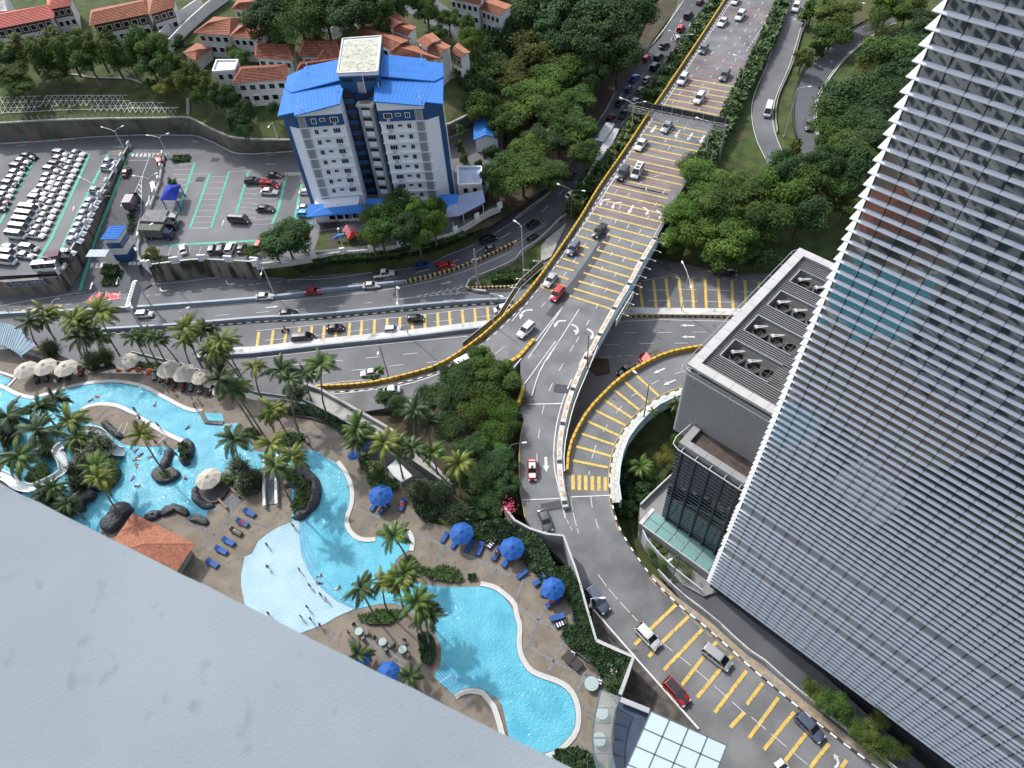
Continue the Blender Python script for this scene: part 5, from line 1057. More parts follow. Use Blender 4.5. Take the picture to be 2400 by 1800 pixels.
leaf_bed('d6','1835,360 1900,355 1905,400 1835,410',ZD+.1,.4,200,'tiny dark planter at the end of the green bed',m=leafD)
leaf_bed('d6','890,710 980,690 1040,665 1290,665 1280,700 1150,780 1000,775 895,760',ZD+.15,.4,1300,'planting bed with pale pebbles at the foot of the palm group')
leaf_bed('d6','1400,880 1500,850 1550,960 1545,1080 1500,1150 1440,1120 1420,1000',ZD+.15,.5,1300,'dark green bed along the edge of the lower pool',m=leafD)
leaf_bed('d11','560,-60 680,-60 780,120 900,560 1220,720 1085,1030 1000,950 940,840 850,720 690,620 625,530 640,460 740,440 720,330 650,140 600,60',ZD+.1,.8,11000,'thick green hedge running down the curved outer wall of the pool deck',m=leafD,leaf=.4,spiky=False)
leaf_bed('c11','0,1600 300,1540 420,1640 600,1700 900,2250 700,2200 560,2000 300,1750 0,1700',ZD+.1,.8,5000,'dark hedge above the curved balustrade beside the lower road',m=leafD,leaf=.4)
leaf_bed('d11','560,1520 750,1500 880,1560 960,1659 800,1800 560,1600',ZD+.2,1.2,3000,'bushy planting at the bottom beside the ledge',m=leafD,leaf=.4)
leaf_bed('c5','1250,1020 1330,1000 1500,1180 1620,1270 1480,1300 1350,1250 1330,1130',ZD+.1,1.0,2500,'green and yellow shrubs beside the glass balcony',leaf=.35)
leaf_bed('c5','1700,1340 1760,1300 2050,1400 2212,1500 2212,1660 2050,1590 1960,1500 1850,1560 1760,1500',ZD+.1,1.3,5000,'dense dark planting in the curved planter',m=leafD,leaf=.4)
leaf_bed('c0','760,590 900,600 960,560 1010,600 820,635',ZD+.1,.7,900,'low plants in the curved planter behind the bean bags',m=leafD)
leaf_bed('c0','1180,555 1370,560 1640,640 1600,660 1350,610 1170,600',ZD+.1,.5,900,'thin strip of plants in front of the glass balustrade')
leaf_bed('h','430,540 560,480 640,500 640,620 540,700 400,740 320,700',ZW+.6,.7,2500,'grassy green mound inside the white slide loop',leaf=.3,spiky=True)
wallw=mat('deck_wall_white',(.38,.4,.41),.6,stain=((.35,.36,.35),.5,.6,.8))
barrier('deck_wall',[W(p,ZD)for p in P('c11','310,1460 380,1560 600,1680')+P('p','1320,1260 1353,1350 1372,1420 1397,1506')],.32,1.0,wallw,'white curved outer wall of the pool deck above the lower road',None,drop=4.5)
barrier('deck_wall',[W(p,ZD)for p in P('p','1397,1506 1484,1545 1452,1632')],.5,1.0,wallw,'white angular corner wall around the planted tip of the pool deck',None,drop=4.8)
gb=mat('balustrade_glass',(.16,.24,.25),.1,spec=.7)
field('service_ledge',P('c5','830,430 870,420 1000,480 1500,770 1680,900 2060,1270 1900,1150 1400,800 1190,740 790,520'),ZD-1.0,conc,thick=3)
barrier('balustrade',[W(p,ZD)for p in P('c0','1150,480 1640,600 2212,830')+P('c5','790,520 1200,745 1420,830')],.1,1.0,gb,'long glass balustrade with white rail behind the palms and umbrellas',None)
barrier('parapet',[W(p,ZD-1)for p in P('c5','700,370 900,420 1150,560 1500,760 1700,890 2080,1270')],.5,1.1,conc,'pale concrete parapet of the hotel deck above the highway',None,drop=2)
barrier('balustrade',[W(p,ZD)for p in P('c5','1560,1180 1620,1250 1740,1180')],.12,1.0,wallw,'white corner rail of the little glass balcony',None)
gbx=surface('glass_balcony',[W(p,ZD+.05)for p in P('c5','1500,1090 1580,1020 1730,1170 1620,1245')],mat('balcony_floor',(.4,.43,.42),.4),.3,None,'pale glass balcony floor between the palms','balcony')
barrier('parapet',catmull([W(p,ZD)for p in P('c0','-200,330 500,560 740,600')],2),.3,.8,conc,'low wall behind the beige umbrellas at the left',None)
barrier('planter_wall',catmull([W(p,ZD)for p in P('c5','620,630 760,660 900,680 1050,760 1150,830')],3),.25,.5,mat('planter_dark',(.05,.05,.05),.7),'thin dark kerb of the hedge strip by the deck',None)
barrier('planter_wall',catmull([W(p,ZD)for p in P('d11','560,-10 640,120 700,300 735,440 640,440 605,530 650,620 720,650 850,740 940,870 1000,960 1070,1080')],2),.28,.55,mat('planter_dark',(.05,.05,.05)),'dark curved planter kerb beside the blue loungers',None)
barrier('planter_wall',catmull([W(p,ZD)for p in P('c5','1700,1330 1760,1480 1860,1570 1960,1510 2060,1590 2212,1680')],3),.35,.7,mat('planter_dark',(.05,.05,.05)),'dark scalloped planter edge under the dense shrubs',None)
barrier('planter_wall',catmull([W(p,ZD)for p in P('c0','740,600 760,640 850,640 1000,600 1180,610 1370,630')],3),.3,.5,conc_d,'grey curved planter edge behind the orange bean bags',None)
barrier('planter_wall',catmull([W(p,ZD)for p in P('i','1420,250 1440,160 1520,90 1680,75 1790,120 1820,200 1790,235')],3),.5,.5,deckm,'stone kerb round the kidney shaped bed',None)
barrier('planter_wall',[W(p,ZD)for p in P('d6','885,700 890,770 1030,800 1150,790')],.1,.5,par_black,'dark metal edging round the palm bed beside the tables',None)
surface('stepping_stone',[W(p,ZD+.75)for p in P('d11','1010,760 1050,745 1095,780 1090,840 1050,850 1005,820')],conc_l,.3,None,'square concrete slab set in the hedge at the deck corner','slab')
slw=mat('slide_white',(.55,.6,.6),.3)
def slide(pts,w,label,hs):
 c=catmull([Vector((W(p,ZW+h).x,W(p,ZW+h).y,ZW+h))for p,h in zip(pts,hs)],6);a=sides(c,w/2);b=sides(c,-w/2);prof=[(1.0,.55),(.97,.3),(.7,.05),(0,0),(-.7,.05),(-.97,.3),(-1.0,.55)];vs=[];n=len(prof)
 for k,p in enumerate(c):
  sd_=(a[k]-p);
  for f,z in prof:vs.append(p+sd_*f+Vector((0,0,z)))
 mb=MB();mb.add(vs,[(k*n+q,k*n+q+1,(k+1)*n+q+1,(k+1)*n+q)for k in range(len(c)-1)for q in range(n-1)]);o=mb.build('water_slide',slw,smooth=True);tag(o,label,'slide')
 mb=MB();kerb(mb,a,.14,.12,base=.5);mb.build('slide_rim',slw,o);mb=MB();kerb(mb,b,.14,.12,base=.5);mb.build('slide_rim',slw,o);return o
slide(P('h','1100,60 1280,90 1380,190 1430,270 1520,330 1620,340'),1.9,'wide white water slide curving into the splashing pool',[4,3.4,2.6,1.7,.8,.2])
slide(P('h','-60,600 120,680 240,770 380,810 480,790 640,720 780,640 840,560 820,440 760,320 820,260'),1.6,'long white looping slide around the grassy mound at the left',[.3,.6,1,1.4,1.7,2.1,2.6,3,3.4,3.8,4.1])
for s,lb in(('1235,400 1230,600 1225,900 1235,1055','left'),('1400,400 1385,600 1380,900 1390,1030','right')):barrier('ramp_wall',wpts('i',s,ZW+.1),.4,1.0,slw,lb+' white side wall of the stepped ramp up to the palms',None)
field('ramp_floor',P('i','1250,390 1385,390 1365,1000 1250,1010'),ZW+.25,bandm,thick=.2)
barrier('low_wall',wpts('i','780,800 900,920',ZW+.2),.35,.6,deckm,'upper stone cheek wall of the boat deck steps',None);barrier('low_wall',wpts('i','630,950 740,1070',ZW+.2),.35,.6,deckm,'lower stone cheek wall of the boat deck steps',None)
o=surface('boat_deck',catmull([W(p,ZW+.5)for p in P('i','360,800 350,740 600,600 720,650 760,780 640,950 500,980 400,920')],3,True),mat('timber_deck',(.05,.045,.05),.7),.5,None,'dark slatted oval deck under the pale umbrella','deck')
sc_m=MB();pts=P('c0','1735,980 1785,1070 1930,1078');kerb(sc_m,[W(p,ZW)for p in pts],.8,.25);tag(sc_m.build('pool_bench',conc_d),'grey L-shaped stone bench in the corner of the winding pool','bench')
field('small_pool',P('c0','-20,655 95,695 70,740 0,750 -20,740'),ZD+.08,waterm);barrier('kerb',wpts('c0','-60,620 0,635 165,690 70,760',ZD),.5,.15,cope,'white stone rim of the small pool at the far left',None)
bs=empty('shade_roof',W(P('c0','100,350')[0],ZD),0,'blue-grey curved metal shade roof at the far left of the deck','roof');bo=bs.location.copy();up_=[W(p,ZD+4.2)for p in P('c0','-200,215 0,208 70,215 170,250 310,405')];dn_=[W(p,ZD+3.3)for p in P('c0','-200,370 -100,385 20,400 100,440 180,495')]
for k in range(4):
 mb=MB();q=[up_[k],up_[k+1],dn_[k+1],dn_[k]];mb.prism([(p.x-bo.x,p.y-bo.y)for p in q],[p.z-.1-bo.z for p in q],[p.z-bo.z for p in q]);mb.build('roof_panel',mat('roof_greyblue',(.13,.22,.28),.4,var=.08,vscale=1),bs)
 for j in range(5):a=up_[k].lerp(up_[k+1],j/5)-bo;b=dn_[k].lerp(dn_[k+1],j/5)-bo;mb=MB();mb.beam(a+Vector((0,0,.04)),b+Vector((0,0,.04)),.05,.07);mb.build('rib',mat('roof_greyblue',(0,0,0)),bs)
for p in(dn_[1],dn_[2],dn_[4],up_[4]):mb=MB();q=p-bo;mb.tube([Vector((q.x,q.y,0)),Vector((q.x,q.y,p.z-bo.z-.1))],.08,6);mb.build('column',metal_g,bs)
terr=mat('terracotta',(.3,.115,.065),.8,var=.22,vscale=2.5,stain=((.19,.08,.055),1.2,.52,.7),detail=8);terr_d=mat('terracotta_old',(.2,.065,.04),.85,var=.3,vscale=1.5,stain=((.1,.05,.04),.8,.5,.7),detail=8)
def tiled(mb,a,b,c,d,rows,th=.07,roll=0):
 n=(b-a).cross(d-a).normalized();n=n if n.z>0 else-n
 for k in range(rows):
  t0,t1=k/rows,(k+1)/rows+.15/rows;p0,p1=a.lerp(d,t0),b.lerp(c,t0);q0,q1=a.lerp(d,min(1,t1)),b.lerp(c,min(1,t1))
  vs=[p0+n*th,p1+n*th,q1+n*.01,q0+n*.01,p0,p1]
  mb.add(vs,[(0,1,2,3),(4,5,1,0)])
 for k in range(roll):
  f=(k+.5)/roll;mb.beam(a.lerp(b,f)+n*.06,d.lerp(c,f)+n*.04,.05,.07,up=n)
pv_=empty('tiled_pavilion',W(P('h','1700,1500')[0],ZD),0,'terracotta tiled hip roof pavilion half hidden by the ledge','pavilion');po=pv_.location.copy();L3=lambda p,z:W(p,z)-po
ZP2=ZD+3.4;e1,e2,r1_=L3(P('h','1720,1120')[0],ZP2+.6),L3((455,1275),ZP2),L3((300,1345),ZP2+2.6);e3=L3((413,1332),ZP2);e4=L3((250,1480),ZP2);e0=L3((265,1258),ZP2)
e1=L3((311,1204),ZP2+.2);ap=L3((290,1268),ZP2+1.5)
ap=L3((320,1286),ZP2+1.2)
P0,P1,P2_,P3_=L3((311,1204),ZP2),L3((457,1274),ZP2),L3((395,1370),ZP2),L3((240,1305),ZP2);AP=(P0+P1+P2_+P3_)/4+Vector((0,0,1.9))
for a,b,nm in((P0,P1,'a'),(P1,P2_,'b'),(P2_,P3_,'c'),(P3_,P0,'d')):mb=MB();tiled(mb,a,b,AP,AP,26,roll=0);f=mb.build('tile_slope',terr,pv_);tag(f,kind='stuff');mb=MB();mb.beam(a,AP,.2,.18);mb.build('hip_tile',terr,pv_)
mb=MB();cc=(P0+P1+P2_+P3_)/4;mb.prism([(lambda q:(q.x,q.y))(cc.lerp(p,.8))for p in(P0,P1,P2_,P3_)],.0,3.3);mb.build('wall',conc,pv_)
sk=empty('skylight_canopy',W((1600,1740),ZD+4),0,'pale glass canopy of large white panels in a dark grid at the bottom','canopy');so_=sk.location.copy();skg=mat('skylight_white',(.42,.52,.53),.25);skf=mat('skylight_frame',(.08,.11,.13),.5)
Q=[W(p,ZD+4)-so_ for p in P('d11','1385,1170 2040,1465 1800,2080 1110,1790')]
for a in range(4):
 for b in range(4):
  f=lambda s,t:Q[0].lerp(Q[1],s).lerp(Q[3].lerp(Q[2],s),t);s0,s1,t0,t1=a/4+.008,(a+1)/4-.008,b/4+.008,(b+1)/4-.008
  mb=MB();q=[f(s0,t0),f(s1,t0),f(s1,t1),f(s0,t1)];mb.prism([(p.x,p.y)for p in q],0,.08);mb.build('glass_panel',skg,sk)
for k in range(5):mb=MB();mb.beam(Q[0].lerp(Q[1],k/4),Q[3].lerp(Q[2],k/4),.16,.22);mb.build('frame_bar',skf,sk);mb=MB();mb.beam(Q[0].lerp(Q[3],k/4),Q[1].lerp(Q[2],k/4),.16,.22);mb.build('frame_bar',skf,sk)
for s_ in(-.25,-.5):mb=MB();mb.beam(Q[0]+Vector((0,0,s_)),Q[1]+Vector((0,0,s_)),.12);mb.build('gutter',metal_g,sk)
fr=empty('glass_canopy_frame',W((1430,1750),ZD+3.5),0,'curved dark steel framed glass canopy beside the white skylight','canopy');fo=fr.location.copy()
oa=catmull([W(p,ZD+3.5)-fo for p in P('d11','950,990 905,1180 880,1350 890,1530 940,1720 1020,1900')],4);ob=catmull([W(p,ZD+4.2)-fo for p in P('d11','1120,1050 1075,1180 1050,1350 1050,1530 1090,1700 1150,1880')],4)
for arr in(oa,ob):mb=MB();mb.tube(arr,.12,6);mb.build('curved_beam',skf,fr)
for k in range(0,len(oa),3):mb=MB();mb.beam(oa[k],ob[k],.1);mb.beam(oa[k]-Vector((0,0,.8)),ob[k],.08);mb.build('strut',skf,fr)
gc=mat('canopy_clear',(.2,.26,.28),.1,spec=.6);
if True:
 m_=gc.node_tree.nodes['Principled BSDF'];m_.inputs['Alpha'].default_value=.35
for k in range(0,len(oa)-3,3):mb=MB();mb.add([oa[k],oa[k+3],ob[k+3],ob[k]],[(0,1,2,3)]);mb.build('glass_panel',gc,fr)
field('lower_roof',P('d11','1100,1060 1380,1180 1200,1650 1100,1900 1000,1800 1060,1500'),ZD+1.5,mat('roof_navy',(.03,.05,.09),.5,var=.2,vscale=.5),thick=2)
bar_=[W(p,ZD+2.2)for p in P('d11','1120,1070 1370,1170')];barrier('louvre_beam',bar_,.7,.3,metal_g,'grey louvred steel beam joining the two canopies',None)
barrier('road_divider',[W(p,ZR)for p in P('p','1391,1430 1511,1567 1637,1709')],.2,.3,white_p,'long straight white kerb between the road and the rough ground triangle',None)
field('rough_ground',P('d11','870,280 1330,810 1780,1320 1900,1800 1300,1500 1080,1100 1225,730 915,590'),lambda x,y:ZR(x,y)+.02,mat('rough_asphalt',(.07,.065,.06),.95,var=.3,vscale=.8,stain=((.12,.1,.085),.8,.5,.65),detail=9),thick=.2)
field('planting_ground',P('c5','1250,560 1560,520 1900,300 2100,150 2212,200')+P('c11','445,420 425,1000 432,1300 480,1510 300,1460 0,1560 -240,1300 -500,900'),lambda x,y:2.2,earth_m)
cq=catmull([Vector((x,y,ZW))for x,y in((-42,6),(-30,12),(-20,10),(-17,0),(-23,-8),(-22,-16),(-34,-16),(-36,-6))],4,True);surface('court_pool',cq,waterm);mb=MB();kerb(mb,cq+[cq[0]],.8,.1,off=-.4);tag(mb.build('pool_coping',cope),'white coping of the court pool beside the hotel','coping')
o=empty('court_pavilion',(-50,-6,ZD),0,'terracotta roofed pavilion behind the court pool','pavilion');E_=[Vector(p)for p in((-8,-7,4),(7,-7,4),(7,7,4),(-8,7,4))]
for k in range(4):mb=MB();tiled(mb,E_[k],E_[(k+1)%4],Vector((0,0,7)),Vector((0,0,7)),20);tag(mb.build('roof_slope',terr,o),kind='stuff')
mb=MB();mb.box(-6,5,-5,5,0,4.2);mb.build('wall',conc_l,o)
# ------------------------------------------------------------------ vehicles
CC=dict(white=(.54,.55,.55),silver=(.36,.38,.4),grey=(.1,.105,.115),black=(.012,.012,.014),dark=(.03,.032,.036),red=(.4,.015,.02),maroon=(.1,.012,.015),blue=(.01,.05,.24),navy=(.012,.02,.08),beige=(.3,.27,.22),cyan=(.02,.3,.6),greyblue=(.09,.11,.16),green=(.03,.04,.025),purple=(.07,.055,.09))
def paint(c):return mat('car_paint_'+c,CC[c],.28,metal=.15 if c in('silver','grey','greyblue','beige')else 0,coat=.8,spec=.5)
cglass=mat('car_glass',(.012,.016,.02),.06,spec=.8);tyre=mat('tyre',(.012,.012,.012),.8);rim=mat('rim',(.35,.36,.37),.4,metal=.6)
hl=mat('headlight',(.7,.72,.75),.15);tl_=mat('tail_light',(.35,.01,.01),.3);trim=mat('car_trim',(.02,.02,.022),.6);tarp=mat('tarpaulin',(.14,.145,.15),.8,var=.3,vscale=1.2);tarpg=mat('tarpaulin_green',(.1,.11,.09),.85,var=.2,vscale=1.5)
KIND=dict(sedan=(4.5,1.78,1.45,.9,(-.40,-.27,.05,.22)),hatch=(3.9,1.7,1.5,.92,(-.49,-.40,.1,.27)),suv=(4.6,1.85,1.7,1.02,(-.49,-.42,.08,.24)),mpv=(4.7,1.85,1.85,1.05,(-.495,-.45,.16,.34)),van=(4.9,1.8,2.1,1.12,(-.5,-.485,.3,.43)),pickup=(5.2,1.85,1.75,1.02,(-.13,-.09,.12,.25)))
PARTS={}
def parts(kind):
 if kind in PARTS:return PARTS[kind]
 L,Wd,Hh,belt,(a,b,c,d)=KIND[kind];w=Wd/2;R=[]
 hood=belt-(.12 if kind!='van' else.05);tail=belt if kind!='sedan' else belt-.02
 st=[(-.5,.42,.55*tail+.2,.86),(-.485,.27,tail-.1,.93),(-.42,.2,tail,.985),(-.2,.2,belt,1),(.1,.2,belt,1),(.25,.2,belt-.03,.99),(.38,.22,hood-.04,.96),(.465,.25,hood-.16,.88),(.5,.38,hood-.36,.76)]
 if kind=='pickup':st[3:4]=[(-.16,.2,belt,1)]
 mb=MB();vs=[]
 for x,z0,z1,f in st:
  zz=(z0+z1)/2
  for y,z in((-.9*f,z0),(-1*f,z0+.12),(-1.0*f,zz),(-.97*f,z1-.06),(-.88*f,z1),(0,z1+.03),(.88*f,z1),(.97*f,z1-.06),(1.0*f,zz),(1*f,z0+.12),(.9*f,z0)):vs.append((x*L,y*w,z))
 n=11;fs=[(k*n+q,(k+1)*n+q,(k+1)*n+q+1,k*n+q+1)for k in range(len(st)-1)for q in range(n-1)]+[(k*n+n-1,(k+1)*n+n-1,(k+1)*n,k*n)for k in range(len(st)-1)]+[tuple(range(n)),tuple((len(st)-1)*n+q for q in range(n))[::-1]]
 fs=[f[::-1]for f in fs];mb.add(vs,fs);me=mb.mesh('body',True);R.append(('body',me,'P',(0,0,0)))
 wr,wt=w*.9,w*.74;B=[(a*L,belt-.02),(b*L,Hh-.05),(c*L,Hh-.05),(d*L,belt-.03)];mb=MB()
 def q4(x0,y0,z0,x1,y1,z1,x2,y2,z2,x3,y3,z3):return[(x0,y0,z0),(x1,y1,z1),(x2,y2,z2),(x3,y3,z3)]
 mb.add(q4(B[3][0],-wr,B[3][1],B[3][0],wr,B[3][1],B[2][0],wt,B[2][1],B[2][0],-wt,B[2][1]),[(0,1,2,3)]);R.append(('windscreen',mb.mesh('windscreen'),'G',(0,0,0)))
 mb=MB();mb.add(q4(B[0][0],wr,B[0][1],B[0][0],-wr,B[0][1],B[1][0],-wt,B[1][1],B[1][0],wt,B[1][1]),[(0,1,2,3)]);R.append(('rear_window',mb.mesh('rear_window'),'G',(0,0,0)))
 for s in(-1,1):
  mb=MB();v_=[(B[0][0],s*wr,B[0][1]),(B[3][0],s*wr,B[3][1]),(B[2][0],s*wt,B[2][1]),(B[1][0],s*wt,B[1][1])];mb.add(v_,[(0,1,2,3)if s<0 else(3,2,1,0)]);R.append(('side_window',mb.mesh('side_window'),'G',(0,0,0)))
 mb=MB();r0,r1=B[1][0]-.03,B[2][0]+.03;zt=Hh;xs=[r0,r0+.2,(r0+r1)/2,r1-.25,r1];zs=[Hh-.06,Hh-.01,Hh,Hh-.015,Hh-.07];vs=[]
 for x,z in zip(xs,zs):
  for y,dz in((-1.03,-.05),(-.9,0),(0,.03),(.9,0),(1.03,-.05)):vs.append((x,y*wt,z+dz))
 mb.add(vs,[(k*5+q,(k+1)*5+q,(k+1)*5+q+1,k*5+q+1)for k in range(4)for q in range(4)])
 for s in(-1,1):
  for(x0,z0),(x1,z1),t in((B[0],B[1],.09),(B[3],B[2],.06)):mb.beam((x0,s*wr*1.0,z0),(x1,s*wt,z1),t,t)
  xm=(a+d)/2*L;mb.beam((xm,s*wr*1.003,belt-.03),(xm-.05,s*wt*1.003,Hh-.06),.05,.07)
  if kind in('van','mpv','suv'):xm=(a*.6+d*.1)*L;mb.beam((xm,s*wr*1.003,belt-.03),(xm,s*wt*1.003,Hh-.06),.05,.12)
 R.append(('roof',mb.mesh('roof'),'P',(0,0,0)))
 mb=MB();vs=[];r=.32;seg=14
 for y in(-.1,.1):
  for q in range(seg):vs.append((r*math.cos(6.2832*q/seg),y,r*math.sin(6.2832*q/seg)))
 mb.add(vs,[(q,(q+1)%seg,(q+1)%seg+seg,q+seg)for q in range(seg)]+[tuple(range(seg)),tuple(range(seg,2*seg))[::-1]]);mb.mi=1
 for y in(-.108,.108):mb.add([(.19*math.cos(6.2832*q/8),y,.19*math.sin(6.2832*q/8))for q in range(8)],[tuple(range(8))if y<0 else tuple(range(8))[::-1]])
 wm=mb.mesh('wheel');wm.materials.append(tyre);wm.materials.append(rim)
 for x in(-.31,.31):
  for s in(-1,1):R.append(('wheel',wm,'W',(x*L,s*(w-.08),.32)))
 for s in(-1,1):
  mb=MB();mb.obox((.468*L,s*w*.68,hood-.24),((1,0,-.35),(0,1,0),(0,0,1)),(.13,.17,.07));R.append(('headlight',mb.mesh('headlight'),'H',(0,0,0)))
  mb=MB();mb.obox((-.492*L,s*w*.78,tail-.2),((1,0,0),(0,1,0),(0,0,1)),(.05,.13,.09));R.append(('tail_light',mb.mesh('tail_light'),'T',(0,0,0)))
  mb=MB();mb.obox((d*L-.22,s*(w+.07),belt+.03),((1,0,0),(0,1,0),(0,0,1)),(.07,.09,.07));R.append(('mirror',mb.mesh('mirror'),'P',(0,0,0)))
 if kind=='pickup':
  mb=MB();mb.box(-.49*L,-.15*L,-w*.8,w*.8,belt+.005,belt+.03);R.append(('bed_cover',mb.mesh('bed_cover'),'B',(0,0,0)))
 PARTS[kind]=R;return R
MM=dict(G=cglass,H=hl,T=tl_,B=trim)
def spawn(kind,col,pos,ang,label,group=None,scale=1.0,pitch=0,cat=None,extra=None):
 o=empty({'sedan':'sedan_car','hatch':'hatchback_car','suv':'suv_car','mpv':'mpv_car','van':'van','pickup':'pickup_truck'}[kind],pos,ang,label,cat or{'van':'van','pickup':'pickup truck'}.get(kind,'car'),group)
 o.rotation_euler=(0,-pitch,ang);o.scale=(scale,)*3
 for nm,me,mk,loc in parts(kind):
  c=bpy.data.objects.new(nm,me);C.objects.link(c);c.parent=o;c.location=loc
  if mk=='W':continue
  m=paint(col)if mk=='P' else MM[mk]
  if not me.materials:me.materials.append(m)
  c.material_slots[0].link='OBJECT';c.material_slots[0].material=m
 return o
def car(kind,col,key,s,z,label,group='cars on the roads'):
 a,b=P(key,s);zz=z(a[0],a[1])if callable(z)else z;z2=z(b[0],b[1])if callable(z)else z
 A=W(a,zz+.6);B=W(b,z2+.6);d=B-A;L=math.hypot(d.x,d.y);sc_=max(.85,min(1.12,L/KIND[kind][0]));c=(A+B)/2;c.z=(zz+z2)/2+.05
 return spawn(kind,col,c,math.atan2(d.y,d.x),label,group,sc_,math.atan2(z2-zz,L))
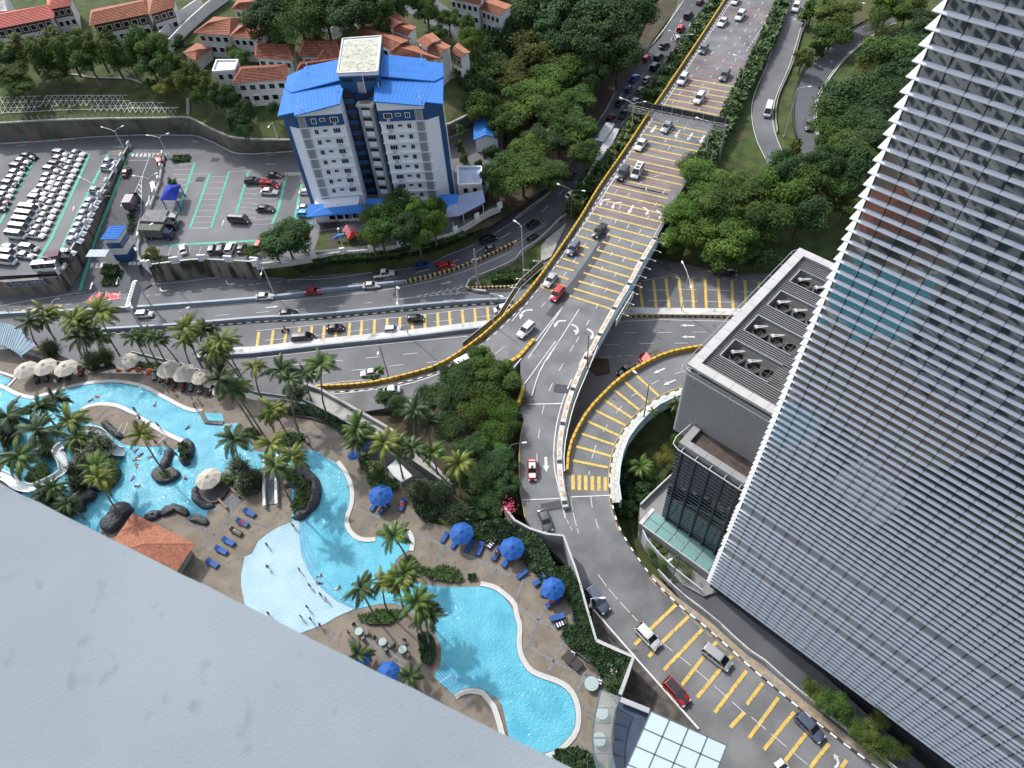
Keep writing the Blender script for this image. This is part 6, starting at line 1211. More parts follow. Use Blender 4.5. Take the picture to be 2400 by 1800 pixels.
for t in '''hatch|silver|a12|1440,352 1408,300|S|silver hatchback on the dark road under the double-armed lamp
suv|red|a12|1438,275 1475,215|S|red car near the top of the dark road beside the hedge
suv|black|a12|1500,160 1548,100|S|black car near the top of the dark road
hatch|maroon|a12|1605,35 1645,-5|S|dark red car at the very top of the dark road
sedan|black|a12|1282,415 1348,362|S|black car behind the silver hatchback on the dark road
hatch|red|a12|1140,525 1182,475|S|bright red hatchback in the left lane of the dark road
suv|dark|a12|1238,515 1295,460|S|dark car beside the bright red hatchback
suv|black|a12|1208,605 1265,540|S|tall black car behind the red hatchback in the right lane
sedan|blue|a12|1030,700 1090,640|S|upper blue car in the left lane of the dark road
sedan|silver|a12|1140,710 1192,652|S|pale silver sedan beside the upper blue car
hatch|blue|a12|990,795 1030,740|S|lower blue hatchback in the left lane of the dark road
hatch|beige|a12|1088,800 1132,750|S|beige hatchback beside the lower blue hatchback
sedan|black|a12|905,915 965,848|S|black sedan left of the gantry lamp
sedan|white|a12|1035,900 1085,840|S|white sedan next to the gantry lamp
hatch|maroon|a12|828,1045 880,985|S|dark red hatchback below the gantry in the left lane
pickup|dark|a12|935,1020 985,945|S|dark pickup truck beside the dark red hatchback
sedan|black|a12|485,1540 545,1465|S|left black sedan in the shade under the trees
sedan|black|a12|620,1530 695,1475|S|right black sedan in the shade near the lorries
sedan|white|b12|470,235 570,165|S|white sedan climbing the dark road past the double lamp
hatch|black|b12|135,490 240,430|S|black hatchback on the bend of the dark road
hatch|dark|b12|140,610 240,550|S|dark grey hatchback on the inner lane of the bend
suv|white|a12|1945,-20 1915,35|F|white car at the very top of the flyover
suv|white|a12|1995,105 1945,175|F|white car in the third lane near the top of the flyover
sedan|white|a12|1850,160 1790,228|F|white sedan in the left lane near the top of the flyover
hatch|grey|a12|1678,395 1632,460|F|grey hatchback above the first red bars
suv|grey|a12|1860,618 1812,695|F|grey car on the right among the red bars
suv|white|a12|1500,650 1450,728|F|white car hugging the left edge at the first yellow bars
suv|white|a12|1645,812 1588,892|F|white car in the middle just beyond the gantry
sedan|silver|a12|1365,1055 1305,1140|F|silver sedan over the white straight arrows
sedan|white|a12|1150,1205 1078,1300|F|white sedan in the left lane below the gantry
suv|dark|a12|990,1450 920,1555|F|dark off-roader beside the tall white people carrier
mpv|white|a12|1118,1425 1045,1550|F|tall white people carrier with sunroofs on the red and yellow bars
pickup|black|b12|800,465 710,575|F|black pickup truck on the yellow bars
suv|greyblue|b12|565,622 490,725|F|blue-grey car beside the motorcyclist
sedan|silver|b12|375,890 290,1000|F|silver sedan in the left lane by the yellow parapet
hatch|red|b12|435,1010 345,1120|F|red hatchback at the end of the yellow bars
suv|white|b12|180,1320 60,1435|F|white car with dark roof rails on the curving left branch
suv|white|a18|255,25 225,110|5.08|white car on the side road at the top right
van|white|a18|15,910 -15,1010|5.08|white van on the side road at the frame of trees
sedan|grey|a18|350,1035 352,1125|5.08|grey sedan alone on the curved road
sedan|blue|b6|1372,830 1508,800|Z|bright blue sedan on the police side carriageway
suv|red|b6|1565,850 1722,805|Z|glossy red car ahead of the blue sedan
pickup|white|b6|1010,905 1198,880|Z|white pickup truck with a black bed cover
sedan|white|b6|922,995 1075,985|Z|white sedan beside the blue-grey barrier below the pickup
sedan|red|b6|420,1050 575,1035|Z|red sedan behind the blue-grey barrier
sedan|white|b6|-5,1092 155,1085|Z|white sedan half hidden by the blue-grey barrier
suv|black|b6|1935,615 2078,570|S|black car entering the bend of the dark road
sedan|grey|b6|1970,690 2105,645|S|dark grey sedan on the inside of the bend
sedan|black|b6|190,1238 358,1225|Z|black sedan on the middle carriageway
mpv|black|b6|315,1455 512,1440|Z|long black van-like car on the yellow striped lane
sedan|black|b6|605,1365 762,1350|Z|black sedan on the yellow striped lane
hatch|white|b6|1107,1378 1252,1368|Z|white hatchback on the yellow striped lane
hatch|black|b6|1308,1280 1452,1270|Z|black hatchback near the right end of the yellow striped lane
mpv|white|b6|2190,1180 2070,1205|Z|white car passing under the left edge of the flyover
hatch|white|b0|1175,1430 1322,1422|Z|white hatchback on the highway below the gantry
sedan|white|c5|1422,262 1274,278|Z|white sedan beside the lone small palm by the yellow parapet
sedan|white|c5|1620,410 1432,450|R|white sedan next to the red motorcycle on the left branch
mpv|white|c5|2225,150 2040,245|R|white van-like car curving down the left branch
sedan|black|b12|1745,870 1942,885|Z|very dark car on the shady pavement side of the striped lane
sedan|red|c11|543,1015 545,1200|R|red and white taxi with a roof sign on the right ramp
sedan|grey|c11|620,1445 690,1640|R|grey sedan with reflections below the dark road patch
pickup|black|c11|1430,190 1290,290|Z|black pickup with a worker in the dark lane under the loop
suv|greyblue|d11|835,100 1005,310|R|dark blue-grey car under the oval street lamp
hatch|white|d11|1270,430 1450,620|R|white hatchback at the start of the yellow bars
mpv|silver|d11|1835,610 2070,795|R|silver people carrier on the yellow bars
hatch|red|d11|1500,890 1705,1110|R|red hatchback with a black roof and bonnet stripe
suv|greyblue|d17|430,1190 655,1420|R|blue-grey car beside the kerb at the bottom right
hatch|white|d17|380,1750 300,1640|R|white car entering at the bottom edge
suv|black|b0|2115,280 2260,270|5|black car in the car park beside the green line
van|black|b0|1985,610 2155,620|5|black van parked across the lane
sedan|white|b0|1590,905 1570,815|5|white car under the small tree in the lower row
hatch|grey|b0|1822,905 1838,815|5|grey hatchback in the lower row of the car park
suv|black|b0|1895,905 1920,805|5|black car in the lower row of the car park
hatch|white|b0|1970,905 2015,800|5|white car in the lower row of the car park
sedan|dark|b0|2065,900 2105,800|5|dark car partly under the round shrub
hatch|red|b0|1395,140 1358,60|E|red hatchback at the top of the exit road
sedan|maroon|b0|1070,230 1110,150|E|maroon sedan driving up the exit road
van|white|b0|1345,375 1325,290|E|white van behind the pale fence
sedan|dark|b6|95,35 215,38|5|dark sedan at the top of the bay near the tower
sedan|dark|b6|-30,90 48,95|5|dark car left of the red people carrier
mpv|red|b6|45,120 200,135|5|red people carrier in the bay near the tower
sedan|white|b6|40,180 190,185|5|white sedan below the red people carrier
sedan|black|b6|5,325 158,335|5|black sedan alone in the lower bay
sedan|white|b6|370,185 500,180|5|white car half behind the blue tower
sedan|white|b6|355,320 490,315|5|white sedan beside the blue porch roof
hatch|cyan|b6|360,375 495,375|5|upper bright blue car at the porch
hatch|cyan|b6|375,470 470,465|5|lower bright blue car beside the porch steps
suv|red|b6|15,660 50,600|5|red car hidden under the big tree'''.split('\n'):
 k,c_,key,s,zz,lb=t.split('|');z={'S':ZS,'F':7.02,'Z':.02,'R':ZR,'E':ZRamp}.get(zz);z=float(zz)if z is None else z
 o=car(k,c_,key,s,z,lb,'cars parked in the police car park' if zz=='5' else 'cars on the roads')
 if 'taxi' in lb:
  mb=MB();mb.box(-.3,.3,-.22,.22,1.45,1.62);mb.build('taxi_sign',trim,o)
  for x0,x1,zc in((-1.9,-1.3,.97),(-1.1,.15,1.487),(.9,1.85,.93)):mb=MB();mb.obox(((x0+x1)/2,0,zc),((1,0,-.02 if x0>0 else 0),(0,1,0),(0,0,1)),((x1-x0)/2,.62,.02));mb.build('white_panel',paint('white'),o)
 if 'black roof' in lb:
  mb=MB();mb.box(-1.5,.4,-.55,.55,1.515,1.53);mb.build('black_roof',trim,o);mb=MB();mb.obox((1.35,0,.87),((1,0,-.08),(0,1,0),(0,0,1)),(.5,.25,.01));mb.build('bonnet_stripe',trim,o)
 if 'sunroofs' in lb:
  for x in(-1.0,.1):mb=MB();mb.box(x-.3,x+.3,-.4,.4,1.87,1.885);mb.build('sunroof',cglass,o)
def row(cs,kind,col,txt,police=None,group='cars parked in the police car park',half=72,dy=9):
 for k,q in enumerate(cs):
  x,y=q[:2];kd=q[2]if len(q)>2 else kind;c_=q[3]if len(q)>3 else col;h=half*(1.12 if kd=='van' else 1)*(.86+.14*y/900)
  nm={'sedan':'sedan','van':'van','hatch':'hatchback','suv':'car','mpv':'people carrier'}[kd];flip=q[4]if len(q)>4 else 1
  o=car(kd,c_,'b0','%f,%f %f,%f'%(x-h*flip,y-dy*flip,x+h*flip,y+dy*flip),5.02,'%s %s, %s from the top %s'%(c_,nm,ORD[k],txt),group)
  if police:
   mb=MB();mb.box(-.12,.12,-.55,.55,1.46,1.56);mb.build('light_bar',mat('lightbar_blue' if police>1 else 'lightbar_dark',(.02,.06,.4)if police>1 else(.03,.03,.04),.3),o)
   if police>1:
    for s in(-1,1):mb=MB();mb.box(-1.6,1.5,s*.885-.012,s*.885+.012,.5,.78);mb.build('side_stripe',mat('police_blue',(.02,.06,.3),.4),o)
    mb=MB();mb.box(1.2,1.9,-.3,.3,.885,.9);mb.build('bonnet_mark',mat('police_blue',(0,0,0)),o)
row([(195,105),(165,155,'suv','dark'),(140,205,'sedan','silver'),(115,252),(90,300,'hatch','grey'),(62,352),(38,402),(12,455,'sedan','maroon'),(-10,505,'sedan','black')],'sedan','silver','of the far left row')
row([(245,62,'sedan','black')],'sedan','black','at the head of the far left row',half=85)
row([(530,38,'suv','silver'),(515,85),(490,132,'hatch','grey'),(450,180,'suv','silver'),(425,235,'sedan','silver'),(403,283),(380,330),(335,382),(325,428,'suv','white'),(290,474,'sedan','grey'),(265,522,'van','white'),(240,576,'van','white'),(212,630,'van','white'),(182,687,'van','silver'),(150,748,'van','white'),(95,858,'hatch','grey'),(68,908,'van','white'),(60,968,'van','white')],'sedan','white','of the left double row')
row([(675,38),(650,84),(628,130),(605,180),(578,227),(553,275),(528,322),(503,373),(478,422),(460,475),(425,528),(400,580),(375,635),(345,690),(317,744)],'sedan','white','of the right double row',police=1)
row([(257,857,'mpv','silver'),(222,917,'sedan','silver')],'sedan','silver','at the bottom of the right double row')
row([(955,110),(935,165),(840,358),(797,455),(772,504),(742,560),(723,614),(700,668),(668,726),(645,788),(580,895)],'sedan','white','of the marked patrol cars by the wall',police=2,group='patrol cars along the wall')
def lorry(key,s,z,label,col,boxm,boxh=2.4,Lr=7.5,cabc='white',w=2.2,group='lorries'):
 a,b=P(key,s);zz=z(a[0],a[1])if callable(z)else z;A=W(a,zz+1.5);B=W(b,zz+1.5);d=B-A;L=math.hypot(d.x,d.y);c=(A+B)/2;c.z=zz
 o=empty('lorry',c,math.atan2(d.y,d.x),label,'lorry',group);h=L/2
 mb=MB();mb.box(-h,h-2.0,-w/2,w/2,.95,.95+boxh);mb.build('cargo_box',boxm,o)
 mb=MB();x0=h-1.85;mb.prism([(x0,-w*.46),(h-.2,-w*.46),(h,-w*.4),(h,w*.4),(h-.2,w*.46),(x0,w*.46)],.5,[2.5,2.45,1.5,1.5,2.45,2.5]);mb.build('cab',paint(cabc),o)
 mb=MB();mb.obox((h-.08,0,1.95),((.2,0,1),(0,1,0),(1,0,0)),(.38,w*.38,.03));mb.build('windscreen',cglass,o)
 mb=MB();mb.box(-h,h-.3,-.4,.4,.55,.93);mb.build('chassis',trim,o)
 for x in(-h+1.2,-h+2.3,h-1.1):
  for s_ in(-1,1):
   c_=bpy.data.objects.new('wheel',parts('sedan')[6][1]if False else[m for n_,m,*_ in parts('sedan')if n_=='wheel'][0]);C.objects.link(c_);c_.parent=o;c_.location=(x,s_*(w/2-.15),.48);c_.scale=(1.5,1.4,1.5)
 return o
lorry('b0','1110,510 1170,395',ZRamp,'dark box lorry on the exit road beside the planted strip','purple',paint('purple'),cabc='black')
lorry('b0','1270,590 1535,590',5,'grey canvas army lorry with a white bonnet, topmost of the three','green',tarp,2.0,cabc='white');lorry('b0','1245,635 1520,650',5,'middle army lorry with a pale patched canvas','green',tarp,2.1,cabc='black');lorry('b0','1230,715 1490,725',5,'dark green army lorry with smooth canvas, lowest of the three','green',tarpg,2.2,cabc='navy')
lorry('b0','410,965 620,930',5,'maroon canvas lorry beside the wall corner','maroon',mat('maroon_canvas',(.09,.05,.07),.7,var=.2,vscale=1),cabc='black')
lorry('a12','730,1500 900,1130',lambda x,y:1.5,'long silver box trailer beside the yellow parapet, in front of the other lorry','silver',mat('trailer_silver',(.42,.43,.44),.5,var=.15,vscale=.6),2.6,cabc='silver',w=2.5)
lorry('a12','650,1640 830,1330',lambda x,y:1.0,'second silver box trailer low beside the parapet palm','silver',mat('trailer_silver',(.42,.43,.44)),2.6,cabc='white',w=2.5)
lorry('a12','750,1270 870,1080',lambda x,y:2.2,'silver box lorry at the rear of the queue by the trees','silver',mat('trailer_silver',(.42,.43,.44)),2.4,cabc='white',w=2.4)
lorry('c11','1660,100 1480,175',0.0,'red lorry with an open bed of tools under the loop ramp','red',mat('open_bed',(.1,.08,.06),.9,var=.4,vscale=2),.7,cabc='red')
o=car('van','white','b0','310,1035 570,1015',5.0,'long white coach parked behind the police sign wall','lorries');o.scale=(1.45,1.2,1.25)
def moto(key,p,q,z,label,col):
 A=W(P(key,p)[0],z);B=W(P(key,q)[0],z);d=B-A;o=empty('motorcycle',A,math.atan2(d.y,d.x),label,'motorcycle','motorcycles');
 for x in(-.62,.62):mb=MB();mb.add([(x+.3*math.cos(a_),y,.3+.3*math.sin(a_))for y in(-.05,.05)for a_ in[6.2832*k/12 for k in range(12)]],[(k,(k+1)%12,(k+1)%12+12,k+12)for k in range(12)]+[tuple(range(12)),tuple(range(12,24))[::-1]]);mb.build('wheel',tyre,o)
 mb=MB();mb.tube([(-.75,0,.7),(-.2,0,.75),(.15,0,.62),(.55,0,.75)],[.1,.16,.17,.1],7);mb.build('body',paint(col),o);mb=MB();mb.tube([(.5,-.32,1.0),(.55,0,.95),(.5,.32,1.0)],.025,5);mb.build('handlebar',trim,o);mb=MB();mb.box(-.6,0,-.13,.13,.8,.87);mb.build('seat',trim,o)
 return o
MOTOS=[('b6','257,1390','300,1380',0,'red motorcycle and rider on the yellow striped lane','red'),('b12','563,720','550,760',7.0,'motorcycle with an orange-clad rider beside the blue-grey car','dark'),('c5','1515,505','1475,520',2.4,'red motorcycle and rider below the white sedan on the branch','red'),('c11','175,215','150,235',6.2,'red motorcycle on the branch beside the grey lamp','red')]
for k in range(8):MOTOS.append(('b6','%d,%d'%(560+k*22,492-k*3),'%d,%d'%(560+k*22,520),5.0,'parked motorcycle, %s from the left beside the playground'%ORD[k],['dark','red','black'][k%3]))
for k in range(8):MOTOS.append(('b6','%d,%d'%(1770+k*28,425-k*12),'%d,%d'%(1760+k*28,450-k*12),5.0,'parked motorcycle, %s from the left under the grey-blue shelter'%ORD[k],['black','dark','red'][k%3]))
moto_objs=[moto(*m)for m in MOTOS]
for k in range(4):
 p=W(P('a0',['270,1225','388,1218','520,1215','660,1205'][k])[0],5);o=empty('traffic_cone',p,0,'orange traffic cone at the foot of the retaining wall, %s from the left'%ORD[k],'cone','traffic cones');mb=MB();mb.lathe([(.26,.04),(.08,.7),(0,.72)],n=10);mb.build('cone',mat('cone_orange',(.75,.12,.03),.6),o);mb=MB();mb.box(-.3,.3,-.3,.3,0,.05);mb.build('base',trim,o)
# ------------------------------------------------------------------ trees and palms
def leafmat(name,c1,c2,vs=.9,rnd=.22):
 m=mat(name,c1,.75,var=.001,col2=c2,vscale=vs,detail=7,rnd=rnd,obj=True,contrast=(.34,.66),spec=.12);return m
LM=dict(dark=leafmat('foliage_dark',(.02,.043,.016),(.052,.095,.032)),mid=leafmat('foliage_green',(.028,.058,.015),(.075,.13,.03)),bright=leafmat('foliage_bright',(.034,.068,.014),(.095,.155,.028)),olive=leafmat('foliage_olive',(.04,.06,.014),(.105,.13,.032)),yellow=leafmat('foliage_yellow',(.07,.085,.015),(.2,.2,.04)))
bark=mat('bark',(.09,.075,.055),.9,var=.3,vscale=4,obj=True);barkp=mat('palm_bark',(.16,.14,.11),.9,var=.35,vscale=6,obj=True,stretch=(1,1,6))
def crown_mesh(seed,nl,leaf,flat=1.0,lobes=16,feather=False,low=-.55):
 rg=random.Random(seed);mb=MB();LB_=[]
 for k in range(lobes):
  a=rg.uniform(0,6.283);rr=math.sqrt(rg.random())*.68;z=rg.uniform(low,.75)*(1-rr*.6)*flat;LB_.append((Vector((rr*math.cos(a),rr*math.sin(a),z)),rg.uniform(.2,.42)))
 tot=sum(r*r for _,r in LB_)
 for c,r in LB_:
  n=int(nl*r*r/tot)
  for _ in range(n):
   d=Vector((rg.gauss(0,1),rg.gauss(0,1),rg.gauss(.25,1))).normalized();t=rg.random()**.35;p=c+Vector((d.x*r,d.y*r,d.z*r*.8*max(.55,flat)))*t*rg.uniform(.85,1.12)
   nn=(d+Vector((rg.gauss(0,.5),rg.gauss(0,.5),rg.gauss(.5,.5)))).normalized();u_=nn.orthogonal().normalized();v_=nn.cross(u_);a=rg.uniform(0,6.28);X=u_*math.cos(a)+v_*math.sin(a);Y=nn.cross(X);s=leaf*rg.uniform(.6,1.4)
   if feather:X=(Vector((d.x,d.y,-.15)).normalized()*.8+X*.35).normalized();Y=nn.cross(X).normalized();mb.add([p-X*s*1.3,p+Y*s*.28,p+X*s*1.3,p-Y*s*.28],[(0,1,2,3)])
   else:mb.add([p-X*s,p+Y*s*.6,p+X*s,p-Y*s*.6],[(0,1,2,3)])
 return mb.mesh('crown')
CR={'round':[crown_mesh(k,9000,.042,1.0,26)for k in range(3)],'flat':[crown_mesh(10+k,10000,.03,.45,34,low=-.3)for k in range(2)],'feather':[crown_mesh(20+k,7000,.05,.8,30,True)for k in range(3)],'tall':[crown_mesh(30+k,4500,.055,1.5,22)for k in range(2)],'small':[crown_mesh(40+k,1400,.09,.9,10)for k in range(2)],'airy':[crown_mesh(50,5200,.024,.9,34)]}
def trunk_mesh(seed):
 rg=random.Random(seed);mb=MB();mb.tube([(0,0,0),(.02,.01,.45),(.05,.02,.75)],[.05,.038,.02],7)
 for k in range(6):a=rg.uniform(0,6.28);z=rg.uniform(.35,.6);mb.tube([(0,0,z),(.16*math.cos(a),.16*math.sin(a),z+.14),(.34*math.cos(a),.34*math.sin(a),z+.24)],[.025,.014,.006],5)
 return mb.mesh('trunk')
TR=[trunk_mesh(k)for k in range(2)]
tcount=[0]
def tree(px,py,r,h,kind,col,z,label,group=None,cat='tree',name=None):
 tcount[0]+=1;zz=z(px,py)if callable(z)else z;p=W((px,py),zz+h*.62);R=r*mpp((px,py),zz+h*.6)
 g0=Vector((p.x,p.y,zz));o=empty(name or{'small':'shrub','flat':'rain_tree','tall':'slender_tree','feather':'feathery_tree'}.get(kind,'broadleaf_tree'),g0,0,label,cat,group)
 ms=CR[kind];me=ms[tcount[0]%len(ms)];c=link('crown',me,o,(0,0,h*(.62 if kind!='small' else.5)),random.uniform(0,6.28));c.scale=(R,R*random.uniform(.88,1.05),{'tall':h*.36,'round':max(h*.42,R*.7),'flat':R*.8,'feather':max(h*.4,R*.6),'small':h*.6,'airy':R*.85}[kind])
 if not me.materials:me.materials.append(LM['mid'])
 c.material_slots[0].link='OBJECT';c.material_slots[0].material=LM[col]
 tme=TR[tcount[0]%2]
 if not tme.materials:tme.materials.append(bark)
 t=link('trunk',tme,o,(0,0,0),random.uniform(0,6.28));t.scale=(max(h*.6,R*.9),max(h*.6,R*.9),h*.95);return o
def trees(s,z,txt,group,fmt='%s of the %s'):
 L_=s.split(';')
 for k,t in enumerate(L_):
  q=t.split();x,y,r,h=[float(v)for v in q[:4]];tree(x,y,r,h,q[4],q[5],z,'%s %s tree, %s'%({'dark':'dark green','mid':'green','bright':'bright green','olive':'dull olive','yellow':'yellow-green'}[q[5]],{'round':'rounded','flat':'wide flat-topped','feather':'layered feathery','tall':'slender upright','small':'low bushy','airy':'thin airy'}[q[4]],fmt%(ORD[k%39],txt)),group)
trees('-10 140 40 10 round dark;28 175 38 9 feather mid;60 120 36 11 tall olive;95 130 34 11 tall mid;128 110 34 11 tall olive;160 125 32 11 tall mid;190 110 34 11 tall olive;205 140 34 10 round mid;228 115 28 11 tall olive;262 130 28 11 tall mid;262 102 20 10 tall olive;298 130 26 10 tall mid;330 105 30 12 tall bright;352 150 34 9 round dark;362 118 36 12 round bright;392 158 34 11 round mid;380 130 26 12 tall bright;440 190 32 10 round olive;408 165 28 10 tall mid;455 175 24 10 tall olive;488 205 28 10 tall olive;470 225 26 8 round mid;515 228 26 9 tall mid;535 240 24 8 round dark;562 285 34 9 round dark;578 262 26 9 round dark;575 305 26 8 round dark;535 220 22 8 round dark;48 205 32 7 feather mid;130 170 34 6 feather olive;350 200 18 4 round mid;392 205 30 5 feather yellow',ZH,'row along the grass slope','trees along the grassy slope','%s in the %s')
trees('620 50 60 15 round dark;700 45 70 18 airy mid;760 30 60 16 round mid;820 40 60 16 round dark;880 25 50 15 round mid;660 85 40 12 airy mid;740 80 40 10 airy olive;900 60 30 12 round mid;1000 28 36 10 round mid;1052 48 26 8 round bright;1030 78 22 6 round mid;1105 90 32 10 round bright;1095 60 20 8 round mid;990 8 30 9 round dark;560 135 30 6 round mid;425 95 24 5 small dark;545 120 16 5 round mid;640 255 16 5 round dark;1080 300 16 4 small mid;1080 340 18 4 small mid;670 20 40 13 round dark;940 10 40 12 round mid',ZH,'houses','trees among the houses','%s among the %s behind the tower')
FZ=lambda x,y:interp(x,[1000,1200,1600],[5,3.4,4.5])
trees('1130 165 72 15 round mid;1180 80 70 17 round dark;1265 40 75 18 round dark;1340 30 80 20 round dark;1420 60 80 20 round dark;1480 30 60 18 round dark;1370 110 80 20 round dark;1450 130 55 16 round dark;1250 130 60 16 round olive;1300 90 60 18 round dark;1200 180 60 15 feather olive;1280 200 70 15 feather bright;1330 170 55 15 feather bright;1350 240 50 13 feather mid;1235 240 70 14 feather bright;1190 290 50 12 round mid;1130 250 50 14 round mid;1110 200 50 14 round dark;1300 270 50 14 feather mid;1350 300 60 13 feather mid;1370 360 40 11 feather mid;1260 330 45 11 feather dark;1225 400 80 12 feather mid;1190 430 55 11 feather mid;1290 410 50 11 feather mid;1235 350 50 12 feather bright;1150 420 28 8 round dark;1390 190 40 14 round dark;1140 115 40 14 round mid;1160 30 40 15 round dark;1100 260 30 10 round dark;1068 255 30 8 round dark;1310 330 40 12 feather dark;1215 60 50 17 round dark;1400 10 60 20 round dark',FZ,'wood beside the dark road','trees of the wood between the tower and the dark road','%s in the %s')
ZV=lambda x,y:ZE(x,y)
trees('1650 420 60 12 feather bright;1600 500 55 10 feather bright;1690 470 70 13 feather mid;1760 440 70 12 feather mid;1640 540 60 10 round bright;1720 560 70 12 round bright;1800 520 60 13 round mid;1850 400 60 13 round dark;1900 430 60 13 round mid;1830 450 60 13 round bright;1930 390 50 13 round dark;1880 500 60 12 round dark;1960 450 40 10 round mid;1780 590 55 9 round dark;1580 560 45 8 round bright;1690 600 50 8 round mid;1740 500 50 12 airy olive;1620 390 40 9 feather mid;1870 350 30 8 small olive;1980 490 34 8 round olive;1995 380 60 12 round dark;2040 330 50 12 round dark;2000 240 100 11 flat dark;2060 215 80 11 flat dark;1960 280 70 10 flat mid;2030 290 60 11 feather dark;2010 350 60 12 feather olive;2080 130 60 11 round mid;2110 170 50 11 round dark;2140 110 50 10 round dark;2030 150 30 6 airy yellow;2080 30 50 9 round bright;2130 20 40 9 round olive;2060 60 40 8 airy olive;1960 40 50 9 round olive;1950 85 44 8 round mid;1920 110 30 7 small mid;1880 140 24 7 tall olive;1905 20 30 8 small mid;2170 60 40 9 round dark;2150 220 40 11 round dark;2010 420 50 11 round dark;2180 130 40 9 round mid;1935 330 30 8 round mid;2060 400 40 10 round dark',ZV,'verge beside the glass tower','trees on the right-hand verge','%s on the %s')
trees('672 565 62 9 round dark;700 545 40 9 round olive;640 575 40 8 round mid',5.0,'clump beside the playground','trees in front of the blue tower','%s of the dark %s')
trees('868 500 42 10 airy bright;890 540 42 10 round mid;915 505 45 11 round mid;955 540 45 10 round dark;990 500 40 11 round bright;1015 525 38 10 round bright;935 480 36 11 round dark;870 555 34 9 round bright;1020 490 30 10 round mid;980 560 34 8 round mid',5.0,'clump at the foot of the blue tower','trees in front of the blue tower','%s of the %s')
trees('1155 400 24 7 round dark;1165 440 22 7 round mid;1150 360 20 6 round dark;585 585 20 3 small mid;350 588 20 3 small yellow;1120 380 14 3 small mid;405 430 12 4 tall dark;1085 365 16 4 small olive',5.0,'car park edge','small trees in the car park','%s small one at the %s')
trees('1100 880 60 9 feather dark;1165 900 60 9 round mid;1060 930 60 8 feather dark;1120 950 65 9 airy bright;1180 960 50 9 airy bright;1010 930 40 7 feather dark;1050 1000 50 8 feather dark;1150 1020 55 8 airy bright;1190 1000 35 8 feather mid;1100 1050 50 8 feather dark;1170 1080 50 7 feather dark;1120 1120 50 7 feather dark;1190 1140 34 6 round dark;1140 1180 50 5 feather dark;1080 1110 46 7 feather dark;940 950 36 5 feather dark;900 930 26 4 feather dark;1180 870 36 8 round mid;1130 850 40 9 round bright;1060 880 40 8 feather dark',3.0,'thicket beside the right ramp','trees between the pool and the roads','%s in the %s')
trees('1575 960 26 5 round bright;1560 1070 32 5 airy yellow;1590 1035 20 5 round bright;1500 1150 34 4 small dark;1530 1110 26 3 small mid;1470 1190 30 3 small dark;1480 1090 26 3 feather mid;1560 1140 22 3 feather mid;1570 1310 38 6 airy bright;1600 1340 38 6 airy bright;1640 1370 30 5 airy mid;1540 1290 28 5 round bright',.3,'garden below the plant building','bushes around the towers','%s in the %s')
trees('1915 1625 34 4 airy olive;1950 1650 34 4 round mid;1985 1680 34 4 airy mid;2030 1720 34 4 round olive;2070 1755 34 4 airy bright;1900 1605 20 3 small mid;2110 1760 26 4 airy bright;2060 1690 26 4 airy olive',lambda x,y:ZR(x,y),'strip under the glass tower','bushes around the towers','%s in the %s')
def hedge(key,s,z,w,h,n,label,m=None,leaf=.4,cat='hedge'):
 path=resample(wpts(key,s,z,3),1.0);T=arclen(path)[-1];mb=MB()
 for _ in range(n):
  p,d=at_len(path,random.uniform(0,T));sd_=Vector((-d.y,d.x,0));p=p+sd_*random.uniform(-w/2,w/2);hh=h*(.3+.7*(.5+.6*noise.noise(p*.35)))*random.uniform(.5,1);a=random.uniform(0,6.28);t=random.uniform(.1,1.1);L_=leaf*random.uniform(.6,1.5);D_=Vector((math.cos(a)*math.cos(t),math.sin(a)*math.cos(t),math.sin(t)));s_=Vector((-math.sin(a),math.cos(a),0))*L_*.35;b=p+Vector((0,0,hh))
  mb.add([b,b+D_*L_*.5+s_,b+D_*L_,b+D_*L_*.5-s_],[(0,1,2,3)])
 kerb(mb,path,w*.8,h*.45);o=mb.build('hedge',m or leafD);return tag(o,label,cat,None,'stuff')
hedge('a12','1800,20 1560,350 1420,560 1290,740 1180,880',4.5,4.5,3.2,9000,'bushy green planting between the dark road and the flyover above the gantry',leafA,.8)
hedge('a12','1130,960 1040,1150 930,1330 780,1520 690,1640',3.5,4.0,3.0,6500,'bushy green planting between the dark road and the flyover below the gantry',leafA,.8)
hedge('b12','700,60 620,190 560,300 520,400',1.0,3.5,3.0,3000,'green planting by the double lamp beside the yellow parapet',leafA,.8)
hedge('a12','2330,60 2212,330 2080,600 1950,850 1830,1100 1700,1330 1600,1480',6,4.0,2.4,9500,'long green hedge strip along the right edge of the flyover',leafA,.8)
hedge('a18','140,-20 60,250 0,420',5,3.0,2.4,3000,'green hedge strip beside the side road at the top',leafA,.7)
hedge('b6','350,870 600,800 900,770 1200,740 1500,680 1750,590 1950,480 2120,380',2.6,3.2,1.1,9000,'trimmed green hedge along the curving bank below the garden fence',None,.5)
hedge('b6','500,770 800,745 1200,700 1540,630 1800,545',4.2,2.0,.9,4500,'narrow yellow green shrub strip just below the garden fence',leafA,.45)
hedge('b12','0,940 120,890 230,860',.4,3.0,1.6,2600,'clipped hedge on the grass island by the flyover',leafA,.5);hedge('b6','2030,945 2212,925',.4,2.6,1.5,1800,'clipped hedge at the left part of the grass island',leafA,.5)
hedge('b0','900,1065 1030,1060',1,2.6,1.6,1800,'clipped green hedge block on the entrance island',leafA,.4);hedge('b0','900,1140 1030,1140',.3,3.0,.8,1500,'lower green hedge at the front of the entrance island',leafA,.4)
hedge('b0','1500,95 1640,80',5,2.6,.9,1500,'clipped grass mound in the corner bed of the car park',leafA,.35);hedge('b0','1125,570 1150,640 1115,730',lambda x,y:ZRamp(x,y),1.6,.6,800,'dark strip of low plants in the middle of the exit road',leafD,.35)
hedge('b0','1240,930 1330,960 1480,950',5,2.0,.5,900,'grassy strip inside the retaining wall edge',leafA,.35)
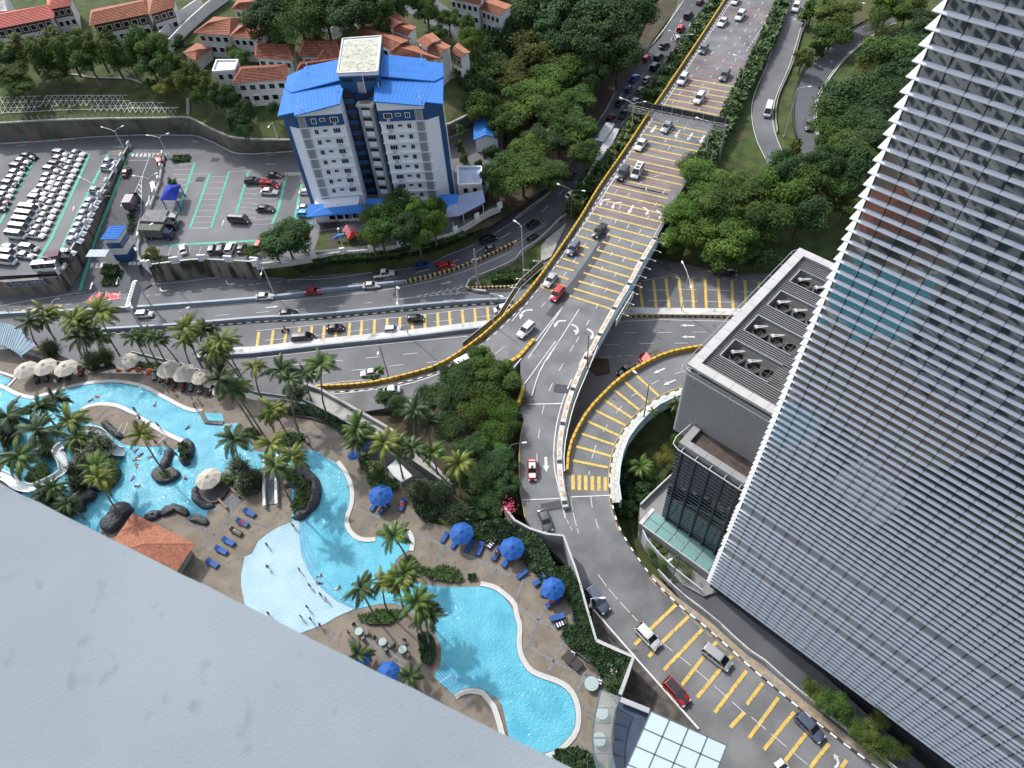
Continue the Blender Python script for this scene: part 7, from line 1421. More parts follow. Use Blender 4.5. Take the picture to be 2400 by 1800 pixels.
hedge('c11','1330,1100 1400,1250 1500,1300 1450,1400',.3,5,2,3500,'dark undergrowth inside the loop ramp',leafD,.7)
gf=empty('slope_grid',W((200,245),ZH),0,'white triangular lattice of concrete beams on the grass slope','lattice');gfo=gf.location.copy();bm_=MB();bm_.box(-.5,.5,-.055,.055,0,.12);bme_=bm_.mesh('beam');bme_.materials.append(conc_l)
rowsY=[(828,12),(868,12),(905,14),(945,14)]
def beam_(a,b):
 A=W(a,ZH);B=W(b,ZH);d=B-A;o=link('beam',bme_,gf,A.lerp(B,.5)-gfo+Vector((0,0,.05)));o.scale=(d.length,1,1);o.rotation_euler=(0,-math.asin(max(-1,min(1,d.z/d.length))),math.atan2(d.y,d.x))
cnt=0
for r in range(3):
 xmax=(1080,1400,1530)[r];pts=[];x=0+25*(r%2)
 while x<xmax:pts.append(x);x+=50
 for x in pts:
  y0=845-18*min(1,x/500)+20*(x>1090)+r*46*(1-.08*(x>1090));y1=y0+46
  q=lambda u,v:P('a0','%f,%f'%(u,v))[0]
  if cnt<290 and not(300<x<380 and r==0)and not(300<x<760 and r==2 and random.random()<.5):beam_(q(x,y0),q(x+50,y0-1));beam_(q(x,y0),q(x+25,y1));beam_(q(x,y0),q(x-25,y1));cnt+=3
beam_(P('a0','0,982')[0],P('a0','560,952')[0]);beam_(P('a0','560,952')[0],P('a0','1540,935')[0])
ln_=MB();kerb(ln_,resample(wpts('a0','480,655 640,645 790,672 1080,680 1200,710 1290,760',ZH,3),2),.5,.2,base=.03);tag(ln_.build('slope_drain',conc),'narrow concrete drain curving across the grass slope','drain')
for k in range(26):p=W(P('a0','%d,%d'%(60+k*58,1050-k*1.2))[0],ZH);mb=MB();mb.beam((0,0,0),(0,0,1.5),.1);tag(mb.build('fence_post',conc_l,loc=p),'slim pale fence post on top of the retaining wall, %s from the left'%ORD[k],'post','fence posts on the retaining wall')
wbk=MB();kerb(wbk,resample(wpts('a0','1625,860 1630,1000',ZH),1.5),.8,.5);tag(wbk.build('drop_wall',conc),'stepped concrete drop channel at the corner of the retaining wall','channel')
def frond_mesh(seed,L=3.4,droop=1.0,n=30,lw=.5,wid=.04,bend=0):
 rg=random.Random(seed);mb=MB();pts=[]
 for k in range(n+1):
  t=k/n;pts.append(Vector((L*(t-.12*t*t),bend*t*t*L*.2,.55*L*math.sin(t*1.5)*.55-droop*1.25*t**2.3)))
 mb.tube(pts[::3]+[pts[-1]],.03,4,False)
 for k in range(2,n+1):
  t=k/n;d=(pts[k]-pts[k-1]).normalized();s=d.cross(Vector((0,0,1))).normalized();up_=s.cross(d);ll=lw*L*.42*math.sin(math.pi*min(1,.12+t*.88))**.6*rg.uniform(.85,1.1)
  for sg_ in(-1,1):
   a=(s*sg_*.85+d*.55-up_*.35).normalized();e=pts[k]+a*ll-Vector((0,0,ll*.28));m_=pts[k]+a*ll*.5;w_=d*wid*1.25
   mb.add([pts[k]-w_,pts[k]+w_,m_+w_*.9,m_-w_*.9,e],[(0,1,2,3),(3,2,4)])
 return mb.mesh('frond')
FR=[frond_mesh(1),frond_mesh(2,3.6,1.3,bend=1),frond_mesh(3,3.2,.6,bend=-1),frond_mesh(4,3.5,1.7)]
FRS=[frond_mesh(5,2.2,.9,16,.9,.07),frond_mesh(6,2.3,1.2,16,.9,.07)]
palm_m={c:mat('palm_'+c,a,.45,var=.001,col2=b,vscale=.8,obj=True,rnd=.22,spec=.4)for c,a,b in(('green',(.03,.062,.012),(.08,.13,.025)),('yellow',(.06,.085,.012),(.14,.17,.03)),('dark',(.018,.04,.013),(.05,.08,.026)))}
pk=[0]
def palm(cx,cy,bx,by,r,col,z,label,small=False,nf=17,group='palms around the pool',name='palm_tree',straight=False):
 B=W((bx,by),z);h=max(2.0,zat((cx,cy),B)-z);
 for _ in range(3):
  T=W((cx,cy),z+h);
  h=max(2.0,h)
 off=Vector((T.x-B.x,T.y-B.y,0));
 if off.length>h*.35:off=off.normalized()*h*.35
 R=r*mpp((cx,cy),z+h);o=empty(name,B,0,label,'palm tree',group);pk[0]+=1;rg=random.Random(pk[0])
 mb=MB();mb.tube([Vector((0,0,0)),off*.15+Vector((0,0,h*.35)),off*.55+Vector((0,0,h*.7)),off+Vector((0,0,h))],[.2,.15,.12,.1],7);mb.build('trunk',barkp,o)
 sc_=R/(2.3 if small else 3.3);wind=math.atan2(-.25,1.0)
 for k in range(nf):
  a=6.2832*(k*.382)+rg.uniform(-.35,.35);me=(FRS if small else FR)[rg.randrange(2 if small else 4)]
  if not me.materials:me.materials.append(palm_m['green'])
  pit=rg.uniform(-.75,.7)if k>4 else rg.uniform(-1.1,-.5);aw=a+.6*math.sin(wind-a)
  f=link('frond',me,o,off+Vector((0,0,h)));f.rotation_euler=(rg.uniform(-.2,.2),pit*.8,aw);f.scale=(sc_*rg.uniform(.7,1.15),)*3;f.material_slots[0].link='OBJECT';f.material_slots[0].material=palm_m[col]
 return o
PL='''c0 420,110 440,300 90 yellow;c0 400,170 480,360 70 green;c0 250,200 330,420 90 dark;c0 640,190 720,520 110 yellow;c0 720,230 800,540 100 green;c0 860,120 1040,500 120 yellow;c0 700,330 780,560 100 dark;c0 870,330 900,560 80 green;c0 1160,330 1290,560 75 green;c0 1250,330 1370,570 75 dark;c0 1330,330 1440,560 75 green;c0 1380,350 1560,580 70 dark;c0 1610,270 1750,600 110 yellow;c0 1580,370 1660,600 80 green;c0 1790,270 1790,600 90 dark;c0 1920,370 2100,700 110 yellow;c0 1850,460 1900,700 110 dark
c5 60,330 380,790 120 dark;c5 160,400 420,790 120 green;c5 20,60 230,320 100 yellow;c5 350,220 420,500 80 yellow;c5 590,250 740,560 130 dark;c5 660,330 760,840 100 dark;c5 520,590 640,810 110 yellow;c5 470,640 560,850 90 green;c5 930,200 985,650 125 green;c5 800,280 850,520 90 dark;c5 180,850 250,1080 130 dark;c5 500,890 560,1200 130 yellow;c5 540,1080 700,1440 120 green;c5 690,1000 800,1260 110 yellow;c5 1240,760 1290,1050 120 green;c5 1230,880 1280,1100 90 dark;c5 1480,880 1520,1200 130 yellow;c5 1600,900 1640,1180 110 green;c5 1720,930 1740,1240 110 dark;c5 1900,960 1940,1150 100 green;c5 2130,1060 2140,1350 130 yellow;c5 1740,600 1750,900 120 dark;c5 1860,700 1880,900 110 dark
d6 1190,30 1310,230 115 green;d6 900,480 1040,740 120 dark;d6 1090,420 1140,680 110 yellow;d6 1230,420 1290,690 120 yellow;d6 1290,350 1350,640 110 green;d6 1390,600 1440,880 140 green;d6 1480,700 1500,960 120 dark;d6 930,1010 870,1120 100 dark;d6 1330,1230 1300,1330 90 dark
c0 480,870 560,990 85 dark;c0 340,930 490,1110 95 dark;c0 620,1040 640,1200 110 yellow;c0 690,1190 700,1330 120 green;c0 800,1180 760,1330 95 dark;c0 1220,1180 1430,1510 95 yellow;c0 100,1000 140,1230 130 dark;c0 330,1150 560,1470 120 dark;c0 170,1370 400,1640 120 green;c0 850,1480 960,1700 130 green
h 1280,680 1590,1170 150 yellow;h 700,790 900,950 130 green;h 880,1000 1100,1200 120 dark;h 560,850 640,1000 120 dark;h 60,470 250,640 110 green
l 280,150 320,250 70 dark;c11 1480,1080 1500,1200 90 green;c11 1590,600 1600,660 40 green'''
n=0
for ln in PL.replace(';','\n').split('\n'):
 t=ln.split()
 if len(t)==4 and ',' in t[0]:t=[key]+t
 key=t[0];s_=KEY[key][2]if len(KEY[key])>2 else 3.6867;(cx,cy),(bx,by)=P(key,t[1])[0],P(key,t[2])[0];zz=ZD if not(key in('l',)or(key=='c11'))else(6.6 if key=='l' or n>200 else.2)
 n+=1;place_='at upper left by the highway' if by<870 and bx<620 else 'on the slide hill at the left' if bx<300 else 'by the winding pool and ramp' if bx<720 and by<1200 else 'behind the right pool bank' if bx>780 and by<1180 else 'in the group by the lower pool' if by>1280 else 'beside the loop ramp' if key in('l','c11')else 'between pool and balustrade'
 if key=='c11' and '1590' in t[1]:zz=6.7
 palm(cx,cy,bx,by,float(t[3])*1.4/s_,t[4],zz,'%s palm %s, number with its foot %s'%({'yellow':'yellow-green','green':'fresh green','dark':'dark green'}[t[4]],place_,''),nf=27)
seen={}
for o in[o for o in C.objects if o.get('category')=='palm tree']:
 b=o['label'].split(',')[0];seen.setdefault(b,[]).append(o)
for b,os_ in seen.items():
 for k,o in enumerate(sorted(os_,key=lambda o:o.location.x)):o['label']=b+(', %s of these from the left'%ORD[k]if len(os_)>1 else '')
palm(886,868,888,893,18,'green',.3,'lone small palm in the road verge beside the yellow parapet',small=True,nf=12)
palm(875,885,880,900,14,'dark',.3,'tiny dark palm next to the lone small palm',small=True,nf=10)
for k,(x,y,r)in enumerate(((1312,145,16),(1328,170,15),(1350,195,15),(1372,205,15),(1325,185,12),(1280,305,16),(1290,320,14),(1275,240,14))):
 palm(x,y,x+6,y+60,r,'yellow',FZ(x,y),'light green star-shaped treetop in the dark wood, %s from the top left'%ORD[k],small=True,nf=9,group='star-shaped trees in the wood',name='umbrella_leaf_tree')
for k in range(13):
 x=1452+k*8 if k<6 else 1700+(k-6)*22;y=340-k*16 if k<6 else 330-(k-6)*42
 if k>=6:x=1662+(k-6)*26;y=340-(k-6)*55
 palm(x,y,x+2,y+14,12,'yellow' if k%2 else 'green',4 if k<6 else 5.5,'small bushy palm in the planting %s of the flyover, %s from the bottom'%('left' if k<6 else 'right',ORD[k if k<6 else k-6]),small=True,nf=10,group='small palms beside the flyover')
def spiky(key,s,z,h,r,n,label,m):
 c=W(P(key,s)[0],z+h*.6);mb=MB();rg=random.Random(n+int(c.x*10));c0_=Vector((c.x,c.y,z))
 for _ in range(n):
  d=Vector((rg.gauss(0,1),rg.gauss(0,1),rg.gauss(.35,.8))).normalized();p=Vector((rg.gauss(0,.33)*r,rg.gauss(0,.33)*r,h*(.45+.25*rg.gauss(0,1))));L_=rg.uniform(.6,1.3);s_=d.cross(Vector((0,0,1))).normalized()*.045;e=p+d*L_-Vector((0,0,.35*L_));m_=p+d*L_*.55
  mb.add([p-s_,p+s_,m_+s_*.8,m_-s_*.8,e],[(0,1,2,3),(3,2,4)])
 o=mb.build('screw_pine',m,loc=c0_);return tag(o,label,'plant','spiky plants around the pool','stuff' if False else None)
for a in(('i','870,520',ZW,4,1.9,2600,'dense dark screw pine left of the white ramp, upper one',palm_m['dark']),('i','960,720',ZW,3.4,1.9,2600,'dense drooping screw pine left of the white ramp, lower one',palm_m['dark']),('i','1090,640',ZW,3,1.3,1500,'screw pine touching the white ramp wall',palm_m['dark']),('i','720,680',ZW,2,1.0,900,'small yellow green spiky plant by the boat deck',palm_m['green']),('h','1300,230',ZW,4.5,2.2,3200,'big dark screw pine beside the upper white slide',palm_m['dark']),('h','1120,400',ZW,4.0,2.2,3000,'dark screw pine on the slide hill behind the yellow palm',palm_m['dark']),('h','1340,420',ZW,3.6,1.6,2000,'dark spiky thicket above the splashing pool',palm_m['dark']),('h','980,560',ZW,3.6,2.0,2400,'dark thicket in the middle of the slide hill',palm_m['dark']),('h','60,60',ZW,4,2.6,3400,'mass of spiky leaves at the left edge',palm_m['dark']),('h','560,260',ZW,3.5,2.3,2600,'dark thicket left of the slide loop',palm_m['dark']),('h','560,960',ZW,3,2.2,2600,'dark palm scrub along the ledge',palm_m['dark']),('h','820,1050',ZW,3,2.0,2200,'dark palm scrub lower down the ledge',palm_m['dark']),('h','1000,720',ZW,3,1.8,2000,'spiky dark plants above the big rock',palm_m['dark']),('c0','420,420',ZD,3,2.0,2200,'dark undergrowth below the first palms by the shade roof',palm_m['dark']),('c0','780,520',ZD,3,2.2,2600,'banana-like undergrowth in the curved planter',palm_m['dark']),('c0','900,480',ZD,3,1.6,1700,'pale stemmed fan plant by the glass railing',palm_m['green']),('c0','1860,560',ZD,3.4,2.4,2800,'dark undergrowth behind the third beige umbrella group',palm_m['dark']),('c5','700,420',ZD,3,2.0,2200,'dark undergrowth by the parapet bend',palm_m['dark']),('c5','1780,1280',ZD,2.6,2.2,2600,'dark feathery clump over the scalloped planter',palm_m['dark']),('c5','1950,1300',ZD,2.6,2.2,2400,'dark clump right of the glass balcony',palm_m['dark']),('c5','2120,1480',ZD,2.4,2.0,2200,'dark clump above the curved hedge',palm_m['dark']),('c5','1420,1100',ZD,2.2,1.4,1500,'yellow green shrubs under the two palms',palm_m['green']),('d11','1040,920',ZD,1.2,.9,900,'starry dark plant in the deck corner hedge',palm_m['dark']),('c11','200,900',3,4,3,3000,'dark palm scrub beside the oval road lamp',palm_m['dark']),('c11','350,640',3,4,2.6,2400,'dark palm scrub beside the crash block',palm_m['dark']),('c11','480,540',4,3,1.6,1500,'dark fronds reaching over the right ramp',palm_m['dark'])):spiky(*a)
mb=MB();c=W(P('c11','340,1440')[0],ZD+1);
rg=random.Random(9)
for _ in range(120):p=c+Vector((rg.gauss(0,.5),rg.gauss(0,.7),rg.gauss(0,.35)));mb.obox(p,((1,.3,.2),(0,1,.3),(0,0,1)),(.07,.07,.02))
tag(mb.build('bougainvillea',mat('flower_pink',(.55,.05,.12),.6)),'pink flowering bougainvillea beside the taxi lane','plant')
# ------------------------------------------------------------------ tiled houses on the hill
tp_=mat('tile_coral',(.46,.13,.1),.8,var=.15,vscale=2,stain=((.3,.1,.08),1,.55,.75),detail=8);hw=mat('house_white',(.58,.58,.57),.75,stain=((.36,.35,.33),.4,.55,.8),detail=8);hb=mat('house_brown',(.12,.045,.035),.8,var=.2,vscale=1)
def house(s,m,label,key='a0',zf=6.4,up=1.7,nwin=4,brown=False,wall=True,cat='house',rows=13):
 q=P(key,s);zg=ZH(*q[0][:2])-.3;ze=zg+zf;E=[W(p,ze)for p in q[:4]];Rg=[W(p,ze+up)for p in(q[4:6]if len(q)>5 else[((q[0][0]+q[3][0])/2,(q[0][1]+q[3][1])/2-3),((q[1][0]+q[2][0])/2,(q[1][1]+q[2][1])/2-3)])]
 o=empty('tiled_house',(E[0].x,E[0].y,zg),0,label,cat,'tiled houses on the hill');oo=o.location.copy();E=[p-oo for p in E];Rg=[p-oo for p in Rg];ce=sum(E,Vector())/4
 hipped=len(q)>5
 for a,b,c,d in((E[0],E[1],Rg[1],Rg[0]),(E[2],E[3],Rg[0],Rg[1]))+(((E[1],E[2],Rg[1],Rg[1]),(E[3],E[0],Rg[0],Rg[0]))if hipped else()):mb=MB();tiled(mb,a,b,c,d,9,.2);f=mb.build('roof_slope',m,o);tag(f,kind='stuff')
 mb=MB();mb.beam(Rg[0]+Vector((0,0,.08)),Rg[1]+Vector((0,0,.08)),.3,.2);mb.build('ridge',m,o)
 if hipped:
  for a,b in((E[0],Rg[0]),(E[1],Rg[1]),(E[2],Rg[1]),(E[3],Rg[0])):mb=MB();mb.beam(a+Vector((0,0,.1)),b+Vector((0,0,.1)),.22,.14);mb.build('hip',m,o)
 F_=[ce.lerp(p,.87)for p in E];mb=MB();mb.prism([(p.x,p.y)for p in F_],-1.5,zf+(0 if hipped else.2));mb.build('wall',hw,o)
 if not hipped:
  for a,b,c in((E[0],E[3],Rg[0]),(E[1],E[2],Rg[1])):mb=MB();mb.add([ce.lerp(a,.9),ce.lerp(b,.9),ce.lerp(c,.95)-Vector((0,0,.25))],[(0,1,2)]);mb.build('gable',hw,o)
 d=F_[1]-F_[0];n=Vector((d.y,-d.x,0)).normalized();n=n if n.y<0 else-n;L=d.length;d.normalize()
 if brown:mb=MB();mb.obox((F_[0]+F_[1])/2+n*.05+Vector((0,0,-1.6-(F_[0].z+F_[1].z)/2+zf)),(d,n,(0,0,1)),(L/2,.06,1.3));mb.build('brown_band',hb,o)
 for fl in range(2):
  for k in range(nwin):
   c=F_[0]+d*L*(k+.5)/nwin+n*.08;c.z=zf-1.6-3.0*fl;mb=MB();mb.obox(c,(d,n,(0,0,1)),(min(.9,L/nwin*.36),.07,.75));w_=mb.build('window',frm,o);mb=MB();mb.obox(c+n*.06,(d,n,(0,0,1)),(min(.78,L/nwin*.3),.03,.64));mb.build('pane',bwin,w_)
 return o
for s,m,lb,kw in(('-80,262 465,155 470,40 -60,125 -30,135 400,50',tp_,'coral roofed white villa at the far left behind the slope trees',dict(nwin=7,brown=True)),('420,85 610,50 610,-60 400,-60 450,-25 570,-35',tp_,'coral roofed wing right of the far left villa',dict(nwin=3,brown=True)),('775,225 1285,120 1280,-5 790,90 800,110 1230,15',terr,'orange roofed white villa with a long terrace window front',dict(nwin=6,brown=True)),('1290,130 1505,65 1500,-60 1270,-40 1320,0 1460,-25',terr,'small orange roofed wing beside the blue private pool',dict(nwin=3,brown=True)),('1675,285 1980,305 2090,160 1850,150 1800,200 1990,160',terr,'orange hipped house with balconies above the white lane wall',dict()),('1985,320 2260,340 2290,170 2100,180 2080,240 2230,170',terr,'orange hipped house right of the balcony house',dict()),('1585,460 1690,525 1830,420 1700,375 1690,440 1700,432',terr,'little orange pyramid roofed garden house',dict(zf=3.2,nwin=1,up=1.3)),('2005,75 2240,105 2260,-20 2080,-30 2070,25 2200,15',terr,'orange roof at the top edge beside the round trees',dict()),('2010,720 2490,690 2480,560 2060,580 2090,600 2400,580',terr_d,'brown roofed white house left of the blue tower',dict(nwin=5)),('-20,100 60,100 60,-60 -20,-60 0,0 30,-10',hw,'pale roofed building at the top left corner',dict())):house(s,m,lb,**kw)
for s,m,lb,kw in(('-10,500 325,525 335,385 0,375 30,395 260,390',terr_d,'dark brown roofed house with a flat light well',dict(nwin=4)),('370,490 740,485 735,345 400,350 420,365 690,360',terr_d,'brown roofed house just left of the penthouse',dict(nwin=4)),('500,560 700,520 690,440 560,440 600,420 640,415',terr_d,'small brown pyramid roof touching the blue roof',dict(nwin=2)),('340,640 720,570 720,500 380,540 390,555 700,515',terr_d,'long low brown roof behind the left blue roof',dict(nwin=3)),('845,300 1180,440 1340,340 960,195',terr,'first terrace house of the stepped row, with a weathered roof',dict(nwin=3)),('1070,195 1175,250 1300,190 1225,112',terr_d,'raised brown roof at the top of the stepped row',dict(nwin=2,zf=8)),('1180,262 1315,305 1390,240 1270,195',terr,'orange roof in the middle of the stepped row',dict(nwin=2,zf=7.4)),('1150,465 1520,530 1620,505 1250,350',terr,'long orange and brown roof of the stepped row beside the blue roof',dict(nwin=3)),('1390,355 1470,415 1595,350 1520,285',terr,'raised orange roof with a white party wall',dict(nwin=2,zf=8)),('1480,430 1585,480 1685,405 1600,360',terr,'orange roof below the white party wall',dict(nwin=2,zf=7.4)),('1690,450 1770,500 1850,455 1740,375',terr,'end orange roof of the stepped row over brown walls',dict(nwin=2,brown=True)),('1935,75 2110,140 2212,50 2010,-20',terr,'orange roofed white terrace house at the top centre',dict(nwin=4)),('1660,-20 1930,40 1980,-40 1750,-90',terr,'left neighbour of the top centre terrace house',dict(nwin=5)),('-40,280 100,215 60,130 -60,150 -20,190 20,170',terr,'orange roofed house left of the round street trees',dict(nwin=2)),('-60,60 30,60 30,-30 -60,-30 -30,10 0,10',terr,'orange roof at the top edge by the street trees',dict(nwin=2))):house(s,m,lb,'a6',**kw)
def boxb(key,s,z0,z1,m,name,label,cat,inset=None,roofm=None):
 w=[W(p,z1)for p in P(key,s)];o=empty(name,(w[0].x,w[0].y,z0),0,label,cat);oo=o.location.copy();w=[p-oo for p in w];mb=MB();mb.prism([(p.x,p.y)for p in w],0,z1-z0-.3);mb.build('wall',m,o);c=sum(w,Vector())/len(w)
 for k in range(len(w)):mb=MB();a,b=w[k],w[(k+1)%len(w)];mb.beam(a.lerp(c,.03),b.lerp(c,.03),.3,.5);mb.build('parapet',frm,o)
 mb=MB();mb.sheet([Vector((q.x,q.y,z1-z0-.25))for q in(c.lerp(p,.93)for p in w)]);mb.build('flat_roof',roofm or conc_l,o)
 d=w[1]-w[0];n=Vector((d.y,-d.x,0)).normalized();n=n if n.y<0 else-n
 for f in(.3,.7):mb=MB();q=w[0].lerp(w[1],f)+n*.05;mb.obox(Vector((q.x,q.y,z1-z0-1.6)),(d,n,(0,0,1)),(.5,.05,.6));mb.build('window',bwin,o)
 return o
boxb('a0','1835,620 2030,605 2060,520 1870,520',15.5,22,hw,'white_block','white flat roofed block with a ribbed roof beside the brown roofs','house',roofm=metal_w)
boxb('a6','1745,1600 1950,1590 1950,1440 1740,1440',5,9.5,hw,'flat_annex','low block with a pale blue flat roof right of the blue tower','building',roofm=mat('roof_pale_blue',(.3,.37,.5),.6,var=.15,vscale=.6))
for s,lb in(('1390,390 1560,200 1760,60','lower white stepped wall along the villa lane'),('1480,440 1640,270 1830,100 1990,-10','upper white wall along the villa lane')):barrier('lane_wall',wpts('a0',s,lambda x,y:ZH(x,y)+.3),.4,3.0,hw,lb,None)
field('lane',P('a0','1400,400 1570,210 1780,50 1900,-60 2060,-60 1840,110 1650,280 1490,450'),lambda x,y:ZH(x,y)+.12,asph_dark);field('street',P('a6','330,340 420,230 640,290 860,240 1200,60 1400,150 1700,320 1900,360 1960,240 1700,100 1480,-60 1150,-60 800,200 600,260 430,190 330,250'),lambda x,y:ZH(x,y)+.12,asph_dark)
barrier('lane_wall',wpts('a6','670,330 860,230',lambda x,y:ZH(x,y)+.3),.4,3.0,hw,'white wall sloping up behind the penthouse',None)
def gableroof(key,eL,rg,eR,z,h,m,name,label,cat,wallm=bw,inset=.85,z0=5):
 a=[W(p,z)for p in P(key,eL)];r=[W(p,z+h)for p in P(key,rg)];b=[W(p,z)for p in P(key,eR)];o=empty(name,(a[0].x,a[0].y,z0),0,label,cat);oo=o.location.copy()
 for q in((a[0],r[0],r[1],a[1]),(b[0],b[1],r[1],r[0])):
  q=[p-oo for p in q];mb=MB();mb.add(q+[p-Vector((0,0,.15))for p in q],[(0,1,2,3),(7,6,5,4),(0,4,5,1),(1,5,6,2),(2,6,7,3),(3,7,4,0)]);f=mb.build('roof_slope',m,o)
  for k in range(9):mb=MB();t=k/8;u0=q[0].lerp(q[3],t)if q[0].z<q[1].z else q[0].lerp(q[1],t);u1=q[1].lerp(q[2],t)if q[0].z<q[1].z else q[3].lerp(q[2],t);mb.beam(u0+Vector((0,0,.05)),u1+Vector((0,0,.05)),.06,.08);mb.build('rib',m,f)
 return o,[p-oo for p in(a[0],b[0],b[1],a[1])],[p-oo for p in r]
o,E,r=gableroof('a6','1880,1210 1880,1045','1985,1165 1985,1005','2105,1195 2060,1040',9,1.6,roofb,'blue_roofed_shed','small white shed with a bright blue gable roof by the trees','shed');c=sum(E,Vector())/4;mb=MB();F_=[c.lerp(p,.86)for p in E];mb.prism([(p.x,p.y)for p in F_],0,4.1);mb.build('wall',bw,o);mb=MB();mb.add([F_[0],F_[1],c.lerp(r[0],.86)-Vector((0,0,.2))],[(0,1,2)]);mb.build('gable',bw,o)
o,E,r=gableroof('b0','865,780 945,665','870,779 948,664','1015,775 1090,660',8.6,.25,roofb,'guard_house','blue and white guard house at the car park entrance','guard house',z0=1.5);c=sum(E,Vector())/4;mb=MB();mb.prism([(p.x,p.y)for p in(c.lerp(q,.8)for q in E)],0,6.9);mb.build('wall',hw,o)
mb=MB();F_=[c.lerp(p,.84)for p in E];mb.prism([(p.x,p.y)for p in F_],4.0,5.6);mb.build('glazing_band',mat('blue_glass',(.03,.08,.2),.15),o);mb=MB();mb.prism([(p.x,p.y)for p in(c.lerp(q,.82)for q in E)],0,2.0);mb.build('blue_base',bb_,o)
barrier('entrance_canopy',wpts('b0','760,900 930,900',5),2.5,.12,blue_rail,'blue-grey bar over the left entrance lane',None)
pvq=[W(p,8.2)for p in P('b0','1380,440 1525,440 1565,300 1430,310')];ap_=W(P('b0','1462,345')[0],10.2);o=empty('blue_pavilion',(pvq[0].x,pvq[0].y,5),0,'open pavilion with a deep blue pyramid roof on four blue posts','pavilion');oo=o.location.copy();rb2=mat('pavilion_blue',(.02,.05,.4),.5)
for k in range(4):
 a,b=pvq[k]-oo,pvq[(k+1)%4]-oo;mb=MB();mb.add([a,b,ap_-oo],[(0,1,2)]);f=mb.build('roof_slope',rb2,o)
 for t in range(1,8):mb=MB();mb.beam(a.lerp(b,t/8)+Vector((0,0,.04)),(a.lerp(b,t/8)).lerp(ap_-oo,1-abs(t/4-1))if False else a.lerp(b,t/8).lerp(ap_-oo,.85),.05,.07);mb.build('rib',rb2,f)
 mb=MB();q=a.lerp(ap_-oo,.15);mb.tube([Vector((q.x,q.y,0)),Vector((q.x,q.y,3.3))],.13,6);mb.build('post',rb2,o)
for k,s in enumerate(('625,560 625,530 700,530 695,560','600,605 603,575 712,578 708,607','612,655 618,625 690,625 685,655','732,630 735,583 778,583 775,632','860,615 920,585 940,598 895,632')):surface('play_mat',[W(p,5.06)for p in P('b6',s)],mat('rubber_mat',(.06,.06,.065),.9),.06,None,'dark rubber play mat framed in white, %s of five from the left'%ORD[k],'play mat')
field('playground_lawn',P('b6','560,520 760,500 960,560 1060,640 900,650 600,680 500,690'),5.03,grass_m)
g0=W(P('b6','825,590')[0],5);o=empty('playground_tower',g0,.4,'red, yellow and blue climbing frame with a pink roof','playground');cl={k:mat('play_'+k,v,.5)for k,v in dict(red=(.5,.03,.03),yellow=(.6,.35,.03),blue=(.02,.15,.5),pink=(.6,.2,.25)).items()}
for x in(-1.2,1.2):
 for y in(-1.2,1.2):mb=MB();mb.tube([(x,y,0),(x,y,3)],.09,6);mb.build('post',cl['yellow'],o)
mb=MB();mb.box(-1.2,1.2,-1.2,1.2,1.2,1.35);mb.build('platform',cl['red'],o);mb=MB();mb.lathe([(1.7,3),(0,4.2)],n=4);mb.build('roof',cl['pink'],o)
mb=MB();mb.beam((1.2,0,1.3),(3.4,0,.15),.8,.1);mb.build('slide',cl['red'],o);mb=MB();mb.tube([(-1.2,0,1.8),(-2.5,.6,1.6),(-3.4,1.2,.8)],.45,8,False);mb.build('tube',cl['blue'],o)
# ------------------------------------------------------------------ pool furniture
bei=mat('canvas_beige',(.4,.375,.325),.8,var=.05,vscale=2,obj=True);blu=mat('canvas_blue',(.006,.075,.3),.7,var=.1,vscale=2,obj=True);lnb=mat('lounger_blue',(.01,.07,.27),.7,var=.1,vscale=3,obj=True);lnd=mat('wicker_dark',(.03,.025,.022),.7)
def umb(m):
 o=empty('umbrella',(0,0,0));n=8
 for k in range(n):
  a0,a1=6.2832*k/n,6.2832*(k+1)/n;mb=MB();R0=1.0;f=lambda a,r,z:(r*math.cos(a),r*math.sin(a),z);am=(a0+a1)/2
  mb.add([f(a0,.09,.42),f(a1,.09,.42),f(a1,.55,.26),f(am,.53,.23),f(a0,.55,.26),f(a1,R0,.0),f(am,R0*.94,-.02),f(a0,R0,0)],[(0,4,3,2,1),(4,7,6,3),(3,6,5,2)]);mb.build('canopy_panel',m,o);mb=MB();mb.beam(f(a0,.08,.4),f(a0,1.0,-.015),.018,.018);mb.build('rib',lnd,o)
 mb=MB();mb.lathe([(.16,.42),(.1,.47),(0,.49)],n=8);mb.build('vent',m,o);mb=MB();mb.tube([(0,0,.45),(0,0,-1.25)],.022,6);mb.build('pole',metal_w,o);return o
protos={}
def put(kind,make,pos,ang,label,cat,group,sca=1):
 o=copy_tree(protos[kind])if kind in protos else make();protos.setdefault(kind,o);o.location=pos;o.rotation_euler=(0,0,ang);o.scale=(sca,)*3;tag(o,label,cat,group);return o
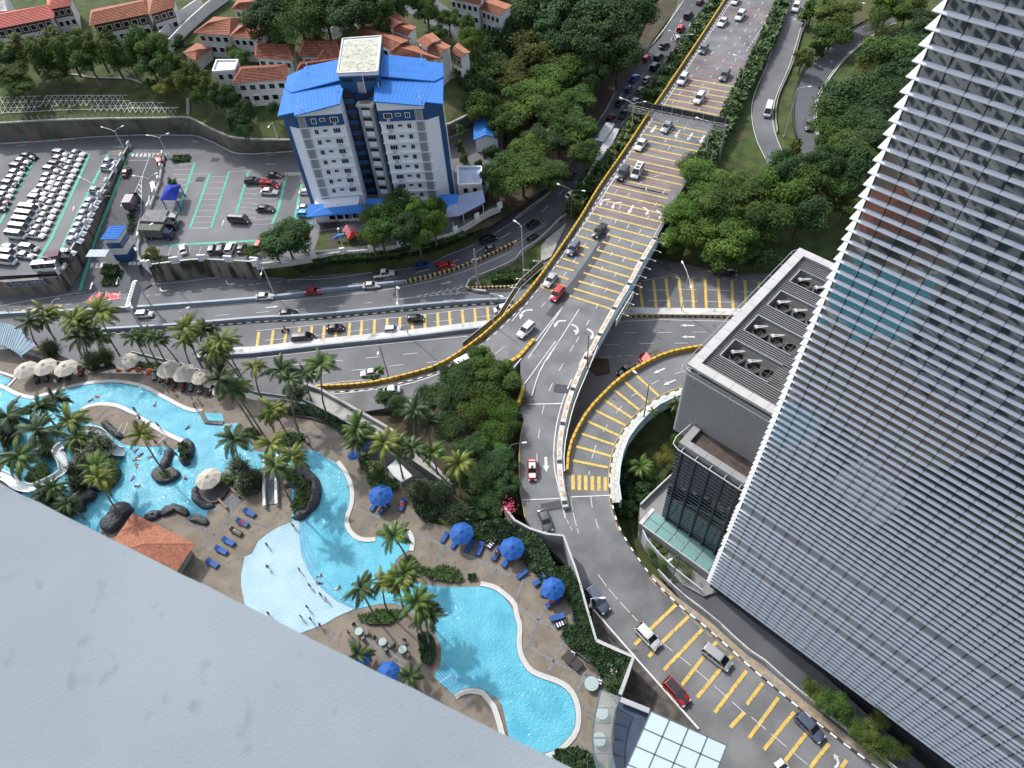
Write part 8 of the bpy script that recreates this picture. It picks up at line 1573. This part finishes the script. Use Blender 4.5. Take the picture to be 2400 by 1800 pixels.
UM=[('c0','220,615',82,0,'farthest left of the three beige umbrellas by the shade roof'),('c0','388,590',82,0,'middle of the three beige umbrellas by the shade roof'),('c0','568,600',82,0,'right one of the three beige umbrellas by the shade roof'),('c0','1097,542',84,0,'single beige umbrella over the orange bean bags'),('c0','1455,610',90,0,'left beige umbrella over the crowd on striped towels'),('c0','1590,642',92,0,'middle beige umbrella over the crowd on striped towels'),('c0','1738,675',80,0,'right beige umbrella over the crowd under the dark palms'),('c0','1905,790',66,0,'beige umbrella half hidden behind the big palm'),('c0','1800,1555',98,0,'beige umbrella on the oval rock deck in the pool'),('c5','1445,1330',102,1,'blue umbrella over two guests near the scalloped planter'),('c5','1285,890',60,1,'blue umbrella peeping out behind the palms at the balcony'),('c5','1210,985',50,1,'lower blue umbrella behind the palms at the balcony'),('d6','1775,0',102,1,'blue umbrella at the start of the curved lounger row'),('d6','2212,130',104,1,'second blue umbrella along the curved lounger row'),('d11','537,108',98,1,'third blue umbrella, above the reclining guest'),('d6','925,1085',60,1,'blue umbrella half under the ledge by the dark palm'),('d6','1145,1205',92,1,'blue umbrella cut off by the ledge')]
for key,s,r,c_,lb in UM:
 p=P(key,s)[0];z=ZD+2.35;R_u=r/3.6867*mpp(p,z)*1.05;w=W(p,z);put('umb%d'%c_,(lambda c_=c_:umb(blu if c_ else bei)),(w.x,w.y,z),.2*c_+random.random(),lb,'umbrella','blue pool umbrellas' if c_ else 'beige pool umbrellas',R_u)
def lounge(m):
 o=empty('sun_lounger',(0,0,0));mb=MB();mb.box(-.35,1.0,-.36,.36,.34,.46);mb.build('cushion',m,o);mb=MB();mb.beam((-.35,0,.4),(-.98,0,.68),.72,.1);mb.build('backrest',m,o);mb=MB();mb.box(-.95,1.0,-.36,.36,.26,.32);mb.build('frame',lnd,o)
 for x in(-.85,.85):
  for y in(-.3,.3):mb=MB();mb.box(x-.03,x+.03,y-.03,y+.03,0,.3);mb.build('leg',lnd,o)
 return o
LG='''i 920,1060 1120,1165 1;i 825,1190 1035,1295 1;i 740,1300 960,1420 0;i 640,1430 860,1545 1;i 550,1550 760,1650 1;d0 1765,215 1905,300 1;d6 1655,-10 1600,75 1;d6 1745,45 1690,125 1;d6 1880,50 1805,170 1;d6 1960,70 1905,195 1;d6 2110,120 2040,235 1;d6 2212,190 2125,290 1;d6 2060,60 2010,120 0;d11 300,-40 240,5 1;d11 470,0 370,75 1;d11 540,165 430,150 1;d11 610,185 460,270 1;d11 650,335 500,375 1;d11 650,395 570,430 0;c5 1400,1395 1370,1445 1;c5 1520,1400 1430,1490 1;c5 1650,1350 1610,1470 1;c0 315,650 325,745 0;c0 410,640 400,720 0;c0 520,640 500,715 0;c0 600,620 580,700 0;c0 690,590 700,680 0;c0 1340,640 1330,700 0;c0 1400,650 1380,720 0;c0 1440,660 1450,740 0;c0 1510,690 1500,770 0;c0 1590,720 1570,800 0;c0 1660,735 1640,800 0;c0 1740,745 1720,820 0;c0 1850,755 1790,835 0;c0 30,1230 60,1330 0;c0 1880,1590 1850,1640 0;d11 720,640 700,700 0;d11 960,860 940,920 0'''
tw_m=mat('towel_white',(.62,.62,.6),.9);st_m=mat('towel_navy',(.02,.04,.16),.9);LP=[]
for k,t in enumerate(LG.replace(';','\n').split('\n')):
 key,a,b,c_=t.split();zb=ZW+.08 if key=='i' else ZD+.01;A=W(P(key,a)[0],zb+.45);B=W(P(key,b)[0],zb+.4);d=B-A;c=(A+B)/2;L=d.length;blue=c_=='1'
 where={'i':'on the deck above the paddling pool','d0':'nearest the ledge corner of the deck','d6':'in the curved row beside the lower pool','d11':'toward the lower end of the curved row','c5':'by the single blue umbrella','c0':'under the beige umbrellas at the left'}[key]
 n_=sum(1 for q in LG.replace(';','\n').split('\n')[:k]if q.split()[0]==key and q.split()[3]==c_);o=put('lg'+c_,(lambda blue=blue:lounge(lnb if blue else lnd)),(c.x,c.y,zb),math.atan2(d.y,d.x),'%s %s, %s from left or top'%('blue cushioned lounger' if blue else 'dark wicker lounger',where,ORD[n_]),'lounger','sun loungers round the pools',max(.95,min(1.15,L/2.0)));LP.append((o,key,blue,k))
 if not blue or k in(0,2,3,18):
  mb=MB();mt=MB()
  for q in range(6):(mb if q%2 else mt).box(-.3+q*.2,-.1+q*.2,-.33,.33,.47,.49)
  r_=mt.build('striped_towel',tw_m,None);r_.location=o.location;r_.rotation_euler=o.rotation_euler;s_=mb.build('stripe',st_m,r_);tag(r_,'striped towel on the %s lounger %s, %s there'%('blue' if blue else 'dark',where,ORD[n_]),'towel','striped towels on the loungers')
for k,s in enumerate(('1027,612','1112,612','1198,615','1287,627')):
 w=W(P('c0',s)[0],ZD+.3);mb=MB();mb.lathe([(.3,-.3),(.62,-.2),(.66,.1),(.45,.38),(.15,.52),(0,.54)],n=14);o=mb.build('bean_bag',mat('bean_orange',(.55,.1,.03),.7),loc=w,smooth=True);tag(o,'orange bean bag, %s from the left under the palms'%ORD[k],'bean bag','orange bean bags')
chd=mat('chair_grey',(.1,.095,.1),.6)
for k,(s,ch)in enumerate((('887,845',(2.2,-1.0,-.2)),('1093,935',(2.6,-1.2,-.5)),('1265,1003',(1.4,2.6,-.8)))):
 w=W(P('d6',s)[0],ZD+.74);o=empty('round_table',(w.x,w.y,ZD),0,'round glass topped table, %s of three beside the palm bed'%ORD[k],'table','glass topped tables');mb=MB();mb.lathe([(0,.72),(.6,.72),(.6,.76),(0,.76)],n=20);mb.build('tabletop',mat('table_glass',(.3,.38,.38),.15),o);mb=MB();mb.lathe([(.62,.7),(.66,.74),(.62,.78)],n=20);mb.build('rim',chd,o);mb=MB();mb.tube([(0,0,0),(0,0,.7)],.07,6);mb.build('leg',chd,o)
 for j,a in enumerate(ch):
  c=w+Vector((math.cos(a),math.sin(a),0))*1.15;o=empty('patio_chair',(c.x,c.y,ZD),a+math.pi,'grey patio chair, %s around the %s glass table'%(ORD[j],ORD[k]),'chair','patio chairs');mb=MB();mb.box(-.28,.28,-.28,.28,.4,.46);mb.build('seat',chd,o);mb=MB();mb.beam((-.27,0,.45),(-.4,0,1.0),.56,.05);mb.build('backrest',chd,o)
  for x in(-.25,.25):
   for y in(-.25,.25):mb=MB();mb.box(x-.02,x+.02,y-.02,y+.02,0,.42);mb.build('leg',chd,o)
for k,(s0,s1)in enumerate((('650,740','700,690'),('725,790','760,750'))):
 a=W(P('d11',s0)[0],ZD);b=W(P('d11',s1)[0],ZD);c=(a+b)/2;o=empty('dining_table',c,math.atan2((b-a).y,(b-a).x),'dark square dining table, %s one beside the hedge corner'%('left','right')[k],'table','dark dining tables');mb=MB();mb.box(-.75,.75,-.75,.75,.7,.75);mb.build('tabletop',lnd,o)
 for x in(-.68,.68):
  for y in(-.68,.68):mb=MB();mb.box(x-.04,x+.04,y-.04,y+.04,0,.7);mb.build('leg',lnd,o)
for key,s,r in(('d11','872,930',1.0),('d11','960,1180',.9),('d11','940,1410',.9)):w=W(P(key,s)[0],ZD+.8);mb=MB();mb.lathe([(0,0),(r,0),(r,.05),(.5,.06),(0,.06)],n=20);mb.tube([(0,0,-.8),(0,0,0)],.06,6);tag(mb.build('round_table',mat('table_glass',(.3,.38,.38)),loc=w),'round pale table %s'%{'872,930':'by the hedge corner','960,1180':'upper one under the curved glass canopy','940,1410':'lower one under the curved glass canopy'}[s],'table','glass topped tables')
for k,(a,b)in enumerate((('1040,1180 1085,1105','1085,1195 1130,1105'),('1360,1230 1440,1185','1390,1270 1465,1210'),('1730,1290 1750,1240','1590,1310 1700,1240'))):
 key='c0' if k<2 else 'd6';o=empty('hand_rail',W(P(key,a)[0],ZW),0,['steel hand rails at the slide steps on the inner deck','steel hand rails at the pool edge beside the rocks','thin hand rail over the straight pool steps'][k],'hand rail')
 for s in(a,b):q=wpts(key,s,ZW+.05);mb=MB();mb.tube([q[0]-o.location,q[0]-o.location+Vector((0,0,1)),q[1]-o.location+Vector((0,0,1.2)),q[1]-o.location+Vector((0,0,.1))],.035,6);mb.build('rail',metal_w,o)
# ------------------------------------------------------------------ people
def body(J,E_,Rd):
 me=bpy.data.meshes.new('person');me.from_pydata(J,E_,[]);o=bpy.data.objects.new('tmp',me);C.objects.link(o);m=o.modifiers.new('s','SKIN');sv=me.skin_vertices[0].data
 for k,r in enumerate(Rd):sv[k].radius=(r,r)
 sv[0].use_root=True;m2=o.modifiers.new('u','SUBSURF');m2.levels=1;bpy.context.view_layer.update();r=bpy.data.meshes.new_from_object(o.evaluated_get(bpy.context.evaluated_depsgraph_get()));bpy.data.objects.remove(o);r.polygons.foreach_set('use_smooth',[True]*len(r.polygons));return r
EG=[(0,1),(1,2),(2,3),(3,4),(0,5),(5,6),(6,7),(7,8),(0,9),(9,10),(10,11),(11,12),(2,13),(13,14),(14,15),(2,16),(16,17),(17,18)];RD=[.13,.13,.15,.06,.11,.09,.075,.045,.06,.09,.075,.045,.06,.06,.042,.035,.06,.042,.035]
PO=dict(stand=[(0,0,.95),(0,0,1.15),(0,0,1.4),(0,0,1.52),(.02,0,1.66),(.02,.1,.88),(.05,.12,.5),(0,.12,.08),(.15,.13,.03),(.02,-.1,.88),(.1,-.12,.5),(-.12,-.12,.1),(.02,-.13,.03),(0,.2,1.4),(.06,.3,1.14),(.25,.28,.95),(0,-.2,1.4),(-.05,-.3,1.14),(.12,-.32,.92)],swim=[(-.1,0,-.02),(.1,0,0),(.35,0,.03),(.45,0,.08),(.58,0,.14),(-.2,.1,-.05),(-.55,.14,-.1),(-.9,.12,-.1),(-1,.12,-.12),(-.2,-.1,-.05),(-.5,-.2,-.1),(-.85,-.16,-.12),(-.95,-.16,-.12),(.33,.2,.02),(.55,.38,0),(.8,.3,.02),(.33,-.2,.02),(.3,-.45,-.02),(.5,-.6,-.04)],lie=[(0,0,.58),(-.18,0,.6),(-.42,0,.68),(-.53,0,.75),(-.66,0,.84),(.08,.1,.57),(.45,.13,.62),(.88,.12,.54),(.94,.12,.62),(.08,-.1,.57),(.45,-.12,.56),(.88,-.13,.54),(.94,-.13,.62),(-.42,.2,.66),(-.2,.32,.6),(.05,.28,.56),(-.42,-.2,.66),(-.25,-.33,.6),(.02,-.28,.56)])
PM={k:body(v,EG,RD)for k,v in PO.items()};skin=[mat('skin_%d'%k,c,.6)for k,c in enumerate(((.32,.17,.1),(.2,.1,.06),(.42,.26,.18)))];hair=mat('hair',(.012,.01,.009),.6);cols=[mat('cloth_'+n_,c,.8)for n_,c in(('black',(.02,.02,.025)),('red',(.5,.03,.04)),('teal',(.05,.3,.35)),('navy',(.02,.04,.15)),('white',(.6,.6,.6)),('orange',(.6,.15,.05)),('purple',(.15,.12,.4)))];CN=['black','red','teal','navy','white','orange','purple']
def torso(J,full):
 mb=MB();J=[Vector(j)for j in J];mb.tube([J[0]*1.0+(J[0]-J[1])*.3,J[0],J[1]]+([J[2],J[2].lerp(J[3],.4)]if full else[]),[.15,.17,.165]+([.19,.1]if full else[]),8)
 for a,b in((5,6),(9,10)):mb.tube([J[a],J[a].lerp(J[b],.55)],[.125,.1],7)
 return mb.mesh('clothing')
CL={(k,f):torso(v,f)for k,v in PO.items()for f in(0,1)};HM={}
for k,v in PO.items():mb=MB();h_=Vector(v[4]);mb.lathe([(.02,-.02),(.11,.0),(.125,.07),(.09,.14),(0,.165)],h_,8);HM[k]=mb.mesh('hair',True);HM[k].materials.append(hair)
pn_=[0]
for m_ in PM.values():m_.materials.append(skin[0])
for m_ in CL.values():m_.materials.append(cols[0])
def person(key,s,z,pose,ci,label,full=1,ang=None,sc_=1.0):
 p=P(key,s)[0];h={'stand':.9,'swim':0,'lie':.5}[pose];w=W(p,z+h);pn_[0]+=1;a=random.uniform(0,6.28)if ang is None else ang;o=link('person',PM[pose],None,(w.x,w.y,z),a,sc_);
 if not PM[pose].materials:PM[pose].materials.append(skin[0])
 o.material_slots[0].link='OBJECT';o.material_slots[0].material=skin[pn_[0]%3];c=link('clothing',CL[(pose,full)],o)
 if not c.data.materials:c.data.materials.append(cols[0])
 c.material_slots[0].link='OBJECT';c.material_slots[0].material=cols[ci];link('hair',HM[pose],o);tag(o,label,'person',{'stand':'people standing','swim':'swimmers in the pool','lie':'people on loungers'}[pose]);return o
for s,pose,ci,f,lb in(('c0|1165,960','stand',2,0,'left person in teal shorts walking on the inner coping'),('c0|1205,1030','stand',3,0,'person just behind on the inner coping'),('c0|1185,1075','stand',0,1,'person stepping onto the inner deck'),('c0|1365,1090','stand',0,0,'person walking alone on the white inner coping'),('c0|1655,860','stand',2,1,'person in teal at the upper pool edge'),('c0|1705,865','stand',4,1,'person in white shirt at the upper pool edge'),('c0|1680,930','stand',2,0,'person reaching toward the water at the pool edge'),('c0|480,715','stand',4,1,'person in a pale shirt bending beside the dark loungers'),('c0|1490,790','stand',1,0,'person in red shorts below the beige umbrellas'),('c0|1410,745','stand',2,1,'person in green-blue beside the crowd'),('c0|1345,1240','stand',1,1,'person in red at the hand rails'),('c0|1430,1250','stand',2,1,'person in teal at the hand rails'),('c0|1520,1340','stand',6,1,'person in purple climbing out beside the rock planter'),('i|1580,1270','stand',0,0,'bather at the top edge of the paddling pool'),('d6|90,95','stand',3,1,'child in navy at the upper left of the paddling pool'),('d6|97,285','stand',1,0,'boy in red shorts at the left of the paddling pool'),('d6|372,310','stand',0,0,'child leaning near the curved pool steps'),('d6|460,448','stand',0,1,'child in black left of the paired children'),('d6|555,525','stand',0,1,'left of two children running together'),('d6|605,565','stand',4,0,'right of two children running together'),('d6|440,635','stand',0,1,'child in black in the middle of the paddling pool'),('d6|385,715','stand',4,1,'child in pale clothes low in the paddling pool'),('d6|470,740','stand',0,1,'child in black near the lower pool rim'),('d6|105,690','stand',0,1,'child just above the ledge'),('d6|550,790','stand',6,1,'child in purple sitting at the pool rim'),('d6|800,860','stand',1,1,'woman in red beside the first glass table'),('d11|820,735','stand',3,1,'guest at the dark dining tables')):
 key,q=s.split('|');child='child' in lb or 'boy' in lb or 'bather' in lb;person(key,q,ZW+.06,pose,ci,lb,f,sc_=.82 if child else 1.0)
for k,(key,s)in enumerate([('c0',t)for t in '778,880 845,850 1340,910 1615,1120 1935,1110 1990,1090 1180,1305 1222,1345 1308,1365 1385,1335 1175,1380 1200,1388 1182,1450 1140,1560 1180,1620 1598,1545'.split()]+[('d6',t)for t in '535,370 555,432 697,478'.split()]):person(key,s,ZW+.05,'swim',k%7,'dark-haired swimmer in the water, %s in order from the upper left pool'%ORD[k],k%2,sc_=.95)
for(o,key,blue,k)in LP:
 if(not blue and key in('c0',))or k in(1,2,10,16,20,21):
  q=link('person',PM['lie'],None,o.location,o.rotation_euler.z);q.material_slots[0].link='OBJECT';q.material_slots[0].material=skin[k%3];c=link('clothing',CL[('lie',k%2)],q)
  if not c.data.materials:c.data.materials.append(cols[0])
  c.material_slots[0].link='OBJECT';c.material_slots[0].material=cols[k%5];link('hair',HM['lie'],q);tag(q,'person in %s lying on the %s'%(CN[k%5],o['label'].replace(', ',' ').replace('cushioned ','').replace('wicker ','').replace(' from left or top','').replace(' of the deck','').replace(' at the left','').replace('in the curved row ','').replace('toward the lower end of','low in')),'person','people on loungers')
for o,(key,p,q,z,lb,c_)in zip(moto_objs[:4],MOTOS):
 r_=link('person',PM['stand'],None,o.location+Vector((0,0,.12)),o.rotation_euler.z,.92);r_.material_slots[0].link='OBJECT';r_.material_slots[0].material=skin[1];c=link('clothing',CL[('stand',1)],r_);c.material_slots[0].link='OBJECT';c.material_slots[0].material=cols[5 if 'orange' in lb else 0];h_=link('helmet',HM['stand'],r_,None,None,None);h_.scale=(1.04,)*3;tag(r_,'rider of the '+lb.replace(' and rider','').replace(' with an orange-clad rider','')[:60].rsplit(' ',1)[0],'person','motorcycle riders')
person('b6','285,35',5.0,'stand',4,'cyclist in white beside the green line in the car park');person('b6','243,55',5.0,'stand',1,'person in red walking in the car park');person('c11','1420,205',.8,'stand',2,'worker in pale blue standing on the black pickup')
